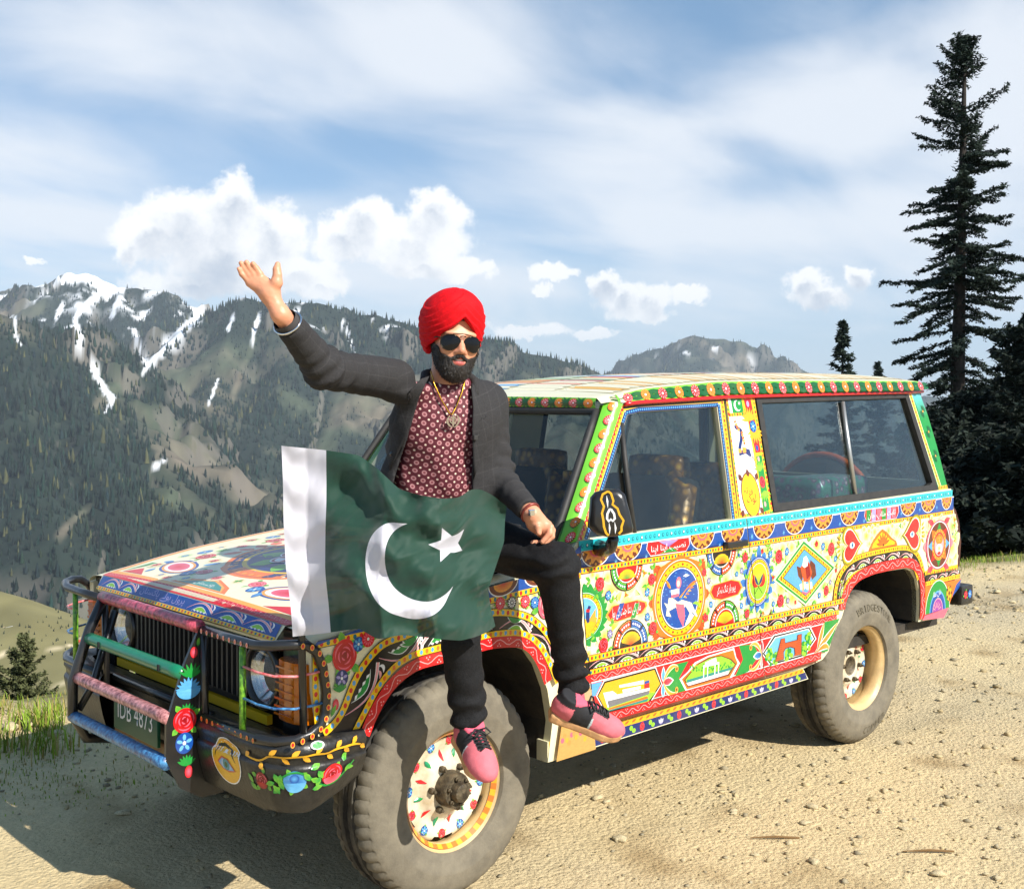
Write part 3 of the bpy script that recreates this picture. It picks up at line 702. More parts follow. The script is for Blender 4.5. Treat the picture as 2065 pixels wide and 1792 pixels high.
# ------------------------------------------------------------------ brush-painted ornament: flat coloured shapes laid on a panel
PAL = dict(yel=(250, 200, 16), red=(222, 26, 32), drd=(150, 14, 24), blu=(16, 78, 164), dbl=(20, 44, 110), lbl=(92, 170, 226), trq=(44, 196, 206), dtq=(10, 120, 140),
           grn=(26, 150, 60), dgr=(14, 96, 40), lim=(150, 214, 56), crm=(250, 243, 204), wht=(250, 250, 248), org=(244, 120, 30), lor=(250, 170, 60), pnk=(240, 104, 128),
           lpk=(250, 176, 176), brn=(110, 48, 30), blk=(16, 14, 14), olv=(150, 140, 20), pur=(160, 70, 160), lil=(170, 160, 214), gry=(120, 120, 124), sky=(110, 186, 232),
           rus=(206, 84, 36), tan=(214, 150, 80), teal=(40, 140, 130), gld=(240, 180, 30), mar=(90, 14, 20), pap=(232, 226, 190))
PAL = {k: np.array(lin(v))*0.88 for k, v in PAL.items()}
def K(c): return PAL[c] if isinstance(c, str) else np.asarray(c, float)
GLYPH = {}
def shape_urdu(s):
    """join Arabic-script letters into their presentation forms and put them in visual order"""
    T = {'ا': ('FE8D', 'FE8E'), 'ب': ('FE8F', 'FE90', 'FE91', 'FE92'), 'پ': ('FB56', 'FB57', 'FB58', 'FB59'), 'ت': ('FE95', 'FE96', 'FE97', 'FE98'), 'ن': ('FEE5', 'FEE6', 'FEE7', 'FEE8'),
         'ص': ('FEB9', 'FEBA', 'FEBB', 'FEBC'), 'ی': ('FBFC', 'FBFD', 'FBFE', 'FBFF'), 'م': ('FEE1', 'FEE2', 'FEE3', 'FEE4'), 'ں': ('FB9E', 'FB9F'), 'ک': ('FB8E', 'FB8F', 'FB90', 'FB91'),
         'د': ('FEA9', 'FEAA'), 'ع': ('FEC9', 'FECA', 'FECB', 'FECC'), 'ج': ('FE9D', 'FE9E', 'FE9F', 'FEA0'), 'ہ': ('FBA6', 'FBA7', 'FBA8', 'FBA9'), 'و': ('FEED', 'FEEE'), 'ر': ('FEAD', 'FEAE'),
         'گ': ('FB92', 'FB93', 'FB94', 'FB95'), 'ف': ('FED1', 'FED2', 'FED3', 'FED4'), 'ل': ('FEDD', 'FEDE', 'FEDF', 'FEE0'), 'س': ('FEB1', 'FEB2', 'FEB3', 'FEB4'), 'ز': ('FEAF', 'FEB0'),
         'ے': ('FBAE', 'FBAF'), 'ث': ('FE99', 'FE9A', 'FE9B', 'FE9C'), 'ٹ': ('FB66', 'FB67', 'FB68', 'FB69')}
    out = []
    for w in s.split(' '):
        r = []
        for i, ch in enumerate(w):
            f = T.get(ch)
            if not f: r.append(ch); continue
            prev = i > 0 and w[i-1] in T and len(T[w[i-1]]) == 4
            nxt = len(f) == 4 and i < len(w)-1 and w[i+1] in T
            k = (3 if nxt else 1) if prev else (2 if nxt else 0)
            r.append(chr(int(f[k], 16)))
        out.append(''.join(reversed(r)))
    return ' '.join(reversed(out))
def glyphs(s):
    if s in GLYPH: return GLYPH[s]
    cu = bpy.data.curves.new('t', 'FONT'); cu.body = s; cu.resolution_u = 2
    o = bpy.data.objects.new('t', cu); COL.objects.link(o)
    me = o.evaluated_get(bpy.context.evaluated_depsgraph_get()).to_mesh()
    V = np.array([v.co[:2] for v in me.vertices]).reshape(-1, 2); me.calc_loop_triangles()
    F = np.array([t.vertices[:] for t in me.loop_triangles], int).reshape(-1, 3)
    o.to_mesh_clear(); bpy.data.objects.remove(o); bpy.data.curves.remove(cu)
    if len(V):
        lo, hi = V.min(0), V.max(0); V = (V-(lo+hi)/2)/(hi-lo)
    GLYPH[s] = (V, F)
    return GLYPH[s]

class Art:
    def __init__(s): s.sh = []; s.bb = []; s.lv = []
    def raw(s, P, T, C):
        P = np.asarray(P, float); C = np.asarray(C, float)
        if C.ndim == 1: C = np.repeat(C[None], len(P), 0)
        b = (*P.min(0), *P.max(0)); lev = 0
        if s.bb:
            B = np.array(s.bb); L = np.array(s.lv)
            hit = (B[:, 0] < b[2]) & (B[:, 2] > b[0]) & (B[:, 1] < b[3]) & (B[:, 3] > b[1])
            if hit.any(): lev = L[hit].max()+1
        s.sh.append((P, T, C)); s.bb.append(b); s.lv.append(lev)
    def poly(s, pts, col):
        T = tessellate_polygon([[Vector((a, b, 0)) for a, b in pts]])
        s.raw(pts, [tuple(t) for t in T], K(col))
    def fan(s, c, ring, c0, c1):
        n = len(ring); P = [c]+list(ring)
        s.raw(P, [(0, 1+i, 1+(i+1) % n) for i in range(n)], np.vstack([K(c0)[None], np.repeat(K(c1)[None], n, 0)]))
    def ell(s, cx, cy, rx, ry=None, col='red', c2=None, rot=0.0, n=None, a0=0, a1=None):
        ry = rx if ry is None else ry
        n = n or (8 if max(rx, ry) < .008 else 14 if max(rx, ry) < .03 else 32)
        cr, sr = math.cos(rot), math.sin(rot)
        R_ = [(cx+rx*math.cos(t)*cr-ry*math.sin(t)*sr, cy+rx*math.cos(t)*sr+ry*math.sin(t)*cr) for t in np.linspace(0, 2*math.pi, n, endpoint=False)]
        s.fan((cx, cy), R_, c2 if c2 is not None else col, col)
    def half(s, cx, cy, rx, ry, col, c2=None, up=1, n=20, slope=0.0):
        R_ = [(cx+rx*math.cos(t), cy+up*ry*math.sin(t)+slope*rx*math.cos(t)) for t in np.linspace(0, math.pi, n)]
        P = [(cx, cy)]+R_
        s.raw(P, [(0, 1+i, 2+i) for i in range(n-1)], np.vstack([K(c2 if c2 is not None else col)[None], np.repeat(K(col)[None], n, 0)]))
    def ann(s, cx, cy, rx, ry, w, col, n=32, a0=0.0, a1=2*math.pi, slope=0.0):
        full = abs(a1-a0-2*math.pi) < 1e-6
        t = np.linspace(a0, a1, n, endpoint=not full)
        P = []
        for a in t:
            P.append((cx+rx*math.cos(a), cy+ry*math.sin(a)+slope*rx*math.cos(a))); P.append((cx+(rx-w)*math.cos(a), cy+(ry-w)*math.sin(a)+slope*(rx-w)*math.cos(a)))
        m = n if full else n-1
        T = []
        for i in range(m):
            j = (i+1) % n; T += [(2*i, 2*j, 2*j+1), (2*i, 2*j+1, 2*i+1)]
        s.raw(P, T, K(col))
    def stroke(s, pts, w, col, taper=None, closed=False, c2=None):
        P = np.asarray(pts, float); n = len(P)
        d = np.gradient(P, axis=0) if not closed else np.roll(P, -1, 0)-np.roll(P, 1, 0)
        d /= np.maximum(np.linalg.norm(d, axis=1), 1e-9)[:, None]
        nn = np.stack((-d[:, 1], d[:, 0]), 1)
        ww = np.full(n, w/2.0)
        if taper == 'both': ww = ww*np.sin(np.linspace(0.12, math.pi-.12, n))
        elif taper == 'end': ww = ww*np.linspace(1, .12, n)
        elif taper == 'start': ww = ww*np.linspace(.12, 1, n)
        A, B = P+nn*ww[:, None], P-nn*ww[:, None]
        Q = np.empty((2*n, 2)); Q[0::2] = A; Q[1::2] = B
        T = []
        for i in range(n if closed else n-1):
            j = (i+1) % n; T += [(2*i, 2*j, 2*j+1), (2*i, 2*j+1, 2*i+1)]
        C = K(col) if c2 is None else np.repeat(K(col)[None]*(1-np.linspace(0, 1, n))[:, None]+K(c2)[None]*np.linspace(0, 1, n)[:, None], 2, 0)
        s.raw(Q, T, C)
    def curve(s, p0, p1, p2, w, col, taper='both', n=9, c2=None):
        t = np.linspace(0, 1, n)[:, None]
        p0, p1, p2 = map(np.asarray, (p0, p1, p2))
        s.stroke((1-t)**2*p0+2*t*(1-t)*p1+t*t*p2, w, col, taper, c2=c2)
    def leaf(s, x, y, l, w, a, col='grn', c2='lim'):
        ca, sa = math.cos(a), math.sin(a); pr = [(0, 0), (.25, .42), (.55, .5), (.8, .28), (1, 0), (.8, -.28), (.55, -.5), (.25, -.42)]
        P = [(x+l*p*ca-w*q*sa, y+l*p*sa+w*q*ca) for p, q in pr]
        C = np.array([K(col) if i < 2 or i > 6 else K(c2)*.6+K(col)*.4 for i in range(8)])
        s.raw(P, [(0, i, i+1) for i in range(1, 7)], C)
    def leaves(s, x, y, r, n=3, a0=0.0, col='grn', c2='lim', l=.7):
        for i in range(n):
            a = a0+2*math.pi*i/n+RNG.uniform(-.2, .2)
            s.leaf(x+r*.8*math.cos(a), y+r*.8*math.sin(a), r*l, r*.5*l/.7, a, col, c2)
    def rose(s, x, y, rx, ry=None, c=('drd', 'red', 'pnk'), lv=3, a0=None):
        ry = ry or rx*1.12
        if lv: s.leaves(x, y, max(rx, ry), lv, RNG.uniform(0, 6) if a0 is None else a0)
        s.ell(x, y, rx, ry, c[1], c[0])
        if rx > .012:
            for q in (.78, .5, .25):
                for k in range(3):
                    a = k*2.1+q*5
                    t = np.linspace(a, a+1.5, 6)
                    s.stroke([(x+rx*q*math.cos(b), y+ry*q*math.sin(b)) for b in t], rx*.13, c[2], 'both')
            s.ell(x, y+ry*.1, rx*.13, ry*.13, c[0])
        else:
            s.stroke([(x-rx*.5, y-ry*.2), (x, y-ry*.45), (x+rx*.5, y-ry*.1)], rx*.25, c[2], 'both')
    def bloom(s, x, y, r, c=('blu', 'lbl'), n=6, ctr='wht'):
        s.ell(x, y, r, r*1.12, c[0])
        for k in range(n):
            a = 2*math.pi*k/n+.3
            s.ell(x+r*.55*math.cos(a), y+r*.6*math.sin(a), r*.34, r*.2, c[1], rot=a, n=8)
        s.ell(x, y, r*.2, r*.22, ctr, n=8)
    def daisy(s, x, y, rx, ry, c=('red', 'lpk'), n=12, ctr='wht'):
        s.ell(x, y, rx, ry, c[0])
        for k in range(n):
            a = 2*math.pi*k/n
            s.stroke([(x+rx*.3*math.cos(a), y+ry*.3*math.sin(a)), (x+rx*.6*math.cos(a), y+ry*.6*math.sin(a)), (x+rx*.92*math.cos(a), y+ry*.92*math.sin(a))], min(rx, ry)*.24, c[1], 'both')
        s.ell(x, y, rx*.2, ry*.2, ctr, n=10)
    def fern(s, x, y, r, a, col='dgr', n=7, w=None):
        for k in range(n):
            b = a+(k-(n-1)/2)*.34
            s.curve((x, y), (x+r*.5*math.cos(b), y+r*.5*math.sin(b)), (x+r*math.cos(b+.12*(k-(n-1)/2)/n), y+r*math.sin(b)), (w or r*.22), col)
    def dots(s, pts, w, cols, dr, bg=None, edge=None, aspect=1.25, pitch=None):
        """band following a polyline with dots along it"""
        P = np.asarray(pts, float)
        L = np.concatenate(([0], np.cumsum(np.linalg.norm(np.diff(P, axis=0), axis=1))))
        if bg is not None:
            if edge is not None: s.stroke(P, w*1.22, edge)
            s.stroke(P, w, bg)
        pitch = pitch or dr*3.2; n = max(1, int(L[-1]/pitch))
        for i in range(n):
            t = (i+.5)*L[-1]/n
            x, y = np.interp(t, L, P[:, 0]), np.interp(t, L, P[:, 1])
            s.ell(x, y, dr, dr*aspect, cols[i % len(cols)], n=8)
    def wave(s, pts, w, bg='red', col='lpk', dotc='lpk', edge='drd', per=None):
        P = np.asarray(pts, float)
        L = np.concatenate(([0], np.cumsum(np.linalg.norm(np.diff(P, axis=0), axis=1))))
        s.stroke(P, w, bg)
        per = per or w*2.0; n = max(8, int(L[-1]/per*6)); t = np.linspace(0, L[-1], n)
        X, Y = np.interp(t, L, P[:, 0]), np.interp(t, L, P[:, 1])
        d = np.gradient(np.stack((X, Y), 1), axis=0); d /= np.linalg.norm(d, axis=1)[:, None]
        off = w*.24*np.sin(2*math.pi*t/per)
        s.stroke(np.stack((X-d[:, 1]*off, Y+d[:, 0]*off), 1), w*.075, col)
        k = int(L[-1]/per*2)
        for i in range(k):
            a = (i+.5)*per/2; x, y = np.interp(a, L, P[:, 0]), np.interp(a, L, P[:, 1]); sg = -1 if i % 2 == 0 else 1
            j = min(n-1, int(a/L[-1]*n)); nx, ny = -d[j, 1]*sg, d[j, 0]*sg
            for q, e in ((-.16, .3), (.16, .3), (0, .12)):
                s.ell(x+d[j, 0]*q*w+nx*w*e, y+d[j, 1]*q*w+ny*w*e, w*.07, w*.07, dotc, n=6)
    def acan(s, x0, y0, x1, y1, h, flip=1):
        """one acanthus scroll of a vine band from (x0,y0) to (x1,y1), h = band height"""
        p0, p1 = np.array((x0, y0)), np.array((x1, y1)); e = p1-p0; L = np.linalg.norm(e); e /= L; nrm = np.array((-e[1], e[0]))*flip
        f = lambda a, b: tuple(p0+e*L*a+nrm*h*b)
        t = np.linspace(0, 1, 9)
        s.stroke([f(a, -.38+.80*math.sin(a*math.pi*.93)) for a in t], h*.26, 'wht', 'start')
        s.stroke([f(a, -.38+.80*math.sin(a*math.pi*.93)) for a in t], h*.17, 'pnk', 'start', c2='lpk')
        s.curve(f(.96, .0), f(1.05, .3), f(.92, .5), h*.22, 'wht'); s.curve(f(.9, .12), f(.9, .4), f(.8, .48), h*.18, 'lpk')
        arc = [f(.22+.62*a, -.42+.52*math.sin(a*math.pi)) for a in t]
        low = [f(.22+.62*a, -.42+(.10 if i % 2 else -.02)) for i, a in enumerate(np.linspace(1, 0, 11))]
        s.poly(arc+low, 'wht')
        arc2 = [f(.26+.54*a, -.36+.40*math.sin(a*math.pi)) for a in t]; low2 = [f(.26+.54*a, -.32+(.06 if i % 2 else -.03)) for i, a in enumerate(np.linspace(1, 0, 9))]
        s.poly(arc2+low2[1:-1], 'lim' if flip > 0 else 'grn')
    def text(s, t, cx, cy, w, h, col='wht', slant=0.0, slope=0.0, urdu=True):
        V, F = glyphs(shape_urdu(t) if urdu else t)
        if not len(V): return
        P = np.stack((cx+V[:, 0]*w+V[:, 1]*h*slant, cy+V[:, 1]*h+V[:, 0]*w*slope), 1)
        s.raw(P, [tuple(f) for f in F], K(col))
    # -------------------------------------------------------------- output
    def arrays(s, fn, dz=0.00012, base=0.0006):
        V = []; F = []; C = []; n = 0
        for (P, T, c), lv in zip(s.sh, s.lv):
            V += [fn(u, v, base+dz*lv) for u, v in P]; F += [(a+n, b+n, d+n) for a, b, d in T]; C.append(c); n += len(P)
        return np.array(V), np.array(F), np.vstack(C)
    def refine(s, lim):
        """split long triangles so that flat shapes hug a curved panel"""
        for i, (P, T, C) in enumerate(s.sh):
            P = [tuple(p) for p in P]; C = [np.asarray(c) for c in C]; T = list(T)
            for _ in range(5):
                out = []; mid = {}; done = True
                def m(a, b):
                    k = (min(a, b), max(a, b))
                    if k not in mid: mid[k] = len(P); P.append(((P[a][0]+P[b][0])/2, (P[a][1]+P[b][1])/2)); C.append((C[a]+C[b])/2)
                    return mid[k]
                lg = lambda a, b: math.hypot(P[a][0]-P[b][0], P[a][1]-P[b][1]) > lim
                for a, b, c in T:
                    e = (lg(a, b), lg(b, c), lg(c, a))
                    if not any(e): out.append((a, b, c)); continue
                    done = False
                    if e == (True, True, True): x, y, z = m(a, b), m(b, c), m(c, a); out += [(a, x, z), (x, b, y), (z, y, c), (x, y, z)]
                    else:
                        L = [math.hypot(P[p][0]-P[q][0], P[p][1]-P[q][1]) for p, q in ((a, b), (b, c), (c, a))]; k = L.index(max(L))
                        a, b, c = ((a, b, c), (b, c, a), (c, a, b))[k]; x = m(a, b); out += [(a, x, c), (x, b, c)]
                T = out
                if done: break
            s.sh[i] = (np.array(P), T, np.array(C))
        return s
    def build(s, name, fn, parent, m=None, dz=0.00012, base=0.0006):
        V, F, C = s.arrays(fn, dz, base)
        me = np_mesh(name, V, F, C)
        o = link(name, me, m or paint_mat(), parent); o['kind'] = 'stuff'; return o
    def split(s, names, fn, parents, lines, gap=0.003, m=None, dz=0.00012, base=0.0006):
        """build and cut along panel seams; lines = [((u,v),(u,v)), ...] ordered by u"""
        V, F, C = s.arrays(lambda u, v, h: (u, v, h), dz, base)
        bm = bmesh.new(); lay = bm.verts.layers.float_color.new('Col')
        vs = []
        for p, c in zip(V, C):
            v = bm.verts.new(p); v[lay] = (*c, 1); vs.append(v)
        for f in F:
            try: bm.faces.new([vs[i] for i in f])
            except ValueError: pass
        norms = []
        for (a, b) in lines:
            d = Vector((b[0]-a[0], b[1]-a[1], 0)).normalized(); nr = Vector((d.y, -d.x, 0))
            if nr.x < 0: nr = -nr
            norms.append((Vector((a[0], a[1], 0)), nr))
            for sg in (-1, 1):
                bmesh.ops.bisect_plane(bm, geom=bm.verts[:]+bm.edges[:]+bm.faces[:], dist=1e-7, plane_co=Vector((a[0], a[1], 0))+nr*gap*sg, plane_no=nr)
        outs = []
        bm.faces.ensure_lookup_table()
        bins = {}
        for f in bm.faces:
            c = f.calc_center_median(); k = 0; drop = False
            for co, nr in norms:
                q = (c-co).dot(nr)
                if abs(q) < gap: drop = True
                if q > 0: k += 1
            if not drop: bins.setdefault(k, []).append(f)
        for k, fs in bins.items():
            idx = {}; vv = []; cc = []; F4 = {}
            for f in fs:
                t = []
                for v in f.verts:
                    if v not in idx: idx[v] = len(vv); vv.append(fn(v.co.x, v.co.y, v.co.z)); cc.append(v[lay][:3])
                    t.append(idx[v])
                F4.setdefault(len(t), []).append(t)
            me = np_mesh(names[k], np.array(vv), [np.array(x) for x in F4.values()], np.array(cc))
            outs.append(link(names[k], me, m or paint_mat(), parents[k])); outs[-1]['kind'] = 'stuff'
        bm.free()
        return outs
# ================================================================== the painted off-road wagon
def glass_mat(name, tint=(0.74, 0.79, 0.78), dust=0.008, refl=1.0):
    if name in MATS: return MATS[name]
    m, t, out = nt(name)
    tr = N(t, 'ShaderNodeBsdfTransparent'); tr.inputs[0].default_value = (*tint, 1)
    gl = N(t, 'ShaderNodeBsdfGlossy', Roughness=0.015); gl.inputs[0].default_value = (refl, refl, refl, 1)
    df = N(t, 'ShaderNodeBsdfDiffuse'); df.inputs[0].default_value = (*lin((190, 180, 160)), 1)
    fr = N(t, 'ShaderNodeLayerWeight', Blend=.5)
    tc = N(t, 'ShaderNodeTexCoord'); nz = N(t, 'ShaderNodeTexNoise', Scale=7.0, Detail=8.0, Roughness=.7); t.links.new(tc.outputs['Object'], nz.inputs['Vector'])
    rp = N(t, 'ShaderNodeMapRange'); rp.inputs[1].default_value = .4; rp.inputs[2].default_value = .75; rp.inputs[3].default_value = dust*.3; rp.inputs[4].default_value = dust*1.6
    t.links.new(nz.outputs[0], rp.inputs[0])
    m1 = N(t, 'ShaderNodeMixShader'); m2 = N(t, 'ShaderNodeMixShader')
    pw = N(t, 'ShaderNodeMath', _operation='POWER'); pw.inputs[1].default_value = 4.0; t.links.new(fr.outputs['Facing'], pw.inputs[0]); ad = N(t, 'ShaderNodeMath', _operation='MULTIPLY_ADD'); ad.inputs[1].default_value = .9; ad.inputs[2].default_value = .045; t.links.new(pw.outputs[0], ad.inputs[0])
    t.links.new(ad.outputs[0], m1.inputs[0]); t.links.new(tr.outputs[0], m1.inputs[1]); t.links.new(gl.outputs[0], m1.inputs[2])
    t.links.new(rp.outputs[0], m2.inputs[0]); t.links.new(m1.outputs[0], m2.inputs[1]); t.links.new(df.outputs[0], m2.inputs[2])
    t.links.new(m2.outputs[0], out.inputs[0])
    MATS[name] = m
    return m
M_body = mat('cream_bodywork', tuple(K('crm')*.9), rough=.35, coat=.3, noise=.08, nscale=6)
M_black = mat('black_enamel', (.012, .012, .013), rough=.28, coat=.4, noise=.3, nscale=14, col2=(.018, .017, .016), bump=.12, bscale=40)
M_rubber = mat('black_rubber', (.018, .018, .018), rough=.62, noise=.3, nscale=30, col2=(.035, .033, .03))
M_under = mat('dusty_underbody', (.02, .018, .015), rough=.9, noise=.5, nscale=9, col2=(.055, .045, .032), bump=.3)
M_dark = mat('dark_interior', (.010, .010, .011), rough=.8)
M_steel = mat('worn_steel', (.30, .28, .25), rough=.5, metal=.7, noise=.5, nscale=25, bump=.2)
M_chrome = mat('chrome', (.8, .8, .8), rough=.12, metal=1)
M_glass = glass_mat('window_glass')
car = empty('offroad_wagon', (-1.3, 0, 0))
tag(car, 'off-road wagon covered in brightly painted folk-art flowers, birds and dotted borders', 'car')
def cpart(mb, name, m, parent=None, **k):
    o = mb.build(name, m, parent or car, **k)
    if (parent or car) is car: o.matrix_parent_inverse = Matrix.Translation(-car.location)
    return o
def cadopt(o): o.parent = car; o.matrix_parent_inverse = Matrix.Translation(-car.location); return o
sidef = lambda sg: (lambda u, v, h: (-u, sg*(SIDE_Y+h), v))            # u=-x, v=z, h outwards
ghf = lambda sg: (lambda u, v, h: (-u, sg*(gh_y(v)+h*.98), v+h*.19))
def xs(*p): return [(-x, z) for x, z in p]

HOODX = [.605, .575, .42, .13, -.19, -.47, -.60]
HOODZ = [.938, .985, 1.006, 1.05, 1.085, 1.112, 1.135]
def hood_z(x): return float(np.interp(-x, [-a for a in HOODX], HOODZ))
def hood_w(x): return float(np.interp(-x, [-.6, -.5, -.3, 0, .5], [.655, .70, .745, .765, .775]))
ARCH_F = [(-.445, .372), (-.467, .516), (-.440, .640), (-.395, .735), (-.345, .795), (-.28, .823), (-.10, .838), (.057, .840), (.16, .832), (.25, .806), (.335, .752), (.395, .69), (.43, .63)]
SEAM_F = [(-.592, 1.135), (-.60, 1.046), (-.636, .735), (-.655, .62), (-.672, .47)]
SEAM_R = [(-1.640, 1.183), (-1.70, .90), (-1.775, .503), (-1.785, .46)]
ARCH_R = [SX('B', 1745, 712), SX('B', 1835, 590), SX('B', 1935, 350), SX('B', 2005, 130), SX('C', 195, 1110), SX('C', 245, 960), SX('C', 330, 880), SX('C', 500, 826), SX('C', 700, 797), SX('C', 900, 770), SX('C', 985, 800), SX('C', 1040, 890), SX('C', 1068, 1040), SX('C', 1072, 1230), SX('C', 1062, 1420)]
TAIL = [SX('C', 1340, 1370), SX('C', 1405, 1245), (-3.60, .70), (-3.632, .80), (-3.626, .92), (-3.595, 1.05), (-3.555, 1.14), (-3.535, 1.215)]
fender_poly = [(.572, .945), (.42, .975), (.13, 1.018), (-.19, 1.054), (-.47, 1.082), (-.590, 1.165)]+SEAM_F[1:]+[(-.68, .44), (-.685, .372)]+ARCH_F+[(.54, .63), (.568, .80)]
door_poly = [(-.590, 1.17), (-1.640, 1.188)]+SEAM_R[1:3]+[(-1.785, .462), (-.672, .458)]+[(a, b) for a, b in reversed(SEAM_F[1:4])]
quarter_poly = [(-1.640, 1.188)]+[(-3.535, 1.222)]+list(reversed(TAIL[:-1]))+list(reversed(ARCH_R))+[(-2.12, .458), (-1.785, .462)]+list(reversed(SEAM_R[1:3]))
fender = {}; door = {}; quarter = {}
def shrink(poly, e=.0025):
    c = np.mean(poly, 0); out = []
    for p in poly:
        d = np.array(p)-c; L = np.linalg.norm(d); out.append(tuple(c+d*(1-e/L)))
    return out
for sg in (1, -1):
    mb = MB().prism(xs(*shrink(fender_poly)), sidef(sg), -.035, 0)
    # rounded shoulder from the flank up to the bonnet edge
    xsam = [.572, .5, .42, .3, .13, -.03, -.19, -.33, -.47, -.585]
    def sh(x, k, sg=sg):
        z = hood_z(x); w = hood_w(x); zt = float(np.interp(-x, [-.572, -.42, -.13, .19, .47, .59], [.945, .975, 1.018, 1.054, 1.082, 1.165]))
        t = k*math.pi/2
        return (x, sg*(w+.004+(SIDE_Y-w-.004)*math.sin(t)), zt+(z-.004-zt)*math.cos(t))
    mb.grid(lambda x, k: sh(x, k), xsam, np.linspace(0, 1, 7))
    fender[sg] = cpart(mb, 'front_fender', M_body, angle=40)
    door[sg] = cpart(MB().prism(xs(*shrink(door_poly)), sidef(sg), -.04, 0), 'door', M_body)
    quarter[sg] = cpart(MB().prism(xs(*quarter_poly), sidef(sg), -.04, 0), 'rear_quarter_panel', M_body)
    # sill below the door
    sill_poly = [(-.445, .372), (-2.16, .400), (-2.115, .455), (-.445, .447)]
    cpart(MB().prism(xs(*sill_poly), sidef(sg), -.06, -.004), 'sill', M_body)
    # wheel housings
    for arch, nm in ((ARCH_F, 'wheel_housing'), (ARCH_R, 'wheel_housing')):
        mb = MB(); V = [(x, sg*.785, z) for x, z in arch]+[(x, sg*.46, z) for x, z in arch]; n = len(arch)
        mb.add(V, [(i, i+1, n+i+1, n+i) for i in range(n-1)]+[tuple(range(n, 2*n))])
        cpart(mb, nm, M_under)
# underbody, floor, bulkheads
mb = MB().box((-2.05, 0, .49), (3.0, 1.46, .05)).box((-.55, 0, .78), (.04, 1.44, .62)).box((.1, 0, .66), (.9, .86, .44)).box((-1.5, .42, .42), (4.1, .08, .12)).box((-1.5, -.42, .42), (4.1, .08, .12)).box((-3.5, 0, .78), (.06, 1.4, .5))
cpart(mb, 'chassis', M_under)
cpart(MB().tube([(0, -.62, .375), (0, .62, .375)], .045), 'axle', M_under, smooth=True)
cpart(MB().tube([(-2.65, -.62, .375), (-2.65, .62, .375)], .05).lathe([(.0, -.11), (.09, -.09), (.13, 0), (.09, .09), (0, .11)], 16, 'x', (-2.65, .1, .375)), 'axle', M_under, smooth=True)
# bonnet
mb = MB()
hx = [.605, .596, .585, .575, .555, .5, .42, .3, .13, -.03, -.19, -.33, -.47]
def hoodp(x, k):
    w = hood_w(x); y = k*w
    zc = hood_z(x) + (.022*(1-k*k) if x < .57 else .022*(1-k*k)*(.6-x)/.03*.9 if x < .6 else 0)
    if x > .57: zc = hood_z(x)+.012*(1-k*k)
    return (x+.018*(1-k*k)*(1 if x > .3 else 0), y, zc)
mb.grid(hoodp, hx, np.linspace(-1, 1, 25)); mb.box((.595, 0, .934), (.02, 1.28, .008))
hood = cpart(mb, 'hood', M_body, angle=35)
cpart(MB().box((-.52, 0, 1.115), (.14, 1.46, .03), bev=.01), 'cowl', M_black)
# front panel, grille and lamps
mb = MB().box((.50, 0, .80), (.05, 1.50, .34)).box((.525, .70, .80), (.05, .17, .33)).box((.525, -.70, .80), (.05, .17, .33))
front = cpart(mb, 'front_panel', M_black)
gr = cpart(MB().box((.545, 0, .915), (.03, .80, .02)).box((.545, 0, .695), (.03, .80, .02)).box((.545, .40, .805), (.03, .02, .24)).box((.545, -.40, .805), (.03, .02, .24)), 'grille', M_black)
sl = MB().box((.552, 0, .805), (.022, .012, .20)).mesh('slat'); sl.materials.append(mat('grille_slat', (.03, .03, .03), rough=.4))
for i in range(24):
    o = bpy.data.objects.new('slat', sl); COL.objects.link(o); o.parent = gr; o.location = (0, -.385+i*.0335, 0)
cpart(MB().box((.56, 0, .665), (.02, 1.10, .03)), 'front_trim_strip', mat('yellow_paint', tuple(K('yel')*.8), rough=.4))
M_lens = glass_mat('headlamp_glass', (.85, .86, .86), .04)
M_amber = mat('amber_lens', lin((190, 100, 8)), rough=.12, coat=.6, noise=.25, nscale=40)
for sg in (1, -1):
    hl = cpart(MB().lathe([(.098, .0), (.108, .012), (.108, .035), (.094, .04), (.09, .02)], 36, 'x', (.535, sg*.515, .80)), 'headlight', M_black, smooth=True)
    MB().lathe([(.0, -.03), (.05, -.02), (.09, .02)], 32, 'x', (.535, sg*.515, .80)).build('reflector', M_chrome, hl, smooth=True)
    MB().lathe([(.0, .045), (.05, .040), (.092, .022)], 32, 'x', (.535, sg*.515, .80)).build('lens', M_lens, hl, smooth=True)
    mb = MB()
    prof = [(.578, .645), (.594, .66), (.60, .70), (.597, .75), (.575, .785), (.52, .797), (.43, .802), (.43, .70), (.56, .64)]
    mb.prism(prof, lambda u, v, h, sg=sg: (u, sg*v, h), .70, .885)
    ts = cpart(mb, 'turn_signal', M_amber)
    mb = MB()
    for k in range(7): mb.box((.603-.001*k, sg*.70, .718+k*.024), (.006, .10, .006))
    mb.build('lens_rib', M_amber, ts)
# registration plate
pl_ = cpart(MB().box((.715, -.07, .575), (.012, .34, .145), bev=.003), 'licence_plate', mat('plate_green', lin((16, 84, 62)), rough=.4, noise=.1))
A = Art(); A.text('IDB 4873', 0, 0, .27, .07, 'wht', urdu=False)
A.build('lettering', lambda u, v, h: (.7215+h, -.07+u, .582+v), pl_)
cpart(MB().box((.69, -.07, .49), (.02, .42, .05)), 'plate_bracket', mat('faded_floral_bracket', lin((120, 100, 40)), rough=.6, noise=.8, nscale=30, col2=lin((90, 40, 30))))

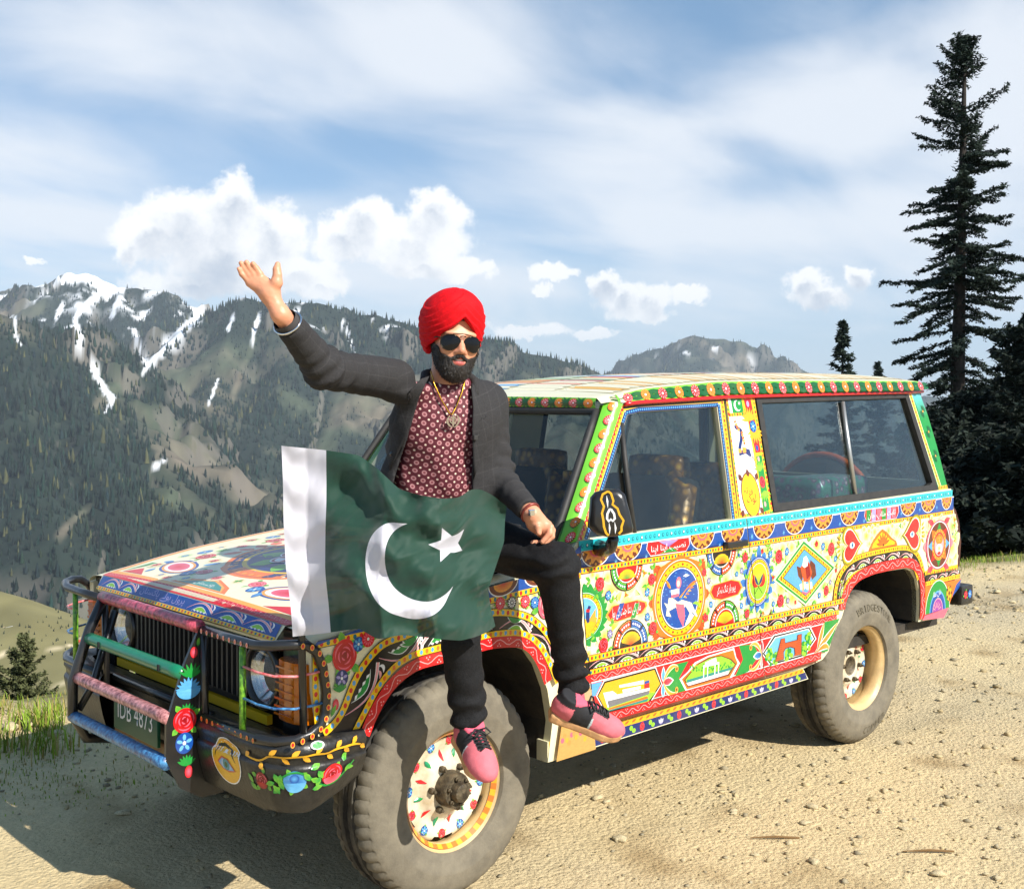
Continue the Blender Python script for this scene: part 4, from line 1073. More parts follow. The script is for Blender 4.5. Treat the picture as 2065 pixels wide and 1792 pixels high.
# bumper -------------------------------------------------------------------
BP = [(.392, .832), (.46, .845), (.55, .850), (.61, .842), (.655, .815), (.685, .765), (.702, .68), (.710, .52), (.713, .37), (.715, 0)]
BP = BP+[(x, -y) for x, y in reversed(BP[:-1])]
BPa = np.array(BP); BPL = np.concatenate(([0], np.cumsum(np.linalg.norm(np.diff(BPa, axis=0), axis=1))))
def bpath(s_):
    x, y = np.interp(s_, BPL, BPa[:, 0]), np.interp(s_, BPL, BPa[:, 1])
    e = .02; d = np.array((np.interp(s_+e, BPL, BPa[:, 0])-np.interp(s_-e, BPL, BPa[:, 0]), np.interp(s_+e, BPL, BPa[:, 1])-np.interp(s_-e, BPL, BPa[:, 1]))); d /= np.linalg.norm(d)
    return np.array((x, y)), np.array((-d[1], d[0]))*(1 if True else -1)
BPROF = [(-.10, .655), (-.03, .668), (-.006, .664), (.004, .648), (.006, .632), (-.002, .618), (-.004, .600), (.004, .594), (.006, .586), (.002, .560), (-.006, .52), (-.018, .475), (-.030, .448), (-.09, .440)]
def bump_h(z): return float(np.interp(-z, [-b for a, b in BPROF[2:]], [a for a, b in BPROF[2:]]))
def bpoint(s_, h, z):
    p, n = bpath(s_)
    # the lower edge climbs towards the rear tip
    return (p[0]+n[0]*h, p[1]+n[1]*h, z)
nsign = 1.0 if bpath(BPL[-1]/2)[1][0] > 0 else -1.0
def bfix(s_, h, z): return bpoint(s_, h*nsign, z)
mb = MB()
S36 = float(np.interp(-.369, -BPa[:10, 1], BPL[:10]))
def bz(s_, z):
    e = min(s_, BPL[-1]-s_)           # distance from tip: lower corner is cut away at the wheel
    if z < .60 and e < .20: z = z+(.60-z)*.42*(1-e/.20)
    return z
bumps_ = []
for ss in (np.linspace(0, S36, 34), np.linspace(BPL[-1]-S36, BPL[-1], 34)):
    mb = MB(); bumps_.append(mb); mb.grid(lambda s_, k: bfix(s_, BPROF[int(k)][0], bz(s_, BPROF[int(k)][1])), ss, range(len(BPROF)))
M_bump = mat('scuffed_black_bumper', (.010, .010, .010), rough=.42, coat=.15, noise=1, nscale=34, col2=(.028, .026, .022), bump=.2, bscale=70)
bumper = cpart(bumps_[0], 'bumper_corner', M_bump, angle=50); cpart(bumps_[1], 'bumper_corner', M_bump, angle=50)
cpart(MB().box((.60, 0, .53), (.06, 1.3, .24), bev=.02), 'front_valance', M_bump)
# bull bar -----------------------------------------------------------------
bull = cpart(MB().tube([(.66, -.36, .655), (.66, .36, .655)], .016), 'bull_bar', M_black, smooth=True)
plate = [(.690, .950), (.704, .953), (.758, .841), (.820, .660), (.822, .545), (.772, .446), (.70, .40), (.62, .40), (.66, .52), (.690, .60)]
for sg in (1, -1):
    if sg > 0:
        MB().prism(plate, lambda u, v, h: (u, .36+h, v), -.006, .006).build('side_plate', M_black, bull)
    else:
        MB().tube([(.704, -.36, .95), (.758, -.36, .841), (.82, -.36, .66), (.822, -.36, .545), (.772, -.36, .446), (.64, -.36, .42)], .019).tube([(.66, -.36, .90), (.745, -.36, .64), (.80, -.36, .555)], .014).build('side_plate', M_black, bull, smooth=True)
    MB().tube([(.694, sg*.372, .955), (.69, sg*.372, .60)], .013).build('upright', M_black, bull, smooth=True)
def barmat(name, a, b):
    return mat(name, tuple(K(a)*.9), rough=.35, coat=.3, noise=1, nscale=60, col2=tuple(K(b)*.9), bump=.25, bscale=60)
bars = [(.705, .955, barmat('pink_marbled_paint', 'pnk', 'mar')), (.762, .812, mat('green_enamel', lin((20, 120, 84)), rough=.3, coat=.4, noise=.12, nscale=30)), (.806, .675, barmat('rose_marbled_paint', 'lpk', 'mar')), (.818, .535, barmat('blue_marbled_paint', 'lbl', 'dbl'))]
for x, z, m_ in bars:
    MB().tube([(x, -.365, z), (x, -.3, z), (x, .3, z), (x, .365, z)], .0215, 16).build('crossbar', m_, bull, smooth=True)
for yy in (-.22, .24): MB().box((.785, yy, .812), (.004, .012, .02)).build('bolt_hole', M_dark, bull)
for sg in (1, -1):
    loop = [(.70, .385, .945), (.702, .56, .946), (.70, .70, .948), (.682, .765, .955), (.64, .806, .958), (.60, .82, .955), (.565, .822, .93), (.543, .822, .88), (.530, .822, .80), (.534, .822, .74), (.55, .822, .703), (.585, .82, .683), (.63, .812, .672), (.675, .775, .668), (.70, .71, .667), (.705, .55, .664), (.70, .385, .664)]
    MB().tube([(x, sg*y, z) for x, y, z in loop], .0155, 12).build('headlight_hoop', M_black, bull, smooth=True)
    MB().tube([(.70, sg*.625, .668), (.70, sg*.625, .945)], .0105).build('post', barmat('green_marbled_paint', 'lim', 'dgr'), bull, smooth=True)
    for zz, cc in ((.862, barmat('red_marbled_paint', 'red', 'lpk')), (.765, barmat('blue_dotted_paint', 'lbl', 'dbl'))):
        MB().tube([(.702, sg*.625, zz+.012), (.695, sg*.70, zz+.004), (.675, sg*.765, zz), (.63, sg*.808, zz), (.58, sg*.822, zz+.004), (.535, sg*.824, zz+.008)], .0042, 8).build('thin_bar', cc, bull, smooth=True)
A = Art()
for k in range(9): A.ell(.40+.035*k, .947, .006, .008, 'lpk'); A.ell(.40+.035*k, .947, .0035, .005, 'org')
for k in range(10): A.ell(.40+.035*k, .667, .006, .008, 'lor'); A.ell(.40+.035*k, .667, .0035, .005, 'red')
A.build('painted_dots', lambda u, v, h: (.7172+h, u, v), bull)
A = Art()
for q, k in ((loop[4:14], 11),):
    P = np.array([(a[0], a[2]) for a in q]); L = np.concatenate(([0], np.cumsum(np.linalg.norm(np.diff(P, axis=0), axis=1))))
    for i in range(13):
        t = (i+.5)*L[-1]/13; x, z = np.interp(t, L, P[:, 0]), np.interp(t, L, P[:, 1])
        A.ell(-x, z, .0075, .0095, 'lor'); A.ell(-x, z, .005, .0065, 'red')
A.build('painted_dots', lambda u, v, h: (-u, .8385+h, v), bull)
A = Art()                                     # dots down the front of the upright, flowers on the side plate
for i in range(9): A.ell(-.682, .925-i*.036, .004, .007, 'lor'); A.ell(-.682, .925-i*.036, .0022, .004, 'red')
for (x, z, kind, r) in ((.712, .905, 'leaf', .022), (.725, .875, 'bud', .018), (.735, .815, 'fern', .04), (.745, .760, 'blue', .042), (.752, .700, 'fern', .03), (.758, .662, 'rose', .042), (.760, .590, 'bl2', .036), (.752, .535, 'fern', .03), (.745, .495, 'bud', .02)):
    if kind == 'fern': A.fern(-x, z-.02, r*1.2, math.pi/2, 'grn', 7, .010)
    elif kind == 'leaf': A.leaf(-x, z-.012, r*1.3, r*.6, 1.4)
    elif kind == 'bud': A.ell(-x, z, r*.7, r, 'red', 'pnk')
    elif kind == 'blue':
        A.fern(-x, z-.005, r*1.05, math.pi/2, 'lbl', 9, .012); A.half(-x, z, r, r*.75, 'lbl', 'sky', up=-1)
    elif kind == 'rose': A.rose(-x, z, r*.95, r*.95, ('drd', 'red', 'pnk'), 4)
    else: A.bloom(-x, z, r*.85, ('blu', 'sky'), 5)
A.build('painted_flowers', lambda u, v, h: (-u, .3662+h, v), bull)

# glazing and cabin ---------------------------------------------------------
ws = [(-.525, .745, 1.146), (-.882, .640, 1.668)]
def wsp(k, t, off=0.0):
    a, b = np.array(ws[0]), np.array(ws[1]); p = a+(b-a)*t
    bow = .05*(1-k*k)
    n = np.array((.825, 0, .565))
    return (p[0]+bow+n[0]*off, p[1]*k, p[2]+n[2]*off-.004*(1-k*k)*0)
wsh = cpart(MB().grid(lambda k, t: wsp(k, t), np.linspace(-.965, .965, 15), np.linspace(.05, .95, 7)), 'windshield', glass_mat('windshield_glass', (.60, .66, .68), .010), smooth=True)
mb = MB()
kk = [(k, 0.0) for k in np.linspace(-1, 1, 13)]+[(1, t) for t in np.linspace(.15, .85, 5)]+[(k, 1.0) for k in np.linspace(1, -1, 13)]+[(-1, t) for t in np.linspace(.85, .15, 5)]
mb.tube([wsp(k*.985, .03+.918*t, .004) for k, t in kk], .016, 8, closed=True)
mb.build('rubber_seal', M_rubber, wsh, smooth=True)
for y0 in (.1, -.45): MB().tube([wsp(y0/.72, .03, .02), wsp(y0/.72+.25, .12, .018), wsp(y0/.72+.62, .10, .016)], .006, 6).build('wiper', M_rubber, wsh)
M_green = mat('lime_green_enamel', tuple(np.array(lin((122, 206, 60)))*.9), rough=.25, coat=.5, noise=.1, nscale=5)
GO = [(-.600, 1.166), (-.948, 1.668), (-1.05, 1.683), (-1.622, 1.700), (-1.602, 1.182)]
GI = [(-.655, 1.172), (-.975, 1.630), (-1.05, 1.642), (-1.568, 1.664), (-1.556, 1.184)]
BPIL = [(-1.608, 1.186), (-1.640, 1.704), (-1.852, 1.712), (-1.862, 1.194)]
RWO = [(-1.868, 1.196), (-1.862, 1.707), (-3.262, 1.742), (-3.420, 1.225), (-3.38, 1.208), (-2.6, 1.203)]
RWI = [(-1.905, 1.232), (-1.900, 1.680), (-3.228, 1.712), (-3.365, 1.262), (-3.33, 1.248), (-2.6, 1.240)]
CPIL = [(-3.425, 1.222), (-3.265, 1.742), (-3.392, 1.748), (-3.445, 1.62), (-3.49, 1.45), (-3.532, 1.222)]
apillar = {}; bpillar = {}; cpillar = {}; wframe = {}; rwin = {}
for sg in (1, -1):
    f = ghf(sg)
    mb = MB()
    inn = [(-.532, sg*.752, 1.150), (-.892, sg*.648, 1.682)]; out_ = [(-.600, sg*.792, 1.166), (-.952, sg*.694, 1.676)]
    def ap(t, k):
        a = np.array(inn[0])*(1-t)+np.array(inn[1])*t; b = np.array(out_[0])*(1-t)+np.array(out_[1])*t
        p = a*(1-k)+b*k; bul = .012*math.sin(k*math.pi); return (p[0]+bul*.6, p[1]+sg*bul*.8, p[2]+.2*bul)
    mb.grid(lambda t, k: ap(t, k), np.linspace(0, 1, 9), np.linspace(0, 1, 7))
    mb.add([(-.55, sg*.72, 1.15), (-.90, sg*.62, 1.67), (-.96, sg*.67, 1.66), (-.62, sg*.76, 1.16)], [(0, 1, 2, 3)])
    apillar[sg] = cpart(mb, 'windshield_pillar', M_green, smooth=True)
    wframe[sg] = MB().ring(xs(*GO), xs(*GI), f, -.03, 0).build('window_frame', M_body, door[sg])
    MB().prism(xs(*shrink(GI, -.004)), f, -.020, -.016).build('window_pane', M_glass, door[sg])
    MB().tube([f(.922, 1.172, -.004), f(.925, 1.40, -.004), f(.935, 1.60, -.004)], .011, 8).build('quarter_light_bar', M_rubber, door[sg], smooth=True)
    bpillar[sg] = cpart(MB().prism(xs(*BPIL), f, -.04, .002), 'middle_pillar', M_body)
    cpillar[sg] = cpart(MB().prism(xs(*CPIL), f, -.04, .002), 'rear_pillar', M_body)
    rwin[sg] = cpart(MB().ring(xs(*RWO), xs(*RWI), f, -.03, .006), 'side_window', M_rubber)
    MB().prism(xs(*shrink(RWI, -.004)), f, -.016, -.012).build('window_pane', M_glass, rwin[sg])
    MB().tube([f(2.585, 1.238, -.004), f(2.603, 1.69, -.004)], .012, 8).build('sliding_bar', mat('aluminium', (.42, .43, .42), rough=.4, metal=.8), rwin[sg], smooth=True)
# tail: back wall with a framed window
mb = MB()
for (z0, z1, y0, y1) in ((.52, 1.22, -.74, .74),):
    mb.add([(-3.60, y0, z0), (-3.60, y1, z0), (-3.53, y1*.98, z1), (-3.53, y0*.98, z1)], [(0, 1, 2, 3)])
tl = lambda u, v, h: (-3.535+(v-1.22)*.27-h, u, v)
mb.ring([(-.73, 1.22), (.73, 1.22), (.66, 1.75), (-.66, 1.75)], [(-.64, 1.26), (.64, 1.26), (.58, 1.70), (-.58, 1.70)], tl, -.03, 0)
tailgate = cpart(mb, 'tailgate', M_body)
MB().prism([(-.645, 1.255), (.645, 1.255), (.585, 1.705), (-.585, 1.705)], tl, -.018, -.014).build('window_pane', M_glass, tailgate)
MB().lathe([(.17, -.1), (.30, -.11), (.345, -.06), (.35, 0), (.345, .06), (.30, .11), (.17, .1)], 40, 'x', (-3.76, -.1, 1.02)).build('spare_tyre', M_rubber, tailgate, smooth=True)
MB().tube([(-3.70, -.1+.345*math.cos(a), 1.02+.345*math.sin(a)) for a in np.linspace(0, 6.283, 40, endpoint=False)], .022, 8, closed=True).build('tyre_cover_band', mat('orange_cover', lin((214, 96, 40)), rough=.5, noise=.3), tailgate, smooth=True)
for sg in (1, -1):
    mb = MB(); mb.prism([(3.600, 1.10), (3.555, 1.135), (3.60, 1.02), (3.636, .92), (3.64, .80), (3.618, .775), (3.66, .79), (3.672, .92), (3.64, 1.04)], lambda u, v, h, sg=sg: (-u, sg*h, v), .66, .798)
    cpart(mb, 'tail_light', mat('dark_red_lens', lin((70, 18, 22)), rough=.2, coat=.5))
mb = MB().box((-3.70, 0, .625), (.14, 1.66, .11), bev=.02)
rbump = cpart(mb, 'rear_bumper', M_bump)
# roof ----------------------------------------------------------------------
GUT = [(-.90, 1.682), (-.95, 1.679), (-1.0, 1.683), (-1.05, 1.687), (-1.63, 1.712), (-2.4, 1.730), (-3.26, 1.748), (-3.40, 1.755)]
def gut_z(x): return float(np.interp(-x, [-a for a, b in GUT], [b for a, b in GUT]))
def roof_top(x): return float(np.interp(-x, [.86, .93, 1.1, 1.56, 2.25, 3.26, 3.40], [.02, .030, .048, .062, .062, .056, .048]))
def roofp(x, k):
    """k in [-1,1] across; outer 8% is the upright painted edge"""
    g = gut_z(x); t = roof_top(x); sgn = 1 if k >= 0 else -1; a = abs(k)
    yo = (gh_y(g)+.012)
    if x > -.95: yo = yo-(x+.95)*.45
    if a > .9:
        s_ = (1-a)/.1
        return (x, sgn*(yo-.022*s_), g+t*s_)
    s_ = a/.9; yi = yo-.022
    crown = float(np.interp(-x, [.86, .95, 1.3, 2.0, 2.9, 3.4], [.004, .012, .024, .042, .046, .04]))
    return (x, sgn*yi*s_, g+t+crown*(1-s_**2.6))
rx = [-.862, -.90, -.95, -1.0, -1.1, -1.3, -1.56, -1.9, -2.25, -2.6, -2.95, -3.2, -3.35, -3.40, -3.425]
def roofq(x, k):
    p = list(roofp(x, k)); f_ = 1-abs(k)**4
    if x > -.87: p[2] -= .006
    if x < -3.41: p[2] = gut_z(-3.40)+.004
    if x > -1.0: p[0] += .05*(1-min(1, abs(k)/.93)**2)*(1+x+.0)/.14 if x > -1 else 0
    return tuple(p)
kks = sorted(set([-1, -.95, -.9, .9, .95, 1]+list(np.linspace(-.86, .86, 21))))
roof = cpart(MB().grid(roofq, rx, kks), 'roof', M_body, smooth=True)
# header above the windshield
def header(k, t):
    a = np.array(wsp(k*.99, .958, .010)); b = np.array(roofq(-.862, k*.9)); p = a*(1-t)+b*t
    return (p[0]+.008*math.sin(t*3.14), p[1], p[2])
MB().grid(header, np.linspace(-1, 1, 17), np.linspace(0, 1, 4)).build('header', M_green, roof, smooth=True)
for sg in (1, -1):
    mb = MB(); pts = [(x, sg*(gh_y(gut_z(x))+.016), gut_z(x)-.006) for x in (-.955, -1.0, -1.05, -1.63, -2.4, -3.26, -3.41)]
    mb.tube(pts, .0085, 6); mb.build('gutter', mat('red_enamel', tuple(K('red')*.9), rough=.3, coat=.4), roof, smooth=True)
    mb = MB(); mb.tube([(x, y-sg*.02, z-.018) for x, y, z in pts], .012, 6); mb.build('door_seal', M_rubber, roof)
cpart(MB().grid(lambda x, k: (x, k*.62, gut_z(x)+.01), [-.95, -1.6, -2.4, -3.3], [-1, 0, 1]), 'headlining', mat('grey_headlining', (.12, .12, .11), rough=.9))
# mirror and door handle
mir = cpart(MB().tube([(-.70, .80, 1.135), (-.685, .85, 1.135), (-.66, .90, 1.15), (-.64, .93, 1.19)], [.032, .03, .024, .02], 10), 'wing_mirror', M_black, smooth=True)
mo = [(-.52, 1.21), (-.49, 1.26), (-.503, 1.335), (-.54, 1.362), (-.60, 1.368), (-.655, 1.358), (-.69, 1.32), (-.715, 1.25), (-.72, 1.213), (-.70, 1.205), (-.60, 1.198)]
MC = np.array((-.60, .955, 1.285)); MN = np.array((.66, .75, .05)); MN /= np.linalg.norm(MN)
MU = np.cross((0, 0, 1), MN); MU /= np.linalg.norm(MU); MW = np.cross(MN, MU)
def mirf(u, v, h): return tuple(MC+MU*u+MW*v+MN*h)
mpx = [(350, 850), (420, 770), (600, 722), (770, 728), (860, 800), (930, 1050), (985, 1300), (975, 1370), (800, 1415), (600, 1440), (430, 1400), (310, 1290), (330, 1100)]
def M2(x, y):
    p = onplane('m', x, y, MN, MN@MC)-MC; return (float(p@MU), float(p@MW))
mq = [M2(*q) for q in mpx]
c0 = np.mean(mq, 0)
def mlayer(f_, h): return [mirf(c0[0]+(a-c0[0])*f_, c0[1]+(b-c0[1])*f_, h) for a, b in mq]
mb = MB(); n = len(mq); Ls = [mlayer(.97, -.05), mlayer(1.0, -.03), mlayer(1.0, -.006), mlayer(.93, .006), mlayer(.7, .012)]
for L in Ls: mb.v += [tuple(p) for p in L]
for q in range(4):
    for i in range(n): mb.f.append((q*n+i, q*n+(i+1) % n, (q+1)*n+(i+1) % n, (q+1)*n+i))
mb.f.append(tuple(range(4*n, 5*n))); mb.f.append(tuple(range(n-1, -1, -1)))
mb.build('mirror_shell', M_black, mir, smooth=True)
A = Art()
ol = [M2(*q) for q in ((600, 755), (645, 790), (680, 900), (665, 950), (740, 1010), (770, 1100), (830, 1190), (800, 1280), (800, 1340), (760, 1385))]
orr = [M2(*q) for q in ((600, 755), (520, 800), (495, 880), (540, 980), (510, 1080), (530, 1180), (540, 1280), (570, 1370), (610, 1410))]
A.stroke(ol, .008, 'gld'); A.stroke(orr, .008, 'gld')
A.stroke([M2(578, 820), M2(590, 900), M2(597, 1005)], .007, 'wht', 'both')
A.stroke([M2(*q) for q in ((625, 1020), (590, 1090), (585, 1160), (610, 1200), (640, 1170), (670, 1195), (700, 1160), (690, 1090), (650, 1030), (620, 1020))], .008, 'wht')
A.stroke([M2(615, 1220), M2(625, 1300), M2(622, 1390)], .0065, 'wht', 'both'); A.stroke([M2(697, 1210), M2(712, 1300), M2(707, 1385)], .0065, 'wht', 'both')
A.build('lettering', lambda u, v, h: mirf(u, v, .0125+h), mir)
hx0, hz0 = SX(4, 1265, 345); hx1, hz1 = SX(4, 1405, 400)
MB().box(((hx0+hx1)/2, .817, (hz0+hz1)/2), (abs(hx1-hx0), .03, .028), bev=.008).build('handle', M_black, door[1])
MB().box((-1.46, -.817, 1.11), (.13, .03, .028), bev=.008).build('handle', M_black, door[-1])
# wheels --------------------------------------------------------------------
def tyre_mat():
    m, t, out = nt('dusty_tyre_rubber')
    b = N(t, 'ShaderNodeBsdfPrincipled', Roughness=.85)
    tc = N(t, 'ShaderNodeTexCoord'); nz = N(t, 'ShaderNodeTexNoise', Scale=9., Detail=8., Roughness=.7); t.links.new(tc.outputs['Object'], nz.inputs['Vector'])
    sx = N(t, 'ShaderNodeSeparateXYZ'); t.links.new(tc.outputs['Object'], sx.inputs[0])
    # dust clings to the outer sidewall (object +Y) and thins out over the tread
    rp = N(t, 'ShaderNodeMapRange'); rp.inputs[1].default_value = .02; rp.inputs[2].default_value = .10; rp.inputs[3].default_value = .0; rp.inputs[4].default_value = .42
    ab = N(t, 'ShaderNodeMath', _operation='ABSOLUTE'); t.links.new(sx.outputs[1], ab.inputs[0]); t.links.new(ab.outputs[0], rp.inputs[0])
    ad = N(t, 'ShaderNodeMath', _operation='MULTIPLY_ADD'); ad.inputs[1].default_value = .9; t.links.new(nz.outputs[0], ad.inputs[0]); 
    sb = N(t, 'ShaderNodeMath', _operation='ADD'); sb.inputs[1].default_value = -.42; t.links.new(rp.outputs[0], sb.inputs[0]); t.links.new(sb.outputs[0], ad.inputs[2])
    mx = N(t, 'ShaderNodeMix', _data_type='RGBA'); mx.inputs[6].default_value = (.022, .021, .02, 1); mx.inputs[7].default_value = (*lin((158, 148, 126)), 1)
    t.links.new(ad.outputs[0], mx.inputs[0]); mx.clamp_factor = True
    t.links.new(mx.outputs[2], b.inputs['Base Color'])
    n2 = N(t, 'ShaderNodeTexNoise', Scale=120., Detail=3.); t.links.new(tc.outputs['Object'], n2.inputs['Vector'])
    bp = N(t, 'ShaderNodeBump', Strength=.25, Distance=.004); t.links.new(n2.outputs[0], bp.inputs['Height']); t.links.new(bp.outputs[0], b.inputs['Normal'])
    t.links.new(b.outputs[0], out.inputs[0]); return m
M_tyre = tyre_mat()
M_rim = mat('cream_wheel_enamel', lin((206, 176, 124)), rough=.45, noise=.25, nscale=9, bump=.1)
M_disc = mat('white_wheel_enamel', lin((226, 220, 200)), rough=.3, coat=.4, noise=.45, nscale=8, col2=lin((176, 156, 120)))
M_hub = mat('greasy_hub', lin((110, 98, 76)), rough=.55, metal=.35, noise=.6, nscale=40, col2=lin((44, 38, 30)), bump=.4)
TR = .377; TWD = .115
tp = [(.208, .098), (.214, .110), (.235, .117), (.262, .119), (.272, .122), (.278, .121), (.300, .118), (.330, .110), (.349, .100), (.357, .094), (.362, .088), (.370, .078), (.3745, .066), (.3752, .050), (.3755, .047), (.366, .044), (.366, .038), (.3768, .035), (.377, .016), (.377, .013), (.367, .010), (.367, .004), (.377, .001)]
tp = tp+[(r, -h) for r, h in reversed(tp[:-1])]
NT = 156
def tmod(i, q, r):
    if .350 < r and abs(tp[q][1]) > .045:
        g = i % 3 == 0
        if g: return r-.007
    if .372 < r and abs(tp[q][1]) < .046 and i % 6 == 1: return r-.003
    return r
tyre_me = MB().lathe(tp, NT, 'y', mod=tmod).mesh('tyre'); tyre_me.materials.append(M_tyre)
tyre_me.polygons.foreach_set('use_smooth', np.ones(len(tyre_me.polygons), bool))
try: tyre_me.set_sharp_from_angle(angle=R(32))
except Exception: pass
rim_me = MB().lathe([(.196, -.105), (.200, .020), (.186, .040), (.184, .072), (.196, .086), (.207, .094), (.2135, .104), (.2165, .103), (.2165, .094), (.208, .084)], 56, 'y').mesh('rim'); rim_me.materials.append(M_rim)
rim_me.polygons.foreach_set('use_smooth', np.ones(len(rim_me.polygons), bool))
def disc_mesh(d0):
    pr = [(.187, .0), (.180, .012), (.168, .020), (.150, .020), (.132, .012), (.118, .010), (.100, .022), (.086, .034), (.062, .036), (.045, .036)]
    mb = MB(); n = 64; k = len(pr)
    def mod(i, q, r): return r
    mb.lathe([(r, h+d0) for r, h in pr], n, 'y')
    me = mb.mesh('disc'); bm = bmesh.new(); bm.from_mesh(me)
    # ventilation slots round the outer edge
    dele = []
    for f in bm.faces:
        c = f.calc_center_median(); r = math.hypot(c.x, c.z); a = (math.degrees(math.atan2(c.z, c.x))-20) % 60
        if .172 < r < .187 and a < 26: dele.append(f)
    bmesh.ops.delete(bm, geom=dele, context='FACES'); bm.to_mesh(me); bm.free()
    me.materials.append(M_disc); me.polygons.foreach_set('use_smooth', np.ones(len(me.polygons), bool)); return me
hexn = MB().lathe([(.0, .022), (.009, .022), (.0125, .018), (.0125, 0)], 6, 'y').lathe([(.0, .03), (.006, .03), (.006, .02)], 8, 'y').mesh('nut'); hexn.materials.append(M_hub)
def wheel(x, sg, lab, depth, hubtype):
    w = empty('wheel', (x, sg*(SIDE_Y-.098), TR-.002)); w['label'] = lab
    cadopt(w)
    if sg < 0: w.rotation_euler = (0, 0, math.pi)
    for me in (tyre_me, rim_me):
        o = bpy.data.objects.new(me.name, me); COL.objects.link(o); o.parent = w
    link('disc', disc_mesh(depth), None, w)
    if hubtype == 'lock':
        MB().lathe([(.062, depth+.03), (.060, depth+.075), (.054, depth+.085), (.036, depth+.086), (.034, depth+.10), (.030, depth+.112), (.018, depth+.116), (0, depth+.116)], 24, 'y').build('hub', M_hub, w, angle=40)
        for k in range(6):
            o = bpy.data.objects.new('hub_bolt', hexn); COL.objects.link(o); o.parent = w; a = k*math.pi/3+.3; o.location = (.044*math.cos(a), depth+.083, .044*math.sin(a)); o.scale = (.6, .6, .6)
    else:
        MB().lathe([(.050, depth+.02), (.048, depth+.038), (.040, depth+.03), (.02, depth+.02), (0, depth+.02)], 24, 'y').build('hub', M_hub, w, angle=40)
    for k in range(6):
        o = bpy.data.objects.new('nut', hexn); COL.objects.link(o); o.parent = w; a = k*math.pi/3+.1; o.location = (.078*math.cos(a), depth+.034, .078*math.sin(a)); o.scale = (.9, 1, .9)
    if sg > 0:
        A = Art(); rr = np.random.default_rng(int(abs(x)*10)+3)
        for k in range(12):
            a = 2*math.pi*k/12+.1; r = .158
            px_, pz_ = -r*math.cos(a), r*math.sin(a)
            A.leaves(px_, pz_, .014, 3, a, 'grn', 'lim')
            if k % 2: A.rose(px_, pz_, .0155, .0165, ('drd', 'red', 'pnk'), 0)
            else: A.bloom(px_, pz_, .0155, ('blu', 'sky'), 6)
        for k in range(6):
            a = math.pi*k/3+.35
            A.stroke([(-.095*math.cos(a), .095*math.sin(a)), (-.112*math.cos(a), .112*math.sin(a)), (-.132*math.cos(a), .132*math.sin(a))], .014, 'red', 'both')
            b = a+.52; A.leaf(-.10*math.cos(b), .10*math.sin(b), .036, .016, math.pi-b, 'grn', 'teal')
        def prof_h(r): return depth+float(np.interp(r, [.09, .10, .118, .132, .150, .168, .180, .187], [.034, .022, .010, .012, .020, .020, .012, 0]))
        A.build('painted_flowers', lambda u, v, h: (-u, prof_h(math.hypot(u, v))+.0012+h, v), w)
        A = Art()
        for k in range(56):
            a = 2*math.pi*k/56
            A.stroke([(.190*math.cos(t), .190*math.sin(t)) for t in np.linspace(a, a+2*math.pi/56, 3)], .013, 'gld' if k % 2 else 'org')
        def rim_h(r): return float(np.interp(r, [.184, .196, .207, .2135], [.072, .086, .094, .104]))
        if hubtype == 'lock': A.build('painted_rim_dashes', lambda u, v, h: (-u, rim_h(math.hypot(u, v))+.001+h, v), w)
        if x < -1:
            for txt, a0, sgn in (('BRIDGESTONE', 1.35, 1), ('COPPER', -1.3, -1)):
                A = Art(); n = len(txt)
                for i, ch in enumerate(txt):
                    a = a0-(i-(n-1)/2)*.105 if sgn > 0 else a0+(i-(n-1)/2)*.12
                    V, F = glyphs(ch); ca, sa = math.cos(a), math.sin(a)
                    ww = .016 if ch == 'I' else .026
                    P = []
                    for p in V:
                        rr_ = .304+p[1]*.034*sgn; aa = a-p[0]*(.008 if ch == 'I' else .026)/.304*sgn
                        P.append((-rr_*math.cos(aa)*-1, rr_*math.sin(aa)))
                    A.raw(P, [tuple(f) for f in F], np.array(lin((104, 97, 80))))
                A.build('lettering', lambda u, v, h: (-u, .1205-(math.hypot(u, v)-.30)*.18+h, v), w, m=vcol_mat('raised_rubber_lettering', .9))
    return w
wheel(0, 1, 'front wheel with a greasy locking hub and red and yellow dashed rim', .030, 'lock')
wheel(0, -1, 'front wheel on the far flank', .030, 'lock')
wheel(-2.65, 1, 'rear wheel with a deep cream rim', -.012, 'plain')
wheel(-2.65, -1, 'rear wheel on the far flank', -.012, 'plain')
# cabin ---------------------------------------------------------------------
def brocade(name, a, b, c):
    if name in MATS: return MATS[name]
    m, t, out = nt(name); bs = N(t, 'ShaderNodeBsdfPrincipled', Roughness=.35, Metallic=.25)
    tc = N(t, 'ShaderNodeTexCoord'); v = N(t, 'ShaderNodeTexVoronoi', Scale=26.); t.links.new(tc.outputs['Object'], v.inputs['Vector'])
    cr = N(t, 'ShaderNodeValToRGB'); e = cr.color_ramp; e.elements[0].color = (*a, 1); e.elements[1].color = (*b, 1); e.elements[1].position = .55; x = e.elements.new(.3); x.color = (*c, 1)
    t.links.new(v.outputs[0], cr.inputs[0]); t.links.new(cr.outputs[0], bs.inputs['Base Color'])
    bp = N(t, 'ShaderNodeBump', Strength=.5, Distance=.01); t.links.new(v.outputs[0], bp.inputs['Height']); t.links.new(bp.outputs[0], bs.inputs['Normal'])
    t.links.new(bs.outputs[0], out.inputs[0]); MATS[name] = m; return m
M_gold = brocade('gold_brocade', lin((236, 190, 60)), lin((110, 70, 24)), lin((190, 130, 40)))
M_patch = brocade('patchwork_cloth', lin((220, 216, 210)), lin((80, 140, 126)), lin((130, 90, 130)))
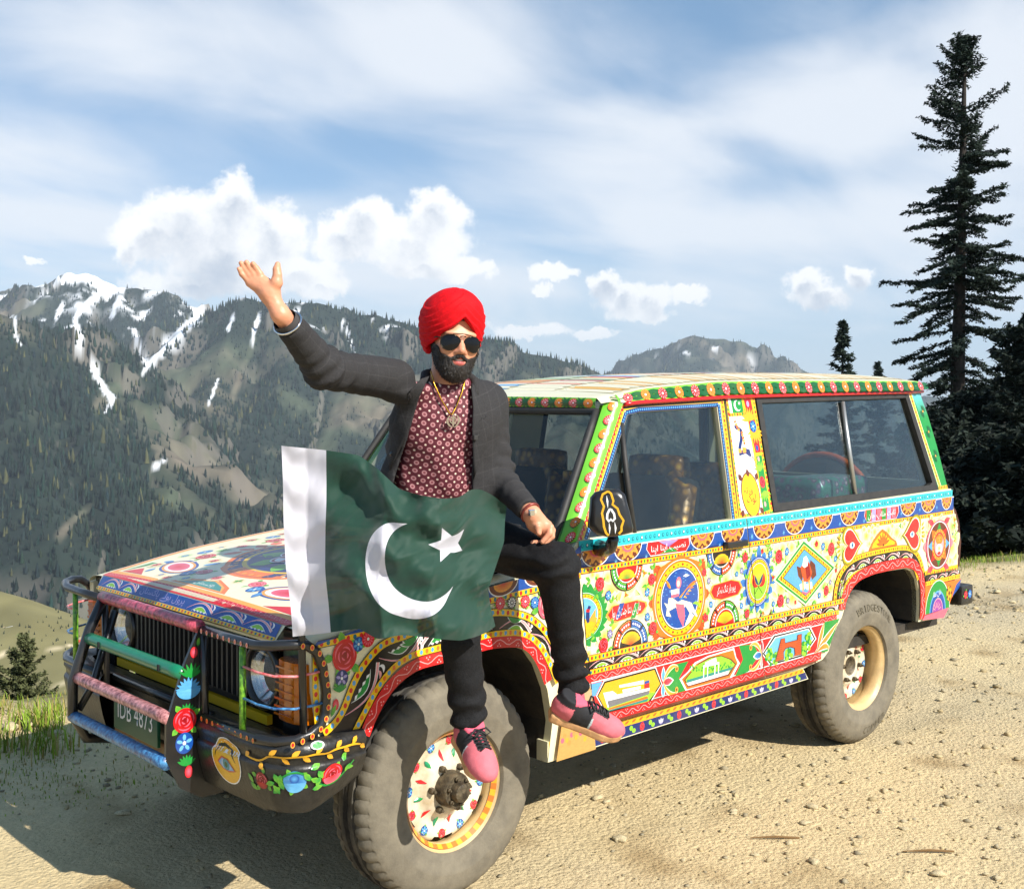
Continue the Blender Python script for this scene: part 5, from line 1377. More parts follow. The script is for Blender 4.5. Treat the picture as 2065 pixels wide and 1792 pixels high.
for yy, nm in ((.38, 'front_seat'), (-.38, 'front_seat')):
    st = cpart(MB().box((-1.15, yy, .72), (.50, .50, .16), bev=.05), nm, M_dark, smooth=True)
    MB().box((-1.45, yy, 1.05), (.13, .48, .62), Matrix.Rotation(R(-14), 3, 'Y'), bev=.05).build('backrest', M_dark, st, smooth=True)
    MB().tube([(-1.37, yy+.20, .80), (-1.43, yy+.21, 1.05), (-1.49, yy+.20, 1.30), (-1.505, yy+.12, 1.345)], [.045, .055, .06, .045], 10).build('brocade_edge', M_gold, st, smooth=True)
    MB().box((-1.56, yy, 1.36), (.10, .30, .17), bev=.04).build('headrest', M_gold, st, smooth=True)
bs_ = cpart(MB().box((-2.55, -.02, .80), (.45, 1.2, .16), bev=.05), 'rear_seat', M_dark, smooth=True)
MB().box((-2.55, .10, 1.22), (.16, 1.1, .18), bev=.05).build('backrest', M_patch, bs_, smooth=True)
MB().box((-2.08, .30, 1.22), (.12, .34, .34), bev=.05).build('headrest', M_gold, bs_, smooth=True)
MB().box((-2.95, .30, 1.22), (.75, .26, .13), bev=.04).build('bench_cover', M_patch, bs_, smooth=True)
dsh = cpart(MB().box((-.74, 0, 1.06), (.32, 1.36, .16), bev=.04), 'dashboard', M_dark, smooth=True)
mb = MB(); mb.tube([(-1.0+.08*math.sin(a)*.5, -.36+.19*math.cos(a), 1.10+.19*math.sin(a)) for a in np.linspace(0, 2*math.pi, 28, endpoint=False)], .014, 8, closed=True); mb.tube([(-1.0, -.36, 1.1), (-.8, -.36, 1.04)], .02)
cpart(mb, 'steering_wheel', M_dark, smooth=True)
tas = cpart(MB().tube([(-.86, .50, 1.36), (-.86, .50, 1.24)], .006, 6), 'hanging_tassel', mat('bead_string', lin((60, 120, 90)), rough=.5))
MB().box((-.86, .50, 1.38), (.05, .05, .05), bev=.012).build('pompon', M_gold, tas, smooth=True)
# ------------------------------------------------------------------ ornament on the flank (u runs to the rear, v up)
A = Art()
DOTS = ['red', 'dtq', 'red', 'grn']
def lev(z_front, z_rear):                 # a line along the flank that climbs a little to the rear
    return lambda u: z_front+(z_rear-z_front)*(u-.59)/(3.55-.59)
L_t0, L_t1 = lev(1.128, 1.178), lev(1.168, 1.215)      # turquoise strip
L_y1a, L_y1b = lev(1.046, 1.083), lev(1.066, 1.104)    # first dotted line
L_y2a, L_y2b = lev(.713, .735), lev(.735, .757)
L_v = lev(.690, .713)
L_y3 = lev(.672, .700)
L_r0, L_r1 = lev(.634, .664), lev(.660, .689)
L_lp0 = lev(.503, .535)
L_rr = lev(.468, .50)
UF, UR, UE = .592, 1.72, 3.60
def band(f0, f1, u0, u1, col, n=12):
    us = np.linspace(u0, u1, n)
    A.poly([(u, f0(u)) for u in us]+[(u, f1(u)) for u in us[::-1]], col)
def line(f, u0, u1, n=14): return [(u, f(u)) for u in np.linspace(u0, u1, n)]
def shift(f, d): return lambda u: f(u)+d
# fender contour heights
def fz(u): return float(np.interp(u, [-.57, -.42, -.13, .19, .47, .6], [.945, .975, 1.018, 1.054, 1.082, 1.165]))
def fy1(u): return float(np.interp(u, [-.566, -.351, .166, .384, .6], [.948, .958, 1.003, 1.018, 1.046]))
# ground colours -----------------------------------------------------------
band(L_y2b, L_y1a, .6, 1.85, 'crm'); band(L_y2b, L_y1a, 1.85, 2.50, 'crm')
def halos(n, u0, u1, f0, f1, rr=(.035, .07)):
    for k in range(n):
        u = RNG.uniform(u0, u1); v = f0(u)+(f1(u)-f0(u))*RNG.random(); r = min(RNG.uniform(*rr), max(.02, min(v-f0(u), f1(u)-v)))
        A.fan((u, v), [(u+r*1.1*q*math.cos(a), v+r*q*math.sin(a)) for a, q in zip(np.linspace(0, 6.283, 12, endpoint=False), RNG.uniform(.7, 1.1, 12))], ['lim', 'yel', 'lim', 'lor'][k % 4], 'crm')
        A.fan((u, v), [(u+r*.62*math.cos(a), v+r*.6*math.sin(a)) for a in np.linspace(0, 6.283, 10, endpoint=False)], ['lim', 'yel', 'lim', 'yel'][k % 4], K(['lim', 'yel', 'lim', 'lor'][k % 4])*.45+K('crm')*.55)
halos(210, .64, 2.42, L_y2b, L_y1a)
band(L_y1b, L_t0, .592, 3.56, 'blu', 20); band(L_t0, L_t1, .592, 3.545, 'trq', 20)
A.stroke(line(shift(L_t0, -.002), .592, 3.56), .006, 'wht')
for u in np.arange(.61, 3.53, .026): A.ell(u, (L_t0(u)+L_t1(u))/2, .0075, .0085, 'dtq', n=10); A.ell(u+.001, (L_t0(u)+L_t1(u))/2+.001, .0042, .005, 'trq' if int(u*38) % 3 else 'wht', n=8)
# scallops along the blue band
def scallop(u, rx=.083, ry=.066):
    z = L_t0(u); sl = .0165
    A.half(u, z, rx, ry, 'wht', up=-1, slope=sl); A.half(u, z, rx-.004, ry-.004, 'brn', up=-1, slope=sl)
    for k in range(7):
        a = math.pi*(k+.5)/7; A.ell(u+rx*.84*math.cos(a), z-ry*.84*math.sin(a), .0055, .006, 'lor', n=8)
    pet = []
    for a in np.linspace(0, math.pi, 29):
        q = .70+.13*math.cos(a*10-math.pi*0); pet.append((u+rx*q*math.cos(a), z-ry*q*math.sin(a)+sl*rx*math.cos(a)))
    P = [(u, z)]+pet
    A.raw(P, [(0, 1+i, 2+i) for i in range(28)], np.vstack([K('red')[None], np.repeat(K('lor')[None], 29, 0)]))
    A.half(u, z, rx*.42, ry*.42, 'pnk', 'red', up=-1, slope=sl); A.half(u, z, rx*.3, ry*.3, 'lor', 'org', up=-1)
    A.ann(u, z, rx*.2, ry*.2, .004, 'drd', 10, math.pi, 2*math.pi)
for tg, x in ((4, 395), (4, 615), (4, 1125), (4, 1335), (5, 195), (5, 395), (5, 575), (5, 745), (5, 1125), (5, 1255), (5, 1372)):
    u = S(tg, x, 300)[0]; scallop(u, .083 if u < 3.45 else .06)
for tg, x, y in ((4, 530, 500), (4, 740, 465), (4, 1060, 420), (4, 1245, 385), (4, 1465, 325), (5, 115, 410), (5, 320, 385), (5, 500, 355), (5, 683, 330), (5, 840, 310), (5, 1080, 262), (5, 1200, 238), (5, 1310, 222)):
    u, v = S(tg, x, y)
    for k in range(4):
        a = k*math.pi/4+.2; A.stroke([(u-.012*math.cos(a), v-.015*math.sin(a)), (u, v), (u+.012*math.cos(a), v+.015*math.sin(a))], .0032, 'sky', 'both')
def cart(tg, x0, x1, txt, stripes):
    u0, u1 = S(tg, x0, 300)[0], S(tg, x1, 300)[0]; uc = (u0+u1)/2; z0, z1 = L_y1b(uc)+.003, L_t0(uc)-.002
    def cap(m):
        return [(u0+m, z1-m), (u0+m-.006, (z0+z1)/2), (u0+.02, z0+m), (u1-.02, z0+m), (u1-m+.006, (z0+z1)/2), (u1-m, z1-m)]
    A.poly(cap(0), 'wht'); A.poly(cap(.003), 'red')
    if stripes:
        n = len(stripes)
        for i, c in enumerate(stripes):
            a = u0+.014+(u1-u0-.028)*i/n; A.poly([(a, z0+.005), (a+(u1-u0-.028)/n*.8, z0+.005), (a+(u1-u0-.028)/n*.8, z1-.005), (a, z1-.005)], c)
    else:
        A.fan((uc, z1-.032), [(uc-.06, z1-.006), (uc, z1-.004), (uc+.06, z1-.006), (uc, z1-.03)], 'pur', 'lil')
        A.poly([(uc-.055, z0+.006), (uc+.06, z0+.006), (uc+.02, z0+.026)], 'grn')
    A.text(txt, uc, (z0+z1)/2-.004, (u1-u0)*.82, (z1-z0)*.58, 'wht', slope=.02)
cart(4, 748, 1035, 'نصیب اپنا اپنا', None)
cart(5, 845, 1060, 'قائد پاکستان' if False else 'ثابت ملاپ جان', ['grn', 'lil', 'pnk', 'grn', 'lil', 'pnk'])
A.dots(line(lambda u: (L_y1a(u)+L_y1b(u))/2, .592, 3.555, 40), .020, DOTS, .0058, 'yel', 'drd', pitch=.019)
# white panel of the door ---------------------------------------------------
def fanmotif(u, v, r, up, segs, inner, core):
    a = np.linspace(0, math.pi, 25)
    A.half(u, v, r, r, 'blk', up=up, slope=.0125); 
    n = len(segs)
    for i, c in enumerate(segs):
        t = np.linspace(math.pi*(i+.06)/n, math.pi*(i+.94)/n, 7)
        for rr0, rr1, cc in ((.69, .95, 'lor' if c == 'red' else 'lim' if c == 'grn' else 'lbl'), (.715, .925, c)):
            A.poly([(u+r*rr1*math.cos(b), v+up*r*rr1*math.sin(b)) for b in t]+[(u+r*rr0*math.cos(b), v+up*r*rr0*math.sin(b)) for b in t[::-1]], cc)
        for b in np.linspace(t[1], t[-2], 4): A.ell(u+r*.82*math.cos(b), v+up*r*.82*math.sin(b), r*.045, r*.05, 'wht', n=7)
    A.half(u, v, r*.66, r*.66, 'wht', up=up); A.half(u, v, r*.62, r*.62, inner, up=up)
    m = 15; P = [(u, v+up*r*(.03 if up > 0 else .50))]
    for i in range(m):
        b = math.pi*(i+.5)/m
        P.append((u+r*(.56 if i % 2 else .50)*math.cos(b), v+up*r*((.13+.40*math.sin(b)) if up > 0 else .52-.42*math.sin(b)*1.0)))
    A.raw(P, [(0, i, i+1) for i in range(1, m)], np.vstack([K(core)[None], np.repeat(K('yel')[None], m, 0)]))
def fanpx(tg, xc, yline, yend, up, segs, inner, core):
    u, v = S(tg, xc, yline); r = abs(v-S(tg, xc, yend)[1]); fanmotif(u, (L_y1a(u)-.001) if up < 0 else (L_y2b(u)+.001), r, up, segs, inner, core)
fanpx('N', 618, 560, 815, -1, ['red', 'red', 'grn', 'grn'], 'red', 'grn')
fanpx('N', 1620, 360, 615, -1, ['red', 'red', 'blu', 'blu'], 'blk', 'red')
fanpx('N', 660, 1330, 1050, 1, ['blu', 'blu', 'red', 'red'], 'blk', 'red')
fanpx('N', 1655, 1085, 830, 1, ['grn', 'grn', 'red', 'red'], 'red', 'olv')
def medal(u, v, rx, ry, border, fill, flame=14):
    P = []
    for a in np.linspace(0, 2*math.pi, 72, endpoint=False):
        q = 1.14+.06*abs(math.sin(a*2))**6*1.2+.05*math.cos(4*a)**8
        P.append((u+rx*q*math.cos(a), v+ry*q*math.sin(a)))
    A.fan((u, v), P, border, border)
    A.ell(u, v, rx*1.07, ry*1.07, 'wht', n=40); A.ell(u, v, rx*1.05, ry*1.05, border, n=40); A.ell(u, v, rx, ry, 'yel', n=40)
    for k in range(30):
        a = 2*math.pi*k/30; A.ell(u+rx*.925*math.cos(a), v+ry*.935*math.sin(a), rx*.045, ry*.035, 'red' if k % 2 else 'olv', n=7)
    A.ell(u, v, rx*.85, ry*.865, 'blk', n=40); A.ell(u, v, rx*.82, ry*.84, 'wht', n=40); A.ell(u, v, rx*.79, ry*.815, fill, n=40)
# winged steed medallion
mu, mv = S('N', 1180, 805); mrx = (S('N', 1432, 800)[0]-S('N', 945, 800)[0])/2; mry = (S('N', 1180, 415)[1]-S('N', 1180, 1180)[1])/2
for sx in (-1, 1):
    for sy in (-1, 1):
        for k in range(3): A.leaf(mu+sx*mrx*(.78+.1*k), mv+sy*mry*(.86-.16*k), .05, .022, math.atan2(sy, sx)+sx*sy*(k-1)*.4, 'red', 'org')
    A.leaf(mu+sx*mrx*1.08, mv, .035, .04, 0 if sx > 0 else math.pi, 'red', 'org')
medal(mu, mv, mrx, mry, 'org', 'blu')
for k in range(46):
    a, r = RNG.uniform(0, 6.28), RNG.uniform(.1, .74)**.7; x, y = mu+mrx*r*math.cos(a)*.95, mv+mry*r*math.sin(a)*.95
    A.stroke([(x-.004, y), (x, y+.001), (x+.004, y)], .0026, 'lbl')
q = lambda x, y: S('N', x, y)
A.poly([q(1050, 870), q(1010, 850), q(1040, 910), q(1030, 990), q(1085, 1000), q(1060, 940), q(1130, 900), q(1160, 930), q(1240, 890), q(1280, 960), q(1230, 1080), q(1250, 1085), q(1320, 1000), q(1300, 940), q(1350, 1000), q(1365, 990), q(1320, 900), q(1300, 850), q(1200, 820), q(1150, 840), q(1100, 800), q(1060, 800)], 'crm')
A.curve(q(1310, 860), q(1370, 830), q(1385, 900), .014, 'lim'); A.poly([q(1130, 860), q(1220, 870), q(1230, 1000), q(1210, 1110), q(1160, 1000)], 'pnk')
A.ell(*q(1165, 640), .017, .024, 'pnk', 'lpk'); A.ell(*q(1160, 650), .009, .013, 'crm', n=10); A.poly([q(1080, 720), q(1170, 700), q(1170, 760), q(1090, 790)], 'wht'); A.poly([q(1085, 770), q(1165, 750), q(1165, 780), q(1085, 805)], 'pnk')
for k in range(6): A.curve(q(1170+8*k, 800-6*k), q(1200+18*k, 760-25*k), q(1250+24*k, 800-38*k), .012, ['gld', 'org'][k % 2])
for k in range(5): A.curve(q(1160+8*k, 840-6*k), q(1190+10*k, 810-22*k), q(1225+18*k, 780-26*k), .009, ['blu', 'lbl'][k % 2])
for k in range(4): A.curve(q(1080-4*k, 700), q(1060-8*k, 650), q(1010+14*k, 600+12*k), .010, ['gld', 'org'][k % 2])
A.poly([q(1210, 570), q(1240, 545), q(1280, 560), q(1240, 580)], 'wht')
# bird medallions
def bush(x, y, r, c1, c2, n=14, rr=RNG):
    for k in range(n): A.ell(x+rr.uniform(-r, r), y+rr.uniform(-r, r)*.8, r*.35, r*.38, c1 if k % 2 else c2, n=8)
bu, bv = S('N', 160, 1000); b_rx, b_ry = .098, (S('N', 160, 770)[1]-S('N', 160, 1240)[1])/2
for k in range(12):
    a = -1.4+2.8*k/11; A.leaf(bu+b_rx*1.0*math.cos(a), bv+b_ry*1.0*math.sin(a), .045, .03, a+.5, 'grn', 'grn')
medal(bu, bv, b_rx, b_ry, 'grn', 'sky'); A.half(bu, bv-.01, b_rx*.77, b_ry*.74, 'gld', 'yel', up=-1); A.poly([S('N', 215, 1040), S('N', 290, 910), S('N', 290, 1060)], 'lor')
A.poly([S('N', *p) for p in ((185, 1000), (190, 940), (215, 880), (240, 890), (225, 940), (225, 1050), (205, 1070), (188, 1040))], 'dbl'); A.poly([S('N', *p) for p in ((190, 920), (226, 920), (226, 950), (188, 950))], 'red')
b2u, b2v = S(5, 155, 700); b2r, b2y = .083, (S(5, 155, 565)[1]-S(5, 155, 850)[1])/2
for a in np.arange(0, 6.28, .39): A.leaf(b2u+b2r*.98*math.cos(a), b2v+b2y*.98*math.sin(a), .042 if int(a/.39) % 4 else .065, .036, a, 'blu', 'lbl')
medal(b2u, b2v, b2r, b2y, 'blu', 'lim'); A.half(b2u, b2v, b2r*.77, b2y*.78, 'yel', 'lim')
for sx in (-1, 1):
    A.curve((b2u+sx*.036, b2v+.034), (b2u+sx*.05, b2v-.02), (b2u+sx*.004, b2v-.02), .024, 'red'); A.curve((b2u+sx*.03, b2v+.03), (b2u+sx*.02, b2v-.0), (b2u, b2v-.015), .014, 'dbl')
    A.stroke([(b2u+sx*.004, b2v-.02), (b2u-sx*.03, b2v-.055)], .003, 'blk')
# text cartouches on the door
def cart2(pts, txt, uc, vc, w, h, stripes=False, sl=.0):
    P = np.array([S('N', *p) for p in pts]); c = P.mean(0)
    A.poly(list(c+(P-c)*1.10), 'lor'); A.poly(list(P), 'red')
    if stripes:
        for x0, cc in ((500, 'blu'), (660, 'grn')): A.poly([S('N', *p) for p in ((x0, 1020), (x0+50, 1010), (x0+95, 850), (x0+45, 860))], cc)
    A.text(txt, *S('N', uc, vc), w, h, 'wht', slope=sl)
cart2([(420, 980), (480, 890), (720, 830), (810, 850), (820, 890), (770, 960), (520, 1045), (450, 1030)], 'ماں کی دعا جنت کی ہوا', 620, 935, .165, .048, True, .06)
cart2([(1510, 740), (1540, 670), (1720, 615), (1800, 630), (1828, 690), (1790, 760), (1620, 815), (1540, 800)], 'پپو یار تنگ نہ کر', 1670, 712, .13, .046, False, .05)
# roses and small blooms scattered on the white ground
for tg, x, y, r, kind in (('N', 338, 655, .024, 'r'), ('N', 880, 605, .021, 'r'), ('N', 375, 1300, .026, 'r'), ('N', 893, 1120, .024, 'r'), ('N', 425, 775, .017, 'b'), ('N', 835, 740, .016, 'b'), ('N', 443, 1180, .016, 'g'), ('N', 838, 1000, .015, 'b'), ('N', 1435, 530, .016, 'r'), ('N', 1870, 375, .02, 'r'), ('N', 1450, 1005, .018, 'r'), ('N', 1890, 965, .018, 'r'), ('N', 1485, 620, .013, 'g'), ('N', 1835, 515, .014, 'g'), ('N', 1508, 870, .013, 'b'), ('N', 1833, 885, .013, 'b'), ('N', 1780, 550, .011, 'b'),
                          (5, 288, 540, .028, 'r'), (5, 628, 492, .029, 'r'), (5, 300, 825, .026, 'r'), (5, 597, 760, .022, 'r'), (5, 340, 508, .017, 'b'), (5, 232, 525, .016, 'b'), (5, 575, 475, .017, 'b'), (5, 655, 555, .014, 'b'), (5, 347, 825, .014, 'g'), (5, 254, 845, .012, 'b'), (5, 623, 705, .012, 'g'), (5, 552, 790, .013, 'b'), (5, 532, 458, .012, 'r'), (5, 180, 505, .01, 'r'), (5, 395, 835, .009, 'r'), (5, 660, 630, .009, 'r'), (5, 68, 548, .018, 'r'), (5, 80, 910, .016, 'r'),
                          ('C', 415, 400, .020, 'r'), ('C', 795, 335, .018, 'r'), ('C', 492, 340, .011, 'g'), ('C', 350, 360, .011, 'g'), ('C', 735, 300, .010, 'b'), ('C', 848, 270, .010, 'b'), ('C', 400, 520, .011, 'b'), ('C', 820, 430, .010, 'g'), ('C', 1430, 215, .022, 'r'), ('C', 1470, 650, .024, 'r'), ('C', 1130, 650, .013, 'r'), ('C', 1125, 225, .012, 'r'), ('C', 318, 345, .008, 'r')):
    u, v = S(tg, x, y)
    if kind == 'r': A.rose(u, v, r, r*1.12, ('drd', 'red', 'pnk'), 4)
    elif kind == 'b': A.leaves(u, v, r, 2, RNG.uniform(0, 6), 'lim', 'grn'); A.bloom(u, v, r, ('blu', 'sky'))
    else: A.leaves(u, v, r, 2, RNG.uniform(0, 6), 'lim', 'grn'); A.bloom(u, v, r, ('gry', 'lil'))
for tg, x, y, a in (('N', 240, 620, 2.6), ('N', 300, 760, 4), ('N', 900, 500, 1.2), ('N', 830, 660, 3.4), ('N', 480, 1080, 2), ('N', 470, 850, 1.4), ('N', 870, 830, 1), ('N', 280, 1210, 2.5), ('N', 430, 1340, 5.4), ('N', 1480, 480, .5), ('N', 1410, 440, 2.2), ('N', 1490, 960, 2), ('N', 1600, 570, 5), ('N', 1880, 600, .8), ('N', 1850, 800, 2.2), ('N', 1930, 890, .6), (5, 420, 470, 2), (5, 480, 440, .5), (5, 590, 580, 5), (5, 590, 690, 2), (5, 330, 590, .4), (5, 250, 600, 3.5), (5, 520, 820, 4), (5, 340, 770, 1.2), (5, 220, 790, 2.6), (5, 690, 450, 1.)):
    u, v = S(tg, x, y); A.leaf(u, v, .03, .014, a, 'grn', 'lim'); A.leaf(u, v, .026, .012, a+1.1, 'lim', 'grn')
# eagle in a diamond
dp = [S(5, 447, 440), S(5, 645, 610), S(5, 460, 845), S(5, 262, 690)]; dc = np.mean(dp, 0)
sc = lambda f_: [tuple(dc+(np.array(p)-dc)*f_) for p in dp]
A.poly(sc(1.06), 'crm'); A.poly(sc(1.0), 'grn'); A.poly(sc(.91), 'crm'); A.poly(sc(.895), 'yel')
P4 = sc(.835)
for i in range(4): A.dots([P4[i], P4[(i+1) % 4]], .0, ['red', 'olv'], .0052, None, pitch=.018)
A.poly(sc(.755), 'blk'); A.poly(sc(.725), 'sky'); A.poly(sc(.70), 'lbl')
e5 = lambda x, y: S(5, x, y)
A.poly([e5(400, 600), e5(425, 610), e5(440, 660), e5(435, 700), e5(410, 665)], 'brn'); A.poly([e5(490, 560), e5(520, 590), e5(528, 660), e5(500, 690), e5(478, 620)], 'brn')
A.poly([e5(425, 610), e5(450, 570), e5(480, 575), e5(500, 640), e5(485, 700), e5(450, 705), e5(435, 660)], 'rus'); A.poly([e5(455, 600), e5(480, 580), e5(490, 660), e5(465, 690)], 'drd')
A.poly([e5(436, 600), e5(445, 545), e5(462, 535), e5(475, 560), e5(470, 600), e5(450, 612)], 'wht'); A.ell(*e5(462, 550), .003, .003, 'blk', n=6)
for x in (440, 480): A.poly([e5(x-22, 720), e5(x+18, 700), e5(x+22, 745), e5(x-15, 755)], 'wht'); A.stroke([e5(x, 690), e5(x+2, 760)], .012, 'lor')
A.stroke([e5(435, 770), e5(465, 780), e5(490, 755)], .010, 'pnk')
# ------------------------------------------------------------------ rear quarter
arc_px = [(5, 690, 880), ('C', 105, 1200), ('C', 175, 1020), ('C', 250, 910), ('C', 330, 840), ('C', 500, 770), ('C', 700, 725), ('C', 900, 690), ('C', 990, 710), ('C', 1055, 790), ('C', 1090, 900), ('C', 1100, 1050), ('C', 1100, 1200), ('C', 1090, 1380)]
archmid = [S(*p) for p in arc_px]
def inset(P, d):
    P = np.array(P); g = np.gradient(P, axis=0); g /= np.linalg.norm(g, axis=1)[:, None]
    return P+np.stack((-g[:, 1], g[:, 0]), 1)*d
def dens(P, n=46):
    P = np.array(P); L = np.concatenate(([0], np.cumsum(np.linalg.norm(np.diff(P, axis=0), axis=1)))); t = np.linspace(0, L[-1], n)
    P = np.stack((np.interp(t, L, P[:, 0]), np.interp(t, L, P[:, 1])), 1)
    for _ in range(3): P[1:-1] = (P[:-2]+2*P[1:-1]+P[2:])/4
    return P
# white ground of the quarter panel over the arch
top = [(u, L_y1a(u)) for u in np.linspace(2.45, 3.56, 12)]
outer = dens([S('B', 1890, 30), S('C', 20, 1130), S('C', 40, 960), S('C', 100, 800), S('C', 200, 690), S('C', 330, 620), S('C', 550, 565), S('C', 850, 510), S('C', 960, 520), S('C', 1040, 580), S('C', 1090, 700), S('C', 1110, 820)], 30)
A.poly(top+[(3.592, 1.02), (3.612, .93), (3.612, .79)]+[S('C', 1130, 815)]+[tuple(p) for p in outer[::-1]], 'crm')
halos(80, 2.62, 3.56, lambda u: .985, L_y1a, (.025, .045)); halos(50, 3.28, 3.58, lambda u: .80, L_y1a)
halos(16, 2.42, 2.62, lambda u: .93, L_y1a)
A.dots([tuple(p) for p in outer], .026, ['red', 'olv'], .006, 'yel', 'drd', pitch=.022)
black_in = inset(outer, -.034); A.stroke(black_in, .045, 'blk')
k = len(outer)-1
for i in range(0, 28, 4):
    a, b = inset(outer, -.036)[min(i, k)], inset(outer, -.036)[min(i+4, k)]; A.acan(*a, *b, .036, 1)
A.dots([tuple(p) for p in dens(inset(outer, -.068), 40)], .020, ['red', 'olv'], .005, 'yel', None, pitch=.02)
A.wave([tuple(p) for p in dens(archmid, 50)], .052)
A.stroke(line(shift(lev(.790, .790), 0), 3.24, 3.61, 4), .022, 'yel'); A.dots([S('C', 1135, 825), S('C', 1530, 765)], .0, ['red', 'olv'], .006, None, pitch=.02)
A.poly([S('C', 1125, 850), S('C', 1540, 780), S('C', 1555, 835), S('C', 1130, 930)], 'blk')
for a, b in ((1150, 1260), (1260, 1390), (1390, 1530)): A.acan(*S('C', a, 900-(a-1150)*.2), *S('C', b, 900-(b-1150)*.2), .034, 1)
A.dots([S('C', 1125, 955), S('C', 1545, 855)], .022, ['red', 'olv'], .005, 'yel', 'drd', pitch=.02)
# hearts with eyes, orange fan, mandala with a big cat
def heart(tip, lobe, c0, flip):
    u, v = S('C', *c0); ut, vt = S('C', *tip); ul, vl = S('C', *lobe)
    L = abs(ut-ul); sx = 1 if ut > ul else -1
    def H(f_):
        P = []
        for a in np.linspace(0, 2*math.pi, 30, endpoint=False):
            hx = 16*math.sin(a)**3/17; hy = (13*math.cos(a)-5*math.cos(2*a)-2*math.cos(3*a)-math.cos(4*a))/17
            P.append((u-sx*(hy+.12)*L*.55*f_, v+hx*L*.50*f_))
        return P
    A.poly(H(1.22), 'olv'); A.poly(H(1.10), 'yel'); A.poly(H(1.02), 'wht'); A.poly(H(.95), 'red')
    A.ell(u-sx*.004, v-.002, .022, .016, 'wht'); A.ell(u-sx*.002, v-.001, .011, .013, 'lbl', 'sky'); A.ell(u-sx*.002, v-.001, .005, .006, 'blk', n=8)
    A.stroke([(u-.024, v+.010), (u, v+.020), (u+.024, v+.008)], .004, 'mar', 'both')
    for kk in range(5): A.leaf(u-sx*L*.62, v+(kk-2)*.016, .035, .014, (math.pi if sx > 0 else 0)+(kk-2)*.35*-sx, 'olv', 'yel')
heart((360, 465), (135, 470), (240, 478), 1); heart((850, 372), (1055, 330), (962, 345), -1)
fp = [S('C', *p) for p in ((440, 550), (465, 470), (500, 410), (560, 330), (605, 285), (660, 320), (720, 390), (775, 430), (790, 480))]
A.poly(fp, 'org'); fc = np.mean(fp, 0)
fi = [S('C', *p) for p in ((475, 520), (495, 460), (540, 400), (600, 320), (650, 360), (700, 410), (755, 440), (755, 470))]; A.poly(fi, 'yel')
cc_ = S('C', 615, 478)
for i in range(7):
    a = .35+i*(math.pi-.5)/6; A.curve(cc_, (cc_[0]+.035*math.cos(a), cc_[1]+.03*math.sin(a)), (cc_[0]+.066*math.cos(a), cc_[1]+.066*math.sin(a)*.95), .016, 'org', c2='rus')
A.ell(*cc_, .008, .006, 'brn')
mu2, mv2 = S('C', 1290, 475); r1u = (S('C', 1425, 470)[0]-S('C', 1155, 470)[0])/2; r1v = (S('C', 1290, 190)[1]-S('C', 1290, 760)[1])/2
for sx in (-1, 1):
    A.leaf(mu2+sx*r1u*.95, mv2, .05, .05, 0 if sx > 0 else math.pi, 'pnk', 'lpk')
    for sy in (-1, 1): A.leaf(mu2+sx*r1u*.45, mv2+sy*r1v*.9, .07, .035, math.atan2(sy*.35, sx), 'red', 'pnk')
A.ell(mu2, mv2, r1u*1.12, r1v*1.06, 'pnk', n=40); A.ell(mu2, mv2, r1u, r1v, 'wht', n=40); A.ell(mu2, mv2, r1u*.95, r1v*.96, 'brn', n=40)
for i in range(8):
    a = i*math.pi/4+math.pi/2; c = ['grn', 'org', 'lbl', 'red'][i % 4] if i % 2 else ['grn', 'lbl', 'grn', 'lbl'][(i//2) % 4]
    A.poly([(mu2+r1u*.95*math.cos(a), mv2+r1v*.95*math.sin(a)), (mu2+r1u*.55*math.cos(a+.55), mv2+r1v*.55*math.sin(a+.55)), (mu2, mv2), (mu2+r1u*.55*math.cos(a-.55), mv2+r1v*.55*math.sin(a-.55))], c)
A.ell(mu2, mv2, r1u*.62, r1v*.66, 'lor', n=30)
for i in range(22): a = i*2*math.pi/22; A.ell(mu2+r1u*.56*math.cos(a), mv2+r1v*.60*math.sin(a), .004, .006, 'red', n=6)
A.ell(mu2, mv2, r1u*.48, r1v*.54, 'red', n=26); A.ell(mu2, mv2, r1u*.42, r1v*.47, 'lpk', n=26)
A.ell(mu2, mv2+.03, r1u*.32, r1v*.22, 'org', 'lor'); A.ell(mu2, mv2-.02, r1u*.26, r1v*.2, 'wht', 'lor'); A.ell(mu2, mv2-.045, r1u*.14, r1v*.07, 'red')
for sx in (-1, 1): A.ell(mu2+sx*.012, mv2+.028, .004, .004, 'blk', n=6); A.stroke([(mu2+sx*.02, mv2+.055), (mu2+sx*.012, mv2+.045)], .004, 'blk')
# rainbow fan with a ball at the lower rear corner
A.poly([S('C', *p) for p in ((1120, 985), (1560, 890), (1545, 960), (1440, 1130), (1405, 1235), (1120, 1330))], 'org')
A.poly([S('C', 1500, 960), S('C', 1560, 890), S('C', 1535, 1000), S('C', 1450, 1110)], 'blu')
for rr, c in ((1.0, 'wht'), (.975, 'grn'), (.66, 'lbl'), (.60, 'blu'), (.42, 'lpk'), (.39, 'pur')):
    o_ = S('C', 1260, 1285); a0 = (S('C', 1395, 1240)[0]-S('C', 1130, 1330)[0])*.56; A.half(o_[0]+.01, o_[1], a0*rr, a0*rr*1.22, c, up=1, slope=.02)
A.text('نان ملا', *S('C', 1265, 1075), .085, .038, 'wht', slope=.12)
for i in range(6): a = .4+i*.46; A.stroke([(S('C', 1260, 1285)[0]+.02*math.cos(a), S('C', 1260, 1285)[1]+.02*math.sin(a)), (S('C', 1260, 1285)[0]+.05*math.cos(a), S('C', 1260, 1285)[1]+.05*math.sin(a))], .004, 'lpk')
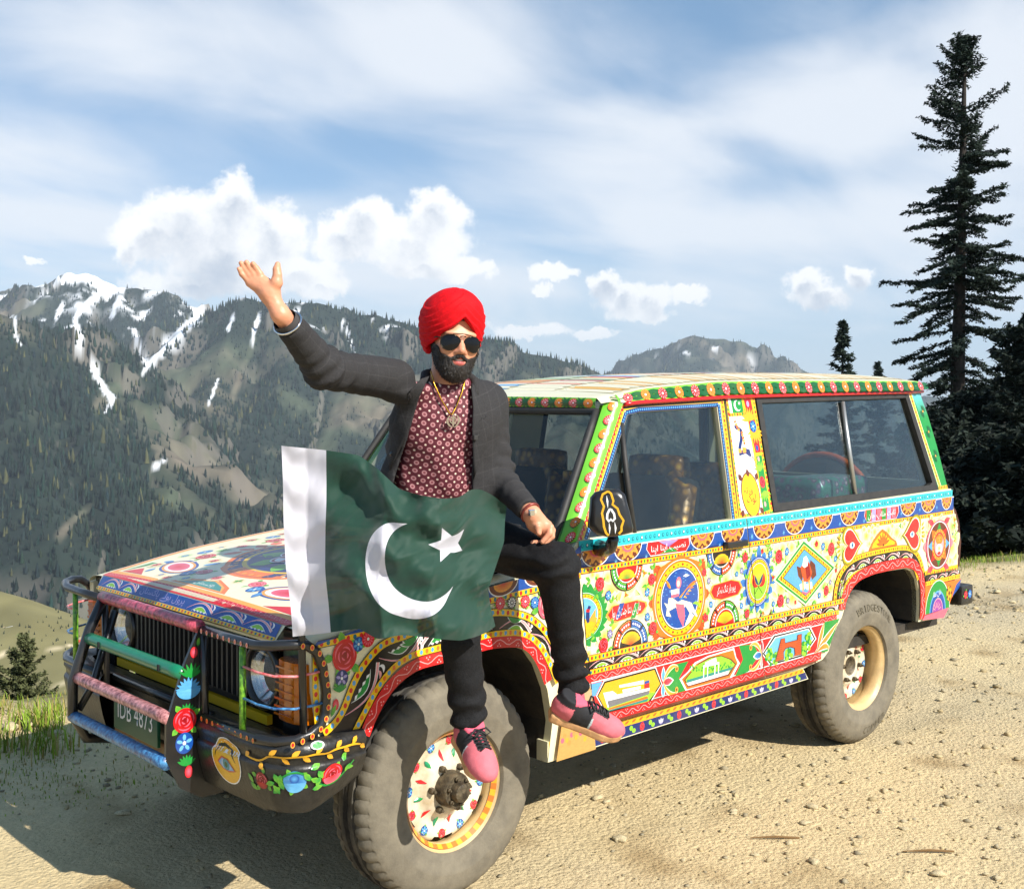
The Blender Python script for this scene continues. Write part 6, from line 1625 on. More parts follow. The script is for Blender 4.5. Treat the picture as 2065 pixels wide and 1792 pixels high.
bx, bz_ = S('C', 1412, 1065); A.ell(bx, bz_, .033, .044, 'blk'); A.ell(bx, bz_, .030, .041, 'gld'); A.ell(bx, bz_, .011, .014, 'brn', n=6)
for i in range(5): a = i*1.257; A.ell(bx+.024*math.cos(a), bz_+.033*math.sin(a), .008, .010, 'brn', n=6)
A.poly([S('C', 1085, 1395), S('C', 1110, 1340), S('C', 1405, 1240), S('C', 1345, 1365)], 'pnk')
# ------------------------------------------------------------------ bands below the white panel
band(L_y3, L_y2a, .62, 2.36, 'blk')
us_ = np.arange(.64, 2.34, .145)
for u in us_: A.acan(u, (L_v(u)+.006), u+.145, (L_v(u+.145)+.006), .033, 1)
A.dots(line(lambda u: (L_y2a(u)+L_y2b(u))/2, .606, 2.43, 26), .022, DOTS, .0062, 'yel', 'drd', pitch=.021)
A.dots(line(lambda u: L_y3(u)-.001, .625, 2.39, 26), .020, DOTS, .0055, 'yel', 'drd', pitch=.020)
A.wave(line(lambda u: (L_r0(u)+L_r1(u))/2, .628, 2.37, 30), .032)
# picture strip
us2 = np.linspace(.645, 2.33, 20)
A.poly([(u, L_lp0(u)) for u in np.linspace(.665, 2.24, 20)]+[(u, L_r0(u)) for u in us2[::-1]], 'wht')
A.poly([(u, L_lp0(u)+.004) for u in np.linspace(.672, 2.235, 20)]+[(u, L_r0(u)-.004) for u in np.linspace(.655, 2.32, 20)[::-1]], 'red')
a_ = lambda *p: [S('A', *q_) for q_ in p]; b_ = lambda *p: [S('B', *q_) for q_ in p]
A.poly(a_((290, 740), (460, 700), (350, 930), (290, 930)), 'lbl')
A.poly(a_((480, 690), (1300, 480), (1395, 740), (1205, 1060), (520, 1220), (360, 930)), 'wht'); A.poly(a_((490, 700), (1290, 490), (1385, 740), (1195, 1045), (520, 1200), (375, 930)), 'blk'); A.poly(a_((505, 725), (1275, 520), (1365, 740), (1175, 1020), (520, 1170), (395, 930)), 'gld')
A.poly(a_((520, 1110), (1190, 880), (1300, 860), (1180, 1015), (525, 1165)), 'lim'); A.poly(a_((560, 1120), (1160, 930), (1180, 965), (560, 1150)), 'org'); A.poly(a_((560, 1150), (1180, 965), (1160, 1010), (560, 1165)), 'teal')
A.poly(a_((470, 880), (620, 850), (690, 905), (1200, 800), (1190, 880), (540, 1110)), 'wht'); A.poly(a_((535, 1010), (1200, 840), (1190, 900), (560, 1110)), 'gry')
A.poly(a_((720, 760), (1110, 680), (1110, 740), (725, 800)), 'wht'); A.poly(a_((770, 830), (1060, 770), (1060, 815), (780, 880)), 'wht')
for k in range(11): A.ell(*S('A', 745+k*34, 780-k*7.3), .0022, .003, 'lbl', n=6); A.ell(*S('A', 795+k*25, 848-k*5.2), .002, .003, 'gry', n=6)
A.poly(a_((1115, 740), (1195, 720), (1195, 800), (1115, 815)), 'red'); A.poly(a_((1120, 700), (1190, 680), (1195, 720), (1118, 745)), 'blu')
for (tg, cx_, cy_, sgn) in (('A', 1415, 720, 1), ('B', 945, 640, -1)):
    o = np.array(S(tg, cx_, cy_)); q_ = 1.0
    if sgn > 0: A.poly([tuple(o+(.0, 0)), tuple(o+(.055, .062)), tuple(o+(.16, .062)), tuple(o+(.10, .0)), tuple(o+(.155, -.063)), tuple(o+(.05, -.063))], 'grn')
    else: A.poly([tuple(o+(-.02, 0)), tuple(o+(-.06, .055)), tuple(o+(-.17, .063)), tuple(o+(-.14, .0)), tuple(o+(-.20, -.070)), tuple(o+(-.10, -.06))], 'grn')
    for a, c1 in ((math.pi/2, 'lbl' if sgn > 0 else 'pnk'), (-math.pi/2, 'lbl' if sgn > 0 else 'lpk')): A.leaf(*o, .066, .026, a, 'wht', 'wht'); A.leaf(*(o+(0, .003*math.sin(a))), .058, .019, a, c1, c1)
    A.leaf(*o, .066, .036, 0 if sgn > 0 else math.pi, 'wht', 'wht'); A.leaf(*o, .058, .028, 0 if sgn > 0 else math.pi, 'red' if sgn > 0 else 'blu', 'pnk' if sgn > 0 else 'lbl')
    for sy in (1, -1):
        A.curve(o, o+(sgn*.035, sy*.075), o+(sgn*.092, sy*.052), .022, 'crm'); A.curve(o, o+(sgn*.035, sy*.072), o+(sgn*.088, sy*.052), .013, 'lor'); A.ell(*(o+(sgn*.084, sy*.042)), .010, .012, 'lor'); A.ell(*(o+(sgn*.084, sy*.042)), .005, .006, 'brn', n=8)
# pavilion in an arch
z4 = lambda *p: [S(4, *q_) for q_ in p]
A.poly(z4((955, 1300), (1010, 1250), (1060, 1185), (1150, 1140), (1250, 1110), (1330, 1085), (1345, 1150), (1370, 1190), (1310, 1300), (1000, 1385)), 'wht'); A.poly(z4((970, 1300), (1020, 1250), (1070, 1195), (1150, 1150), (1250, 1120), (1325, 1100), (1338, 1150), (1355, 1190), (1300, 1290), (1005, 1370)), 'org')
A.poly(z4((985, 1305), (1030, 1250), (1085, 1190), (1160, 1150), (1240, 1135), (1310, 1160), (1345, 1195), (1295, 1275), (1010, 1355)), 'brn'); A.poly(z4((995, 1305), (1035, 1255), (1090, 1196), (1165, 1157), (1240, 1142), (1303, 1166), (1335, 1198), (1288, 1265), (1015, 1345)), 'lim')
for x in range(1040, 1320, 22): bush(*S(4, x, 1225-(x-1040)*.06+14*math.sin(x)), .014, 'grn', 'lim', 6)
A.poly(z4((1000, 1325), (1300, 1235), (1288, 1265), (1015, 1345)), 'wht'); A.poly(z4((1005, 1305), (1320, 1215), (1310, 1235), (1005, 1325)), 'teal')
A.poly(z4((1115, 1205), (1225, 1180), (1225, 1195), (1115, 1220)), 'wht'); A.poly(z4((1130, 1185), (1205, 1150), (1210, 1180), (1130, 1200)), 'wht')
for x, y in ((1118, 1290), (1145, 1285), (1195, 1270), (1220, 1262)): A.stroke([S(4, x, y), S(4, x+3, y-80)], .006, 'wht')
# brick gateway
A.poly(b_((945, 630), (1090, 390), (1555, 275), (1635, 440), (1480, 670), (1050, 790)), 'wht'); A.poly(b_((955, 628), (1098, 403), (1545, 292), (1622, 440), (1475, 657), (1058, 775)), 'blk'); A.poly(b_((975, 625), (1112, 420), (1535, 310), (1603, 440), (1462, 640), (1068, 750)), 'wht'); A.poly(b_((985, 622), (1118, 430), (1528, 322), (1590, 440), (1455, 628), (1074, 735)), 'sky')
for x, y, r in ((1040, 640, .030), (1100, 690, .028), (1500, 500, .036), (1530, 440, .030), (1280, 650, .03), (1460, 590, .03)): bush(*S('B', x, y), r, 'lim', 'grn', 16)
A.poly(b_((1105, 735), (1180, 440), (1230, 430), (1235, 490), (1385, 450), (1390, 390), (1445, 375), (1440, 640), (1325, 665), (1355, 640), (1350, 560), (1300, 545), (1240, 565), (1215, 610), (1220, 700)), 'brn'); A.poly(b_((1115, 725), (1186, 446), (1225, 437), (1232, 500), (1392, 458), (1396, 397), (1438, 385), (1434, 632), (1340, 655), (1362, 635), (1358, 555), (1300, 535), (1235, 555), (1208, 605), (1212, 692)), 'rus')
for k in range(9): A.stroke([S('B', 1125+k*7, 690-k*28), S('B', 1205+k*3, 668-k*26)], .0015, 'brn'); A.stroke([S('B', 1362+k*3, 620-k*25), S('B', 1434, 600-k*25)], .0015, 'brn')
# flourish by the rear arch
A.poly(b_((1740, 230), (1930, 185), (1780, 600), (1700, 610)), 'grn')
for p in (((1600, 640), (1780, 420), (1900, 240)), ((1640, 600), (1700, 380), (1730, 240)), ((1640, 610), (1760, 480), (1790, 570))): A.curve(S('B', *p[0]), S('B', *p[1]), S('B', *p[2]), .034, 'wht'); A.curve(S('B', *p[0]), S('B', *p[1]), S('B', *p[2]), .024, 'org', c2='lor')
A.wave(line(lambda u: (L_rr(u)+L_lp0(u))/2-.001, .668, 2.235, 30), .034)
band(lev(.4575, .490), L_rr, .672, 2.19, 'brn')
flank = A
lines = [((-SEAM_F[0][0], SEAM_F[0][1]), (-SEAM_F[3][0], SEAM_F[3][1])), ((-SEAM_R[0][0], SEAM_R[0][1]), (-SEAM_R[2][0], SEAM_R[2][1]))]
# ------------------------------------------------------------------ front fender
A_side, A = A, flank
fo = dens([S('E', 330, 1370), S('E', 470, 1260), S('E', 560, 1130), S('E', 620, 960), S('E', 700, 740), S('E', 800, 560), S('E', 950, 370), S('E', 1080, 260), S('E', 1350, 180), S(2, 1100, 1440), S(2, 1480, 1400), S('F', 350, 640), S('F', 600, 690), S('F', 760, 800), S('F', 880, 930), S('F', 980, 1090), S('F', 1040, 1260)], 60)   # outer dotted line
fi_ = dens([S('E', 690, 1390), S('E', 760, 1240), S('E', 850, 1080), S('E', 950, 870), S('E', 1080, 680), S('E', 1230, 520), S('E', 1420, 410), S('E', 1780, 320), S('F', 60, 960), S('F', 300, 930), S('F', 500, 925), S('F', 640, 980), S('F', 760, 1080), S('F', 860, 1220), S('F', 940, 1400), S('F', 1040, 1650)], 60)
fr_ = dens([S('E', 830, 1390), S('E', 900, 1200), S('E', 1000, 1000), S('E', 1130, 800), S('E', 1280, 650), S('E', 1480, 520), S('E', 1800, 440), S('F', 60, 1080), S('F', 300, 1060), S('F', 520, 1060), S('F', 650, 1130), S('F', 760, 1280), S('F', 840, 1450), S('F', 900, 1640)], 60)
toplim = [(u, fy1(u)) for u in np.linspace(-.555, .585, 16)]
A.poly([tuple(p) for p in fo[2:-1]]+[(.630, .74), (.592, 1.04)]+toplim[::-1]+[(-.560, .80), (-.545, .70)], 'crm')
halos(60, -.3, .56, lambda u: fy1(u)-.06, lambda u: fy1(u)-.005, (.02, .035))
A.stroke([(-.552, .69), (-.556, .74), (-.562, .82), (-.560, .93)], .022, 'yel'); A.dots([(-.552, .69), (-.556, .74), (-.562, .82), (-.560, .93)], .0, ['red', 'lbl'], .0065, None, pitch=.022)
blkp = np.vstack([fo, fi_[::-1]]); A.poly([tuple(p) for p in blkp], 'blk')
mid_ = (fo+fi_)/2
for i, (a, b, fl) in enumerate(((3, 13, -1), (13, 22, -1), (30, 22, -1), (38, 30, -1), (40, 48, 1), (48, 57, 1))):
    A.acan(*mid_[a], *mid_[b], .055, fl)
A.fern(*mid_[20], .05, 2.0, 'wht', 7, .016); A.fern(*mid_[20], .042, 2.0, 'grn', 7, .011); A.fern(*mid_[43], .05, 1.2, 'wht', 7, .016); A.fern(*mid_[43], .042, 1.2, 'grn', 7, .011)
A.dots([tuple(p) for p in fo], .024, ['red', 'lbl'], .0068, 'yel', 'blk', pitch=.024)
A.dots([tuple(p) for p in fi_], .022, ['org', 'lbl'], .0066, 'yel', None, pitch=.023)
A.poly([(.487, .60), (.50, .53), (.47, .375), (.68, .378), (.668, .47), (.652, .60), (.62, .70), (.58, .72)], np.array(lin((196, 150, 84)))); A.poly([(.49, .62), (.655, .635), (.652, .665), (.50, .655)], 'red'); A.poly([(.50, .52), (.667, .53), (.66, .61), (.495, .60)], np.array(lin((186, 160, 120))))
for k in range(14): A.ell(.50+.012*k, .42+.05*RNG.random(), .009, .010, ['pnk', 'tan', 'lor', 'tan'][k % 4])
A.wave([tuple(p) for p in fr_], .040, per=.09)
A.dots([(u, fy1(u)) for u in np.linspace(-.556, .588, 30)], .020, ['red', 'dtq'], .0068, 'yel', 'blk', pitch=.024)
A.poly([(u, fy1(u)+.010) for u in np.linspace(-.56, .589, 20)]+[(u, fz(u)) for u in np.linspace(.589, -.57, 20)], 'blu')
for u in (.03, .20, .37, .53): A.half(u, fz(u), .07, .045, 'wht', up=-1, slope=.1); A.half(u, fz(u), .066, .041, 'brn', up=-1, slope=.1); A.half(u, fz(u), .045, .03, 'lor', 'red', up=-1, slope=.1)
e_ = lambda x, y: S('E', x, y)
for x, y, r in ((585, 425, .045),): A.rose(*e_(x, y), r, r*1.15, ('drd', 'red', 'pnk'), 5, .5)
A.leaves(*e_(752, 285), .02, 3, .3); A.bloom(*e_(752, 285), .021, ('blu', 'lbl')); A.leaves(*e_(868, 222), .022, 3, 2.); A.daisy(*e_(868, 222), .024, .026, ('red', 'pnk')); A.leaves(*e_(548, 700), .024, 4, .6); A.bloom(*e_(548, 700), .024, ('dbl', 'lil'), 5); A.fern(*e_(520, 870), .03, 1.5, 'grn', 7); A.ell(*e_(478, 1020), .011, .018, 'red', 'pnk'); A.leaf(*e_(420, 1170), .04, .014, 1.1)
for x, y, k_ in ((205, 510, 'r'), (375, 495, 'k'), (570, 480, 'r'), (705, 495, 'b')):
    u, v = S('F', x, y); A.leaves(u, v, .02, 3, 1.)
    if k_ == 'r': A.daisy(u, v, .022, .023, ('red', 'pnk'))
    elif k_ == 'k': A.daisy(u, v, .022, .022, ('blk', 'wht'))
    else: A.daisy(u, v, .020, .022, ('blu', 'lbl'))
A.rose(*S('F', 870, 530), .04, .05, ('red', 'pnk', 'lpk'), 4)
def fill(n, u0, u1, f0, f1, top):
    for k in range(n):                                  # small sprigs in whatever ground is still bare
        u = RNG.uniform(u0, u1); v = f0(u)+.012+(f1(u)-f0(u)-.024)*RNG.random(); r = RNG.uniform(.010, .016)
        B = np.array(A.bb); L = np.array(A.lv); hit = (B[:, 0] < u+r) & (B[:, 2] > u-r) & (B[:, 1] < v+r) & (B[:, 3] > v-r) & (B[:, 2]-B[:, 0] < .5) & (np.array([s_[2][-1][2] for s_ in A.sh]) < .2)
        if hit.any(): continue
        c = [('grn', 'lim'), ('lim', 'grn'), ('grn', 'yel')][k % 3]
        for q_ in range(3): A.leaf(u, v, r*1.5, r*.8, k+q_*2.1, *c)
        if k % 2: A.ell(u, v, r*.55, r*.6, ['red', 'org', 'blu', 'pnk'][(k//2) % 4])
fill(900, .63, 2.5, L_y2b, L_y1a, 1); fill(500, 2.5, 3.57, lambda u: .98, L_y1a, 1); fill(200, 3.3, 3.59, lambda u: .81, L_y1a, 1)
A.split(['painted_ornament']*3, sidef(1), [fender[1], door[1], quarter[1]], lines)
# sill strip with small flowers, dusty towards the front
A = Art()
sl0 = lambda u: .376+(u-.45)*.0163; sl1 = lambda u: .447+(u-.45)*.0048
mid = lambda u: sl0(u)+(sl1(u)-sl0(u))*.62
A.poly([(u, sl0(u)) for u in (.66, 1.4, 2.15)]+[(u, mid(u)) for u in (2.13, 1.4, .66)], 'dbl'); A.poly([(u, mid(u)) for u in (.45, 1.4, 2.125)]+[(u, sl1(u)) for u in (2.11, 1.4, .45)], 'gld')
A.poly([(u, sl0(u)) for u in (.45, .66)]+[(u, mid(u)) for u in (.66, .45)], np.array(lin((176, 164, 136))))
for i, u in enumerate(np.arange(.74, 2.12, .058)):
    v = (sl0(u)+mid(u))/2
    if i % 4 == 0: A.rose(u, v, .014, .017, ('drd', 'red', 'pnk'), 0)
    elif i % 4 == 2:
        for k in (-1, 0, 1): A.leaf(u, v-.014, .026, .012, 1.57+k*.6, 'lil', 'wht')
    else: A.ell(u-.008, v+.006, .010, .010, 'lim'); A.ell(u+.008, v-.006, .011, .009, 'lim')
for i, u in enumerate(np.arange(.70, 2.10, .042)): A.leaf(u, (mid(u)+sl1(u))/2-.004, .028, .010, .35, 'rus', 'org')
A.build('painted_ornament', lambda u, v, h: (-u, SIDE_Y-.004+h, v), [o for o in bpy.data.objects if o.name == 'sill'][0])
# ------------------------------------------------------------------ cabin side
A = Art()
def loopd(O, I, f_): return [tuple(np.array(o)*(1-f_)+np.array(i)*f_) for o, i in zip(O, I)]
gO, gI = xs(*GO), xs(*GI)
for i in range(4):
    a, b = loopd(gO, gI, .24), loopd(gO, gI, .76)
    A.dots([a[i], a[i+1]], .024, ['red', 'org'], .0058, 'yel', None, pitch=.019); A.dots([b[i], b[i+1]], .018, ['lbl'], .0042, 'dbl', None, pitch=.013)
    if i == 0: A.dots([loopd(gO, gI, .04)[0], loopd(gO, gI, .04)[1]], .012, ['lpk'], .003, 'red', None, pitch=.02)
A.build('painted_frame', ghf(1), door[1])
A = Art()
P_ = lambda x, y: GHP('p', x, y)
bp_ = xs(*BPIL); A.poly(bp_, 'yel')
for a, b in ((P_(195, 170), P_(370, 1640)), (P_(520, 150), P_(770, 1620)), (P_(185, 160), P_(510, 150)), (P_(215, 380), P_(440, 365)), (P_(375, 1635), P_(760, 1590))): A.dots([a, b], 0, ['red', 'org', 'grn'], .0058, None, pitch=.019)
A.poly([P_(205, 172), P_(375, 165), P_(408, 350), P_(240, 355)], 'grn'); A.poly([P_(205, 172), P_(240, 170), P_(270, 354), P_(240, 355)], 'wht')
A.ell(*P_(325, 262), .026, .025, 'wht'); A.ell(*P_(337, 255), .021, .021, 'grn'); 
def star(art, x, y, r, col, a0=math.pi/2):
    art.fan((x, y), [(x+(r if k % 2 == 0 else r*.42)*math.cos(a0+k*math.pi/5), y+(r if k % 2 == 0 else r*.42)*math.sin(a0+k*math.pi/5)) for k in range(10)], col, col)
star(A, *P_(348, 232), .010, 'wht')
A.poly([P_(222, 400), P_(445, 388), P_(655, 1595), P_(378, 1612)], 'wht')
A.poly([P_(405, 180), P_(490, 172), P_(620, 840), P_(555, 850)], 'red'); A.poly([P_(560, 890), P_(630, 880), P_(735, 1560), P_(655, 1590)], 'grn')
for y0, c1, c2 in ((330, 'gld', 'lor'), (640, 'gld', 'org')): A.fern(*P_(480+(y0-330)*.2, y0+120 if y0 < 500 else y0-70), .06, 1.7 if y0 < 500 else -1.5, c1, 9, .012)
A.bloom(*P_(520, 520), .024, ('blu', 'lbl')); A.rose(*P_(638, 1215), .021, .026, ('drd', 'red', 'pnk'), 0); A.fern(*P_(615, 1080), .05, 1.8, 'lim', 7, .008); A.fern(*P_(660, 1320), .05, -1.4, 'lim', 7, .008); A.ell(*P_(455, 240), .010, .014, 'lil'); A.ell(*P_(572, 790), .010, .013, 'blu'); A.ell(*P_(590, 925), .008, .011, 'lpk'); A.ell(*P_(672, 1490), .008, .012, 'lpk')
# camel with a decorated neck
A.stroke([P_(310, 530), P_(370, 570), P_(375, 680), P_(355, 790), P_(360, 850)], .020, 'dbl'); A.ell(*P_(308, 525), .012, .011, 'dbl')
for k in range(9):
    t = k/8; a = (285+115*t if t < .5 else 342+60*t, 470+t*270); A.stroke([P_(a[0], a[1]), P_(a[0]+22, a[1]-18)], .010, 'lor' if k % 2 else 'org')
A.poly([P_(345, 840), P_(420, 790), P_(480, 810), P_(505, 900), P_(470, 890), P_(430, 860), P_(350, 890)], 'dbl'); A.poly([P_(385, 780), P_(435, 785), P_(435, 850), P_(395, 850)], 'lor'); A.poly([P_(335, 800), P_(375, 800), P_(378, 850), P_(340, 850)], 'lor')
for x in (355, 388, 475, 510): A.stroke([P_(x, 890), P_(x+12+ (x-355)*.1, 1135)], .0025, 'gry')
A.stroke([P_(515, 890), P_(545, 960), P_(560, 1020)], .005, 'tan')
A.ell(*P_(492, 1370), .068, .098, 'brn', n=30); A.ell(*P_(492, 1370), .062, .092, 'yel', n=30)
for x, y in ((380, 1200), (560, 1190), (400, 1560), (610, 1530), (462, 1150)): A.leaf(*P_(x, y), .035, .025, math.atan2(1370-y, x-490) if True else 0, 'brn', 'brn')
A.text('ورثہ', *P_(460, 1325), .065, .035, 'red', slope=-.0); A.text('لوک', *P_(500, 1430), .07, .05, 'red')
A.build('painted_ornament', lambda u, v, h: ghf(1)(u, v, h+.002), bpillar[1])
A = Art(); cp = xs(*CPIL); A.poly(cp, 'grn')
A.raw([(3.300, 1.742), (3.392, 1.748), (3.445, 1.62), (3.37, 1.60)], [(0, 1, 2), (0, 2, 3)], [K('trq')*.9+.1, K('trq')*.9+.1, K('grn'), K('grn')])
A.dots([(3.285, 1.742), (3.36, 1.50), (3.45, 1.226)], .026, ['org', 'grn', 'red'], .006, 'yel', 'wht', pitch=.02); A.dots([(3.43, 1.229), (3.53, 1.231)], .018, ['org', 'red'], .006, 'yel', None, pitch=.02)
for v in (1.64, 1.53, 1.40): u = 3.49-(v-1.3)*.25; A.fern(u-.012, v, .035, 1.0, 'dgr', 6); A.fern(u-.012, v, .035, 4.0, 'dgr', 6); A.ell(u-.012, v, .006, .007, 'lor')
A.build('painted_ornament', lambda u, v, h: ghf(1)(u, v, h+.002), cpillar[1])
def apf(u, v, h, sg=1):
    inn = np.array(((-.532, .752, 1.150), (-.892, .648, 1.682))); o2 = np.array(((-.600, .792, 1.166), (-.952, .694, 1.676)))
    t = min(max(u, 0), 1); a = inn[0]*(1-t)+inn[1]*t; b = o2[0]*(1-t)+o2[1]*t; k = min(max(v, 0), 1); p = a*(1-k)+b*k; bul = .012*math.sin(k*math.pi)+.0015+h
    return (p[0]+bul*.6, p[1]+bul*.8, p[2]+.2*bul)
A2 = Art()
for i in range(10):
    t = (i+.4)/10*.66; r = .024
    A2.fern(t-.028, 0, .034, math.pi*.0, 'dgr', 6, .009); A2.daisy(t, 0, r*.95, r*1.05, ('red', 'lpk') if i % 2 == 0 else ('org', 'lor'), 11)
A2.build('painted_flowers', lambda u, v, h: apf(u/.64, .5+v/.075*.75, h), apillar[1])
# roof edge flowers, header flowers, bonnet
A = Art(); A.poly([(.96, .0), (3.41, .0), (3.41, 1.0), (.96, 1.0)], 'lim')
A.sh.pop(); A.bb.pop(); A.lv.pop()
us3 = np.linspace(.93, 3.40, 40)
P = [(u, 0.02) for u in us3]+[(u, .99) for u in us3[::-1]]
n_ = len(us3)
A.raw(P, [(i, i+1, 2*n_-2-i) for i in range(n_-1)]+[(i, 2*n_-2-i, 2*n_-1-i) for i in range(n_-1)], np.array(lin((122, 206, 60)))*.9)
def rf(u, v, h):
    p = roofp(-u, 1-.1*v); return (p[0], p[1]+.0015+h, p[2])
for i, u in enumerate(np.arange(.985, 3.38, .107)):
    for sx in (-1, 1):
        for k in range(5): A.stroke([(u+sx*.022, .5), (u+sx*.036, .5+(k-2)*.10), (u+sx*.052, .5+(k-2)*.2)], .10, 'dgr', 'both')
    # petals in stretched space: v unit ~ 6 cm
    c = ('red', 'lpk') if i % 2 == 0 else ('org', 'lor')
    ring = [(u+.027*math.cos(a), .5+.45*math.sin(a)) for a in np.linspace(0, 2*math.pi, 18, endpoint=False)]
    A.fan((u, .5), ring, c[0], c[0])
    for k in range(11):
        a = 2*math.pi*k/11; w_ = .11
        A.fan((u+.017*math.cos(a), .5+.28*math.sin(a)), [(u+.025*math.cos(a-w_), .5+.42*math.sin(a-w_)), (u+.025*math.cos(a+w_), .5+.42*math.sin(a+w_)), (u+.009*math.cos(a), .5+.15*math.sin(a))], c[1], c[1])
    A.fan((u, .5), [(u+.006*math.cos(a), .5+.1*math.sin(a)) for a in np.linspace(0, 6.28, 8, endpoint=False)], 'wht', 'wht')
A.build('painted_flowers', rf, roof)
A = Art()
for i, k in enumerate(np.linspace(-.95, .95, 18)):
    r = .024; c = ('red', 'lpk') if i % 2 == 0 else ('org', 'lor'); y = k*.66
    A.fern(y+.026, 0, .04, 0, 'dgr', 5, .010); A.fern(y-.026, 0, .04, math.pi, 'dgr', 5, .010); A.daisy(y, 0, r, r*.85, c, 11)
def hdf(u, v, h):
    p = header(max(-1, min(1, u/.66)), .5+v/.052); return (p[0]+.8*(.0015+h), p[1], p[2]+.5*(.0015+h))
A.build('painted_flowers', hdf, roof)
A = Art()                                                     # colourful panels on the roof top
cols = ['red', 'crm', 'crm', 'lbl', 'crm', 'gld', 'crm', 'grn', 'red', 'crm', 'crm', 'org']
for i in range(48):
    u0 = .96+i*.05
    for j, (k0, k1) in enumerate(((-.86, -.45), (-.43, -.02), (.0, .42), (.44, .86))):
        A.poly([(u0, k0), (u0+.024, k0+.03), (u0+.046, k0), (u0+.05, (k0+k1)/2), (u0+.046, k1), (u0+.024, k1-.05), (u0, k1), (u0+.004, (k0+k1)/2)], cols[(i*5+j*3+(i*j) % 4) % 12])
A.build('painted_panels', lambda u, v, h: (lambda p: (p[0], p[1], p[2]+.002+h))(roofp(-u, v)), roof)
# bonnet: front lip and top
A = Art()
def lipf(u, v, h):       # u = y, v 0..1 up the lip
    x = .605-.030*v; p = hoodp(x, u/hood_w(x)); return (p[0]+.002+h, p[1], p[2]+.0006)
yl = np.linspace(-.65, .65, 27)
def strip(v0, v1, col):
    P = [(y, v0) for y in yl]+[(y, v1) for y in yl[::-1]]; m_ = len(yl)
    A.raw(P, [(i, i+1, 2*m_-2-i) for i in range(m_-1)]+[(i, 2*m_-2-i, 2*m_-1-i) for i in range(m_-1)], K(col))
strip(.0, .24, 'yel'); strip(.24, 1.0, 'blu')
for i, y in enumerate(np.arange(-.64, .65, .022)): A.fan((y, .12), [(y+.006*math.cos(a), .12+.09*math.sin(a)) for a in np.linspace(0, 6.28, 8, endpoint=False)], 'rus' if i % 2 else 'dtq', 'red' if i % 2 else 'dtq')
B = Art()
for (a, b) in ((-.62, -.45), (-.45, -.30), (.10, .27), (.27, .46), (.46, .62)): B.acan(a, .035, b, .035, .04, 1)
B.text('پرول بولے پاکستان', -.10, .037, .34, .036, 'lil')
for (P, T, C) in B.sh: A.raw([(p[0], p[1]/.056) for p in P], T, C)
A.build('painted_lettering', lipf, hood)
A = Art()
def hoodf(u, v, h):      # u = y, v = distance back from the crease
    x = .573-v; w = hood_w(x); k = max(-1, min(1, u/w)); p = hoodp(x, k); return (p[0]+.001, p[1], p[2]+.0015+h)
def hs(v0, v1, col, ym=1.0):
    for vv in np.linspace(v0, v1, max(2, int((v1-v0)/.06)+1))[:-1]:
        v2 = min(v1, vv+(v1-v0)/max(1, int((v1-v0)/.06)))
        m_ = 25; w0, w1 = hood_w(.573-vv)*ym, hood_w(.573-v2)*ym; P = [(w0*k, vv) for k in np.linspace(-1, 1, m_)]+[(w1*k, v2) for k in np.linspace(1, -1, m_)]
        A.raw(P, [(i, i+1, 2*m_-2-i) for i in range(m_-1)]+[(i, 2*m_-2-i, 2*m_-1-i) for i in range(m_-1)], K(col))
hs(0, .034, 'red'); hs(.034, .060, 'lor'); hs(.060, 1.0, 'crm')
for i, y in enumerate(np.arange(-.63, .64, .028)): A.stroke([(y, .006), (y+.007, .02), (y+.014, .010), (y+.02, .022)], .003, 'lpk'); A.ell(y, .027, .0035, .003, 'lpk', n=6); A.ell(y, .047, .005, .004, 'gld', n=6)
# edge stripes down both sides of the bonnet
for sg in (-1, 1):
    e2 = [(sg*hood_w(.573-v)*.965, v) for v in np.linspace(.06, 1.0, 18)]; A.stroke(e2, .035, 'org'); A.stroke([(a*.985, b) for a, b in e2], .014, 'yel')
# central rosette
A.ell(0, .52, .36, .30, 'org', n=48); A.ell(0, .52, .335, .28, 'dbl', n=48)
for i in range(44): a = 2*math.pi*i/44; A.ell(.31*math.cos(a), .52+.26*math.sin(a), .009, .012, 'lor', n=7)
A.ell(0, .52, .285, .238, 'yel', n=48); A.ell(0, .52, .265, .22, 'gry', n=48); A.ell(0, .52, .26, .215, 'dbl', n=48)
for i in range(8): a = 2*math.pi*i/8+.3; A.leaf(.12*math.cos(a), .52+.10*math.sin(a), .12, .09, a, 'grn', 'lim')
for i in range(6): a = 2*math.pi*i/6; A.ell(.085*math.cos(a), .52+.07*math.sin(a), .075, .06, 'wht', n=20, rot=a); A.ell(.085*math.cos(a), .52+.07*math.sin(a), .068, .053, 'drd', 'pnk', n=20, rot=a)
A.ell(0, .52, .05, .04, 'pnk', 'drd')
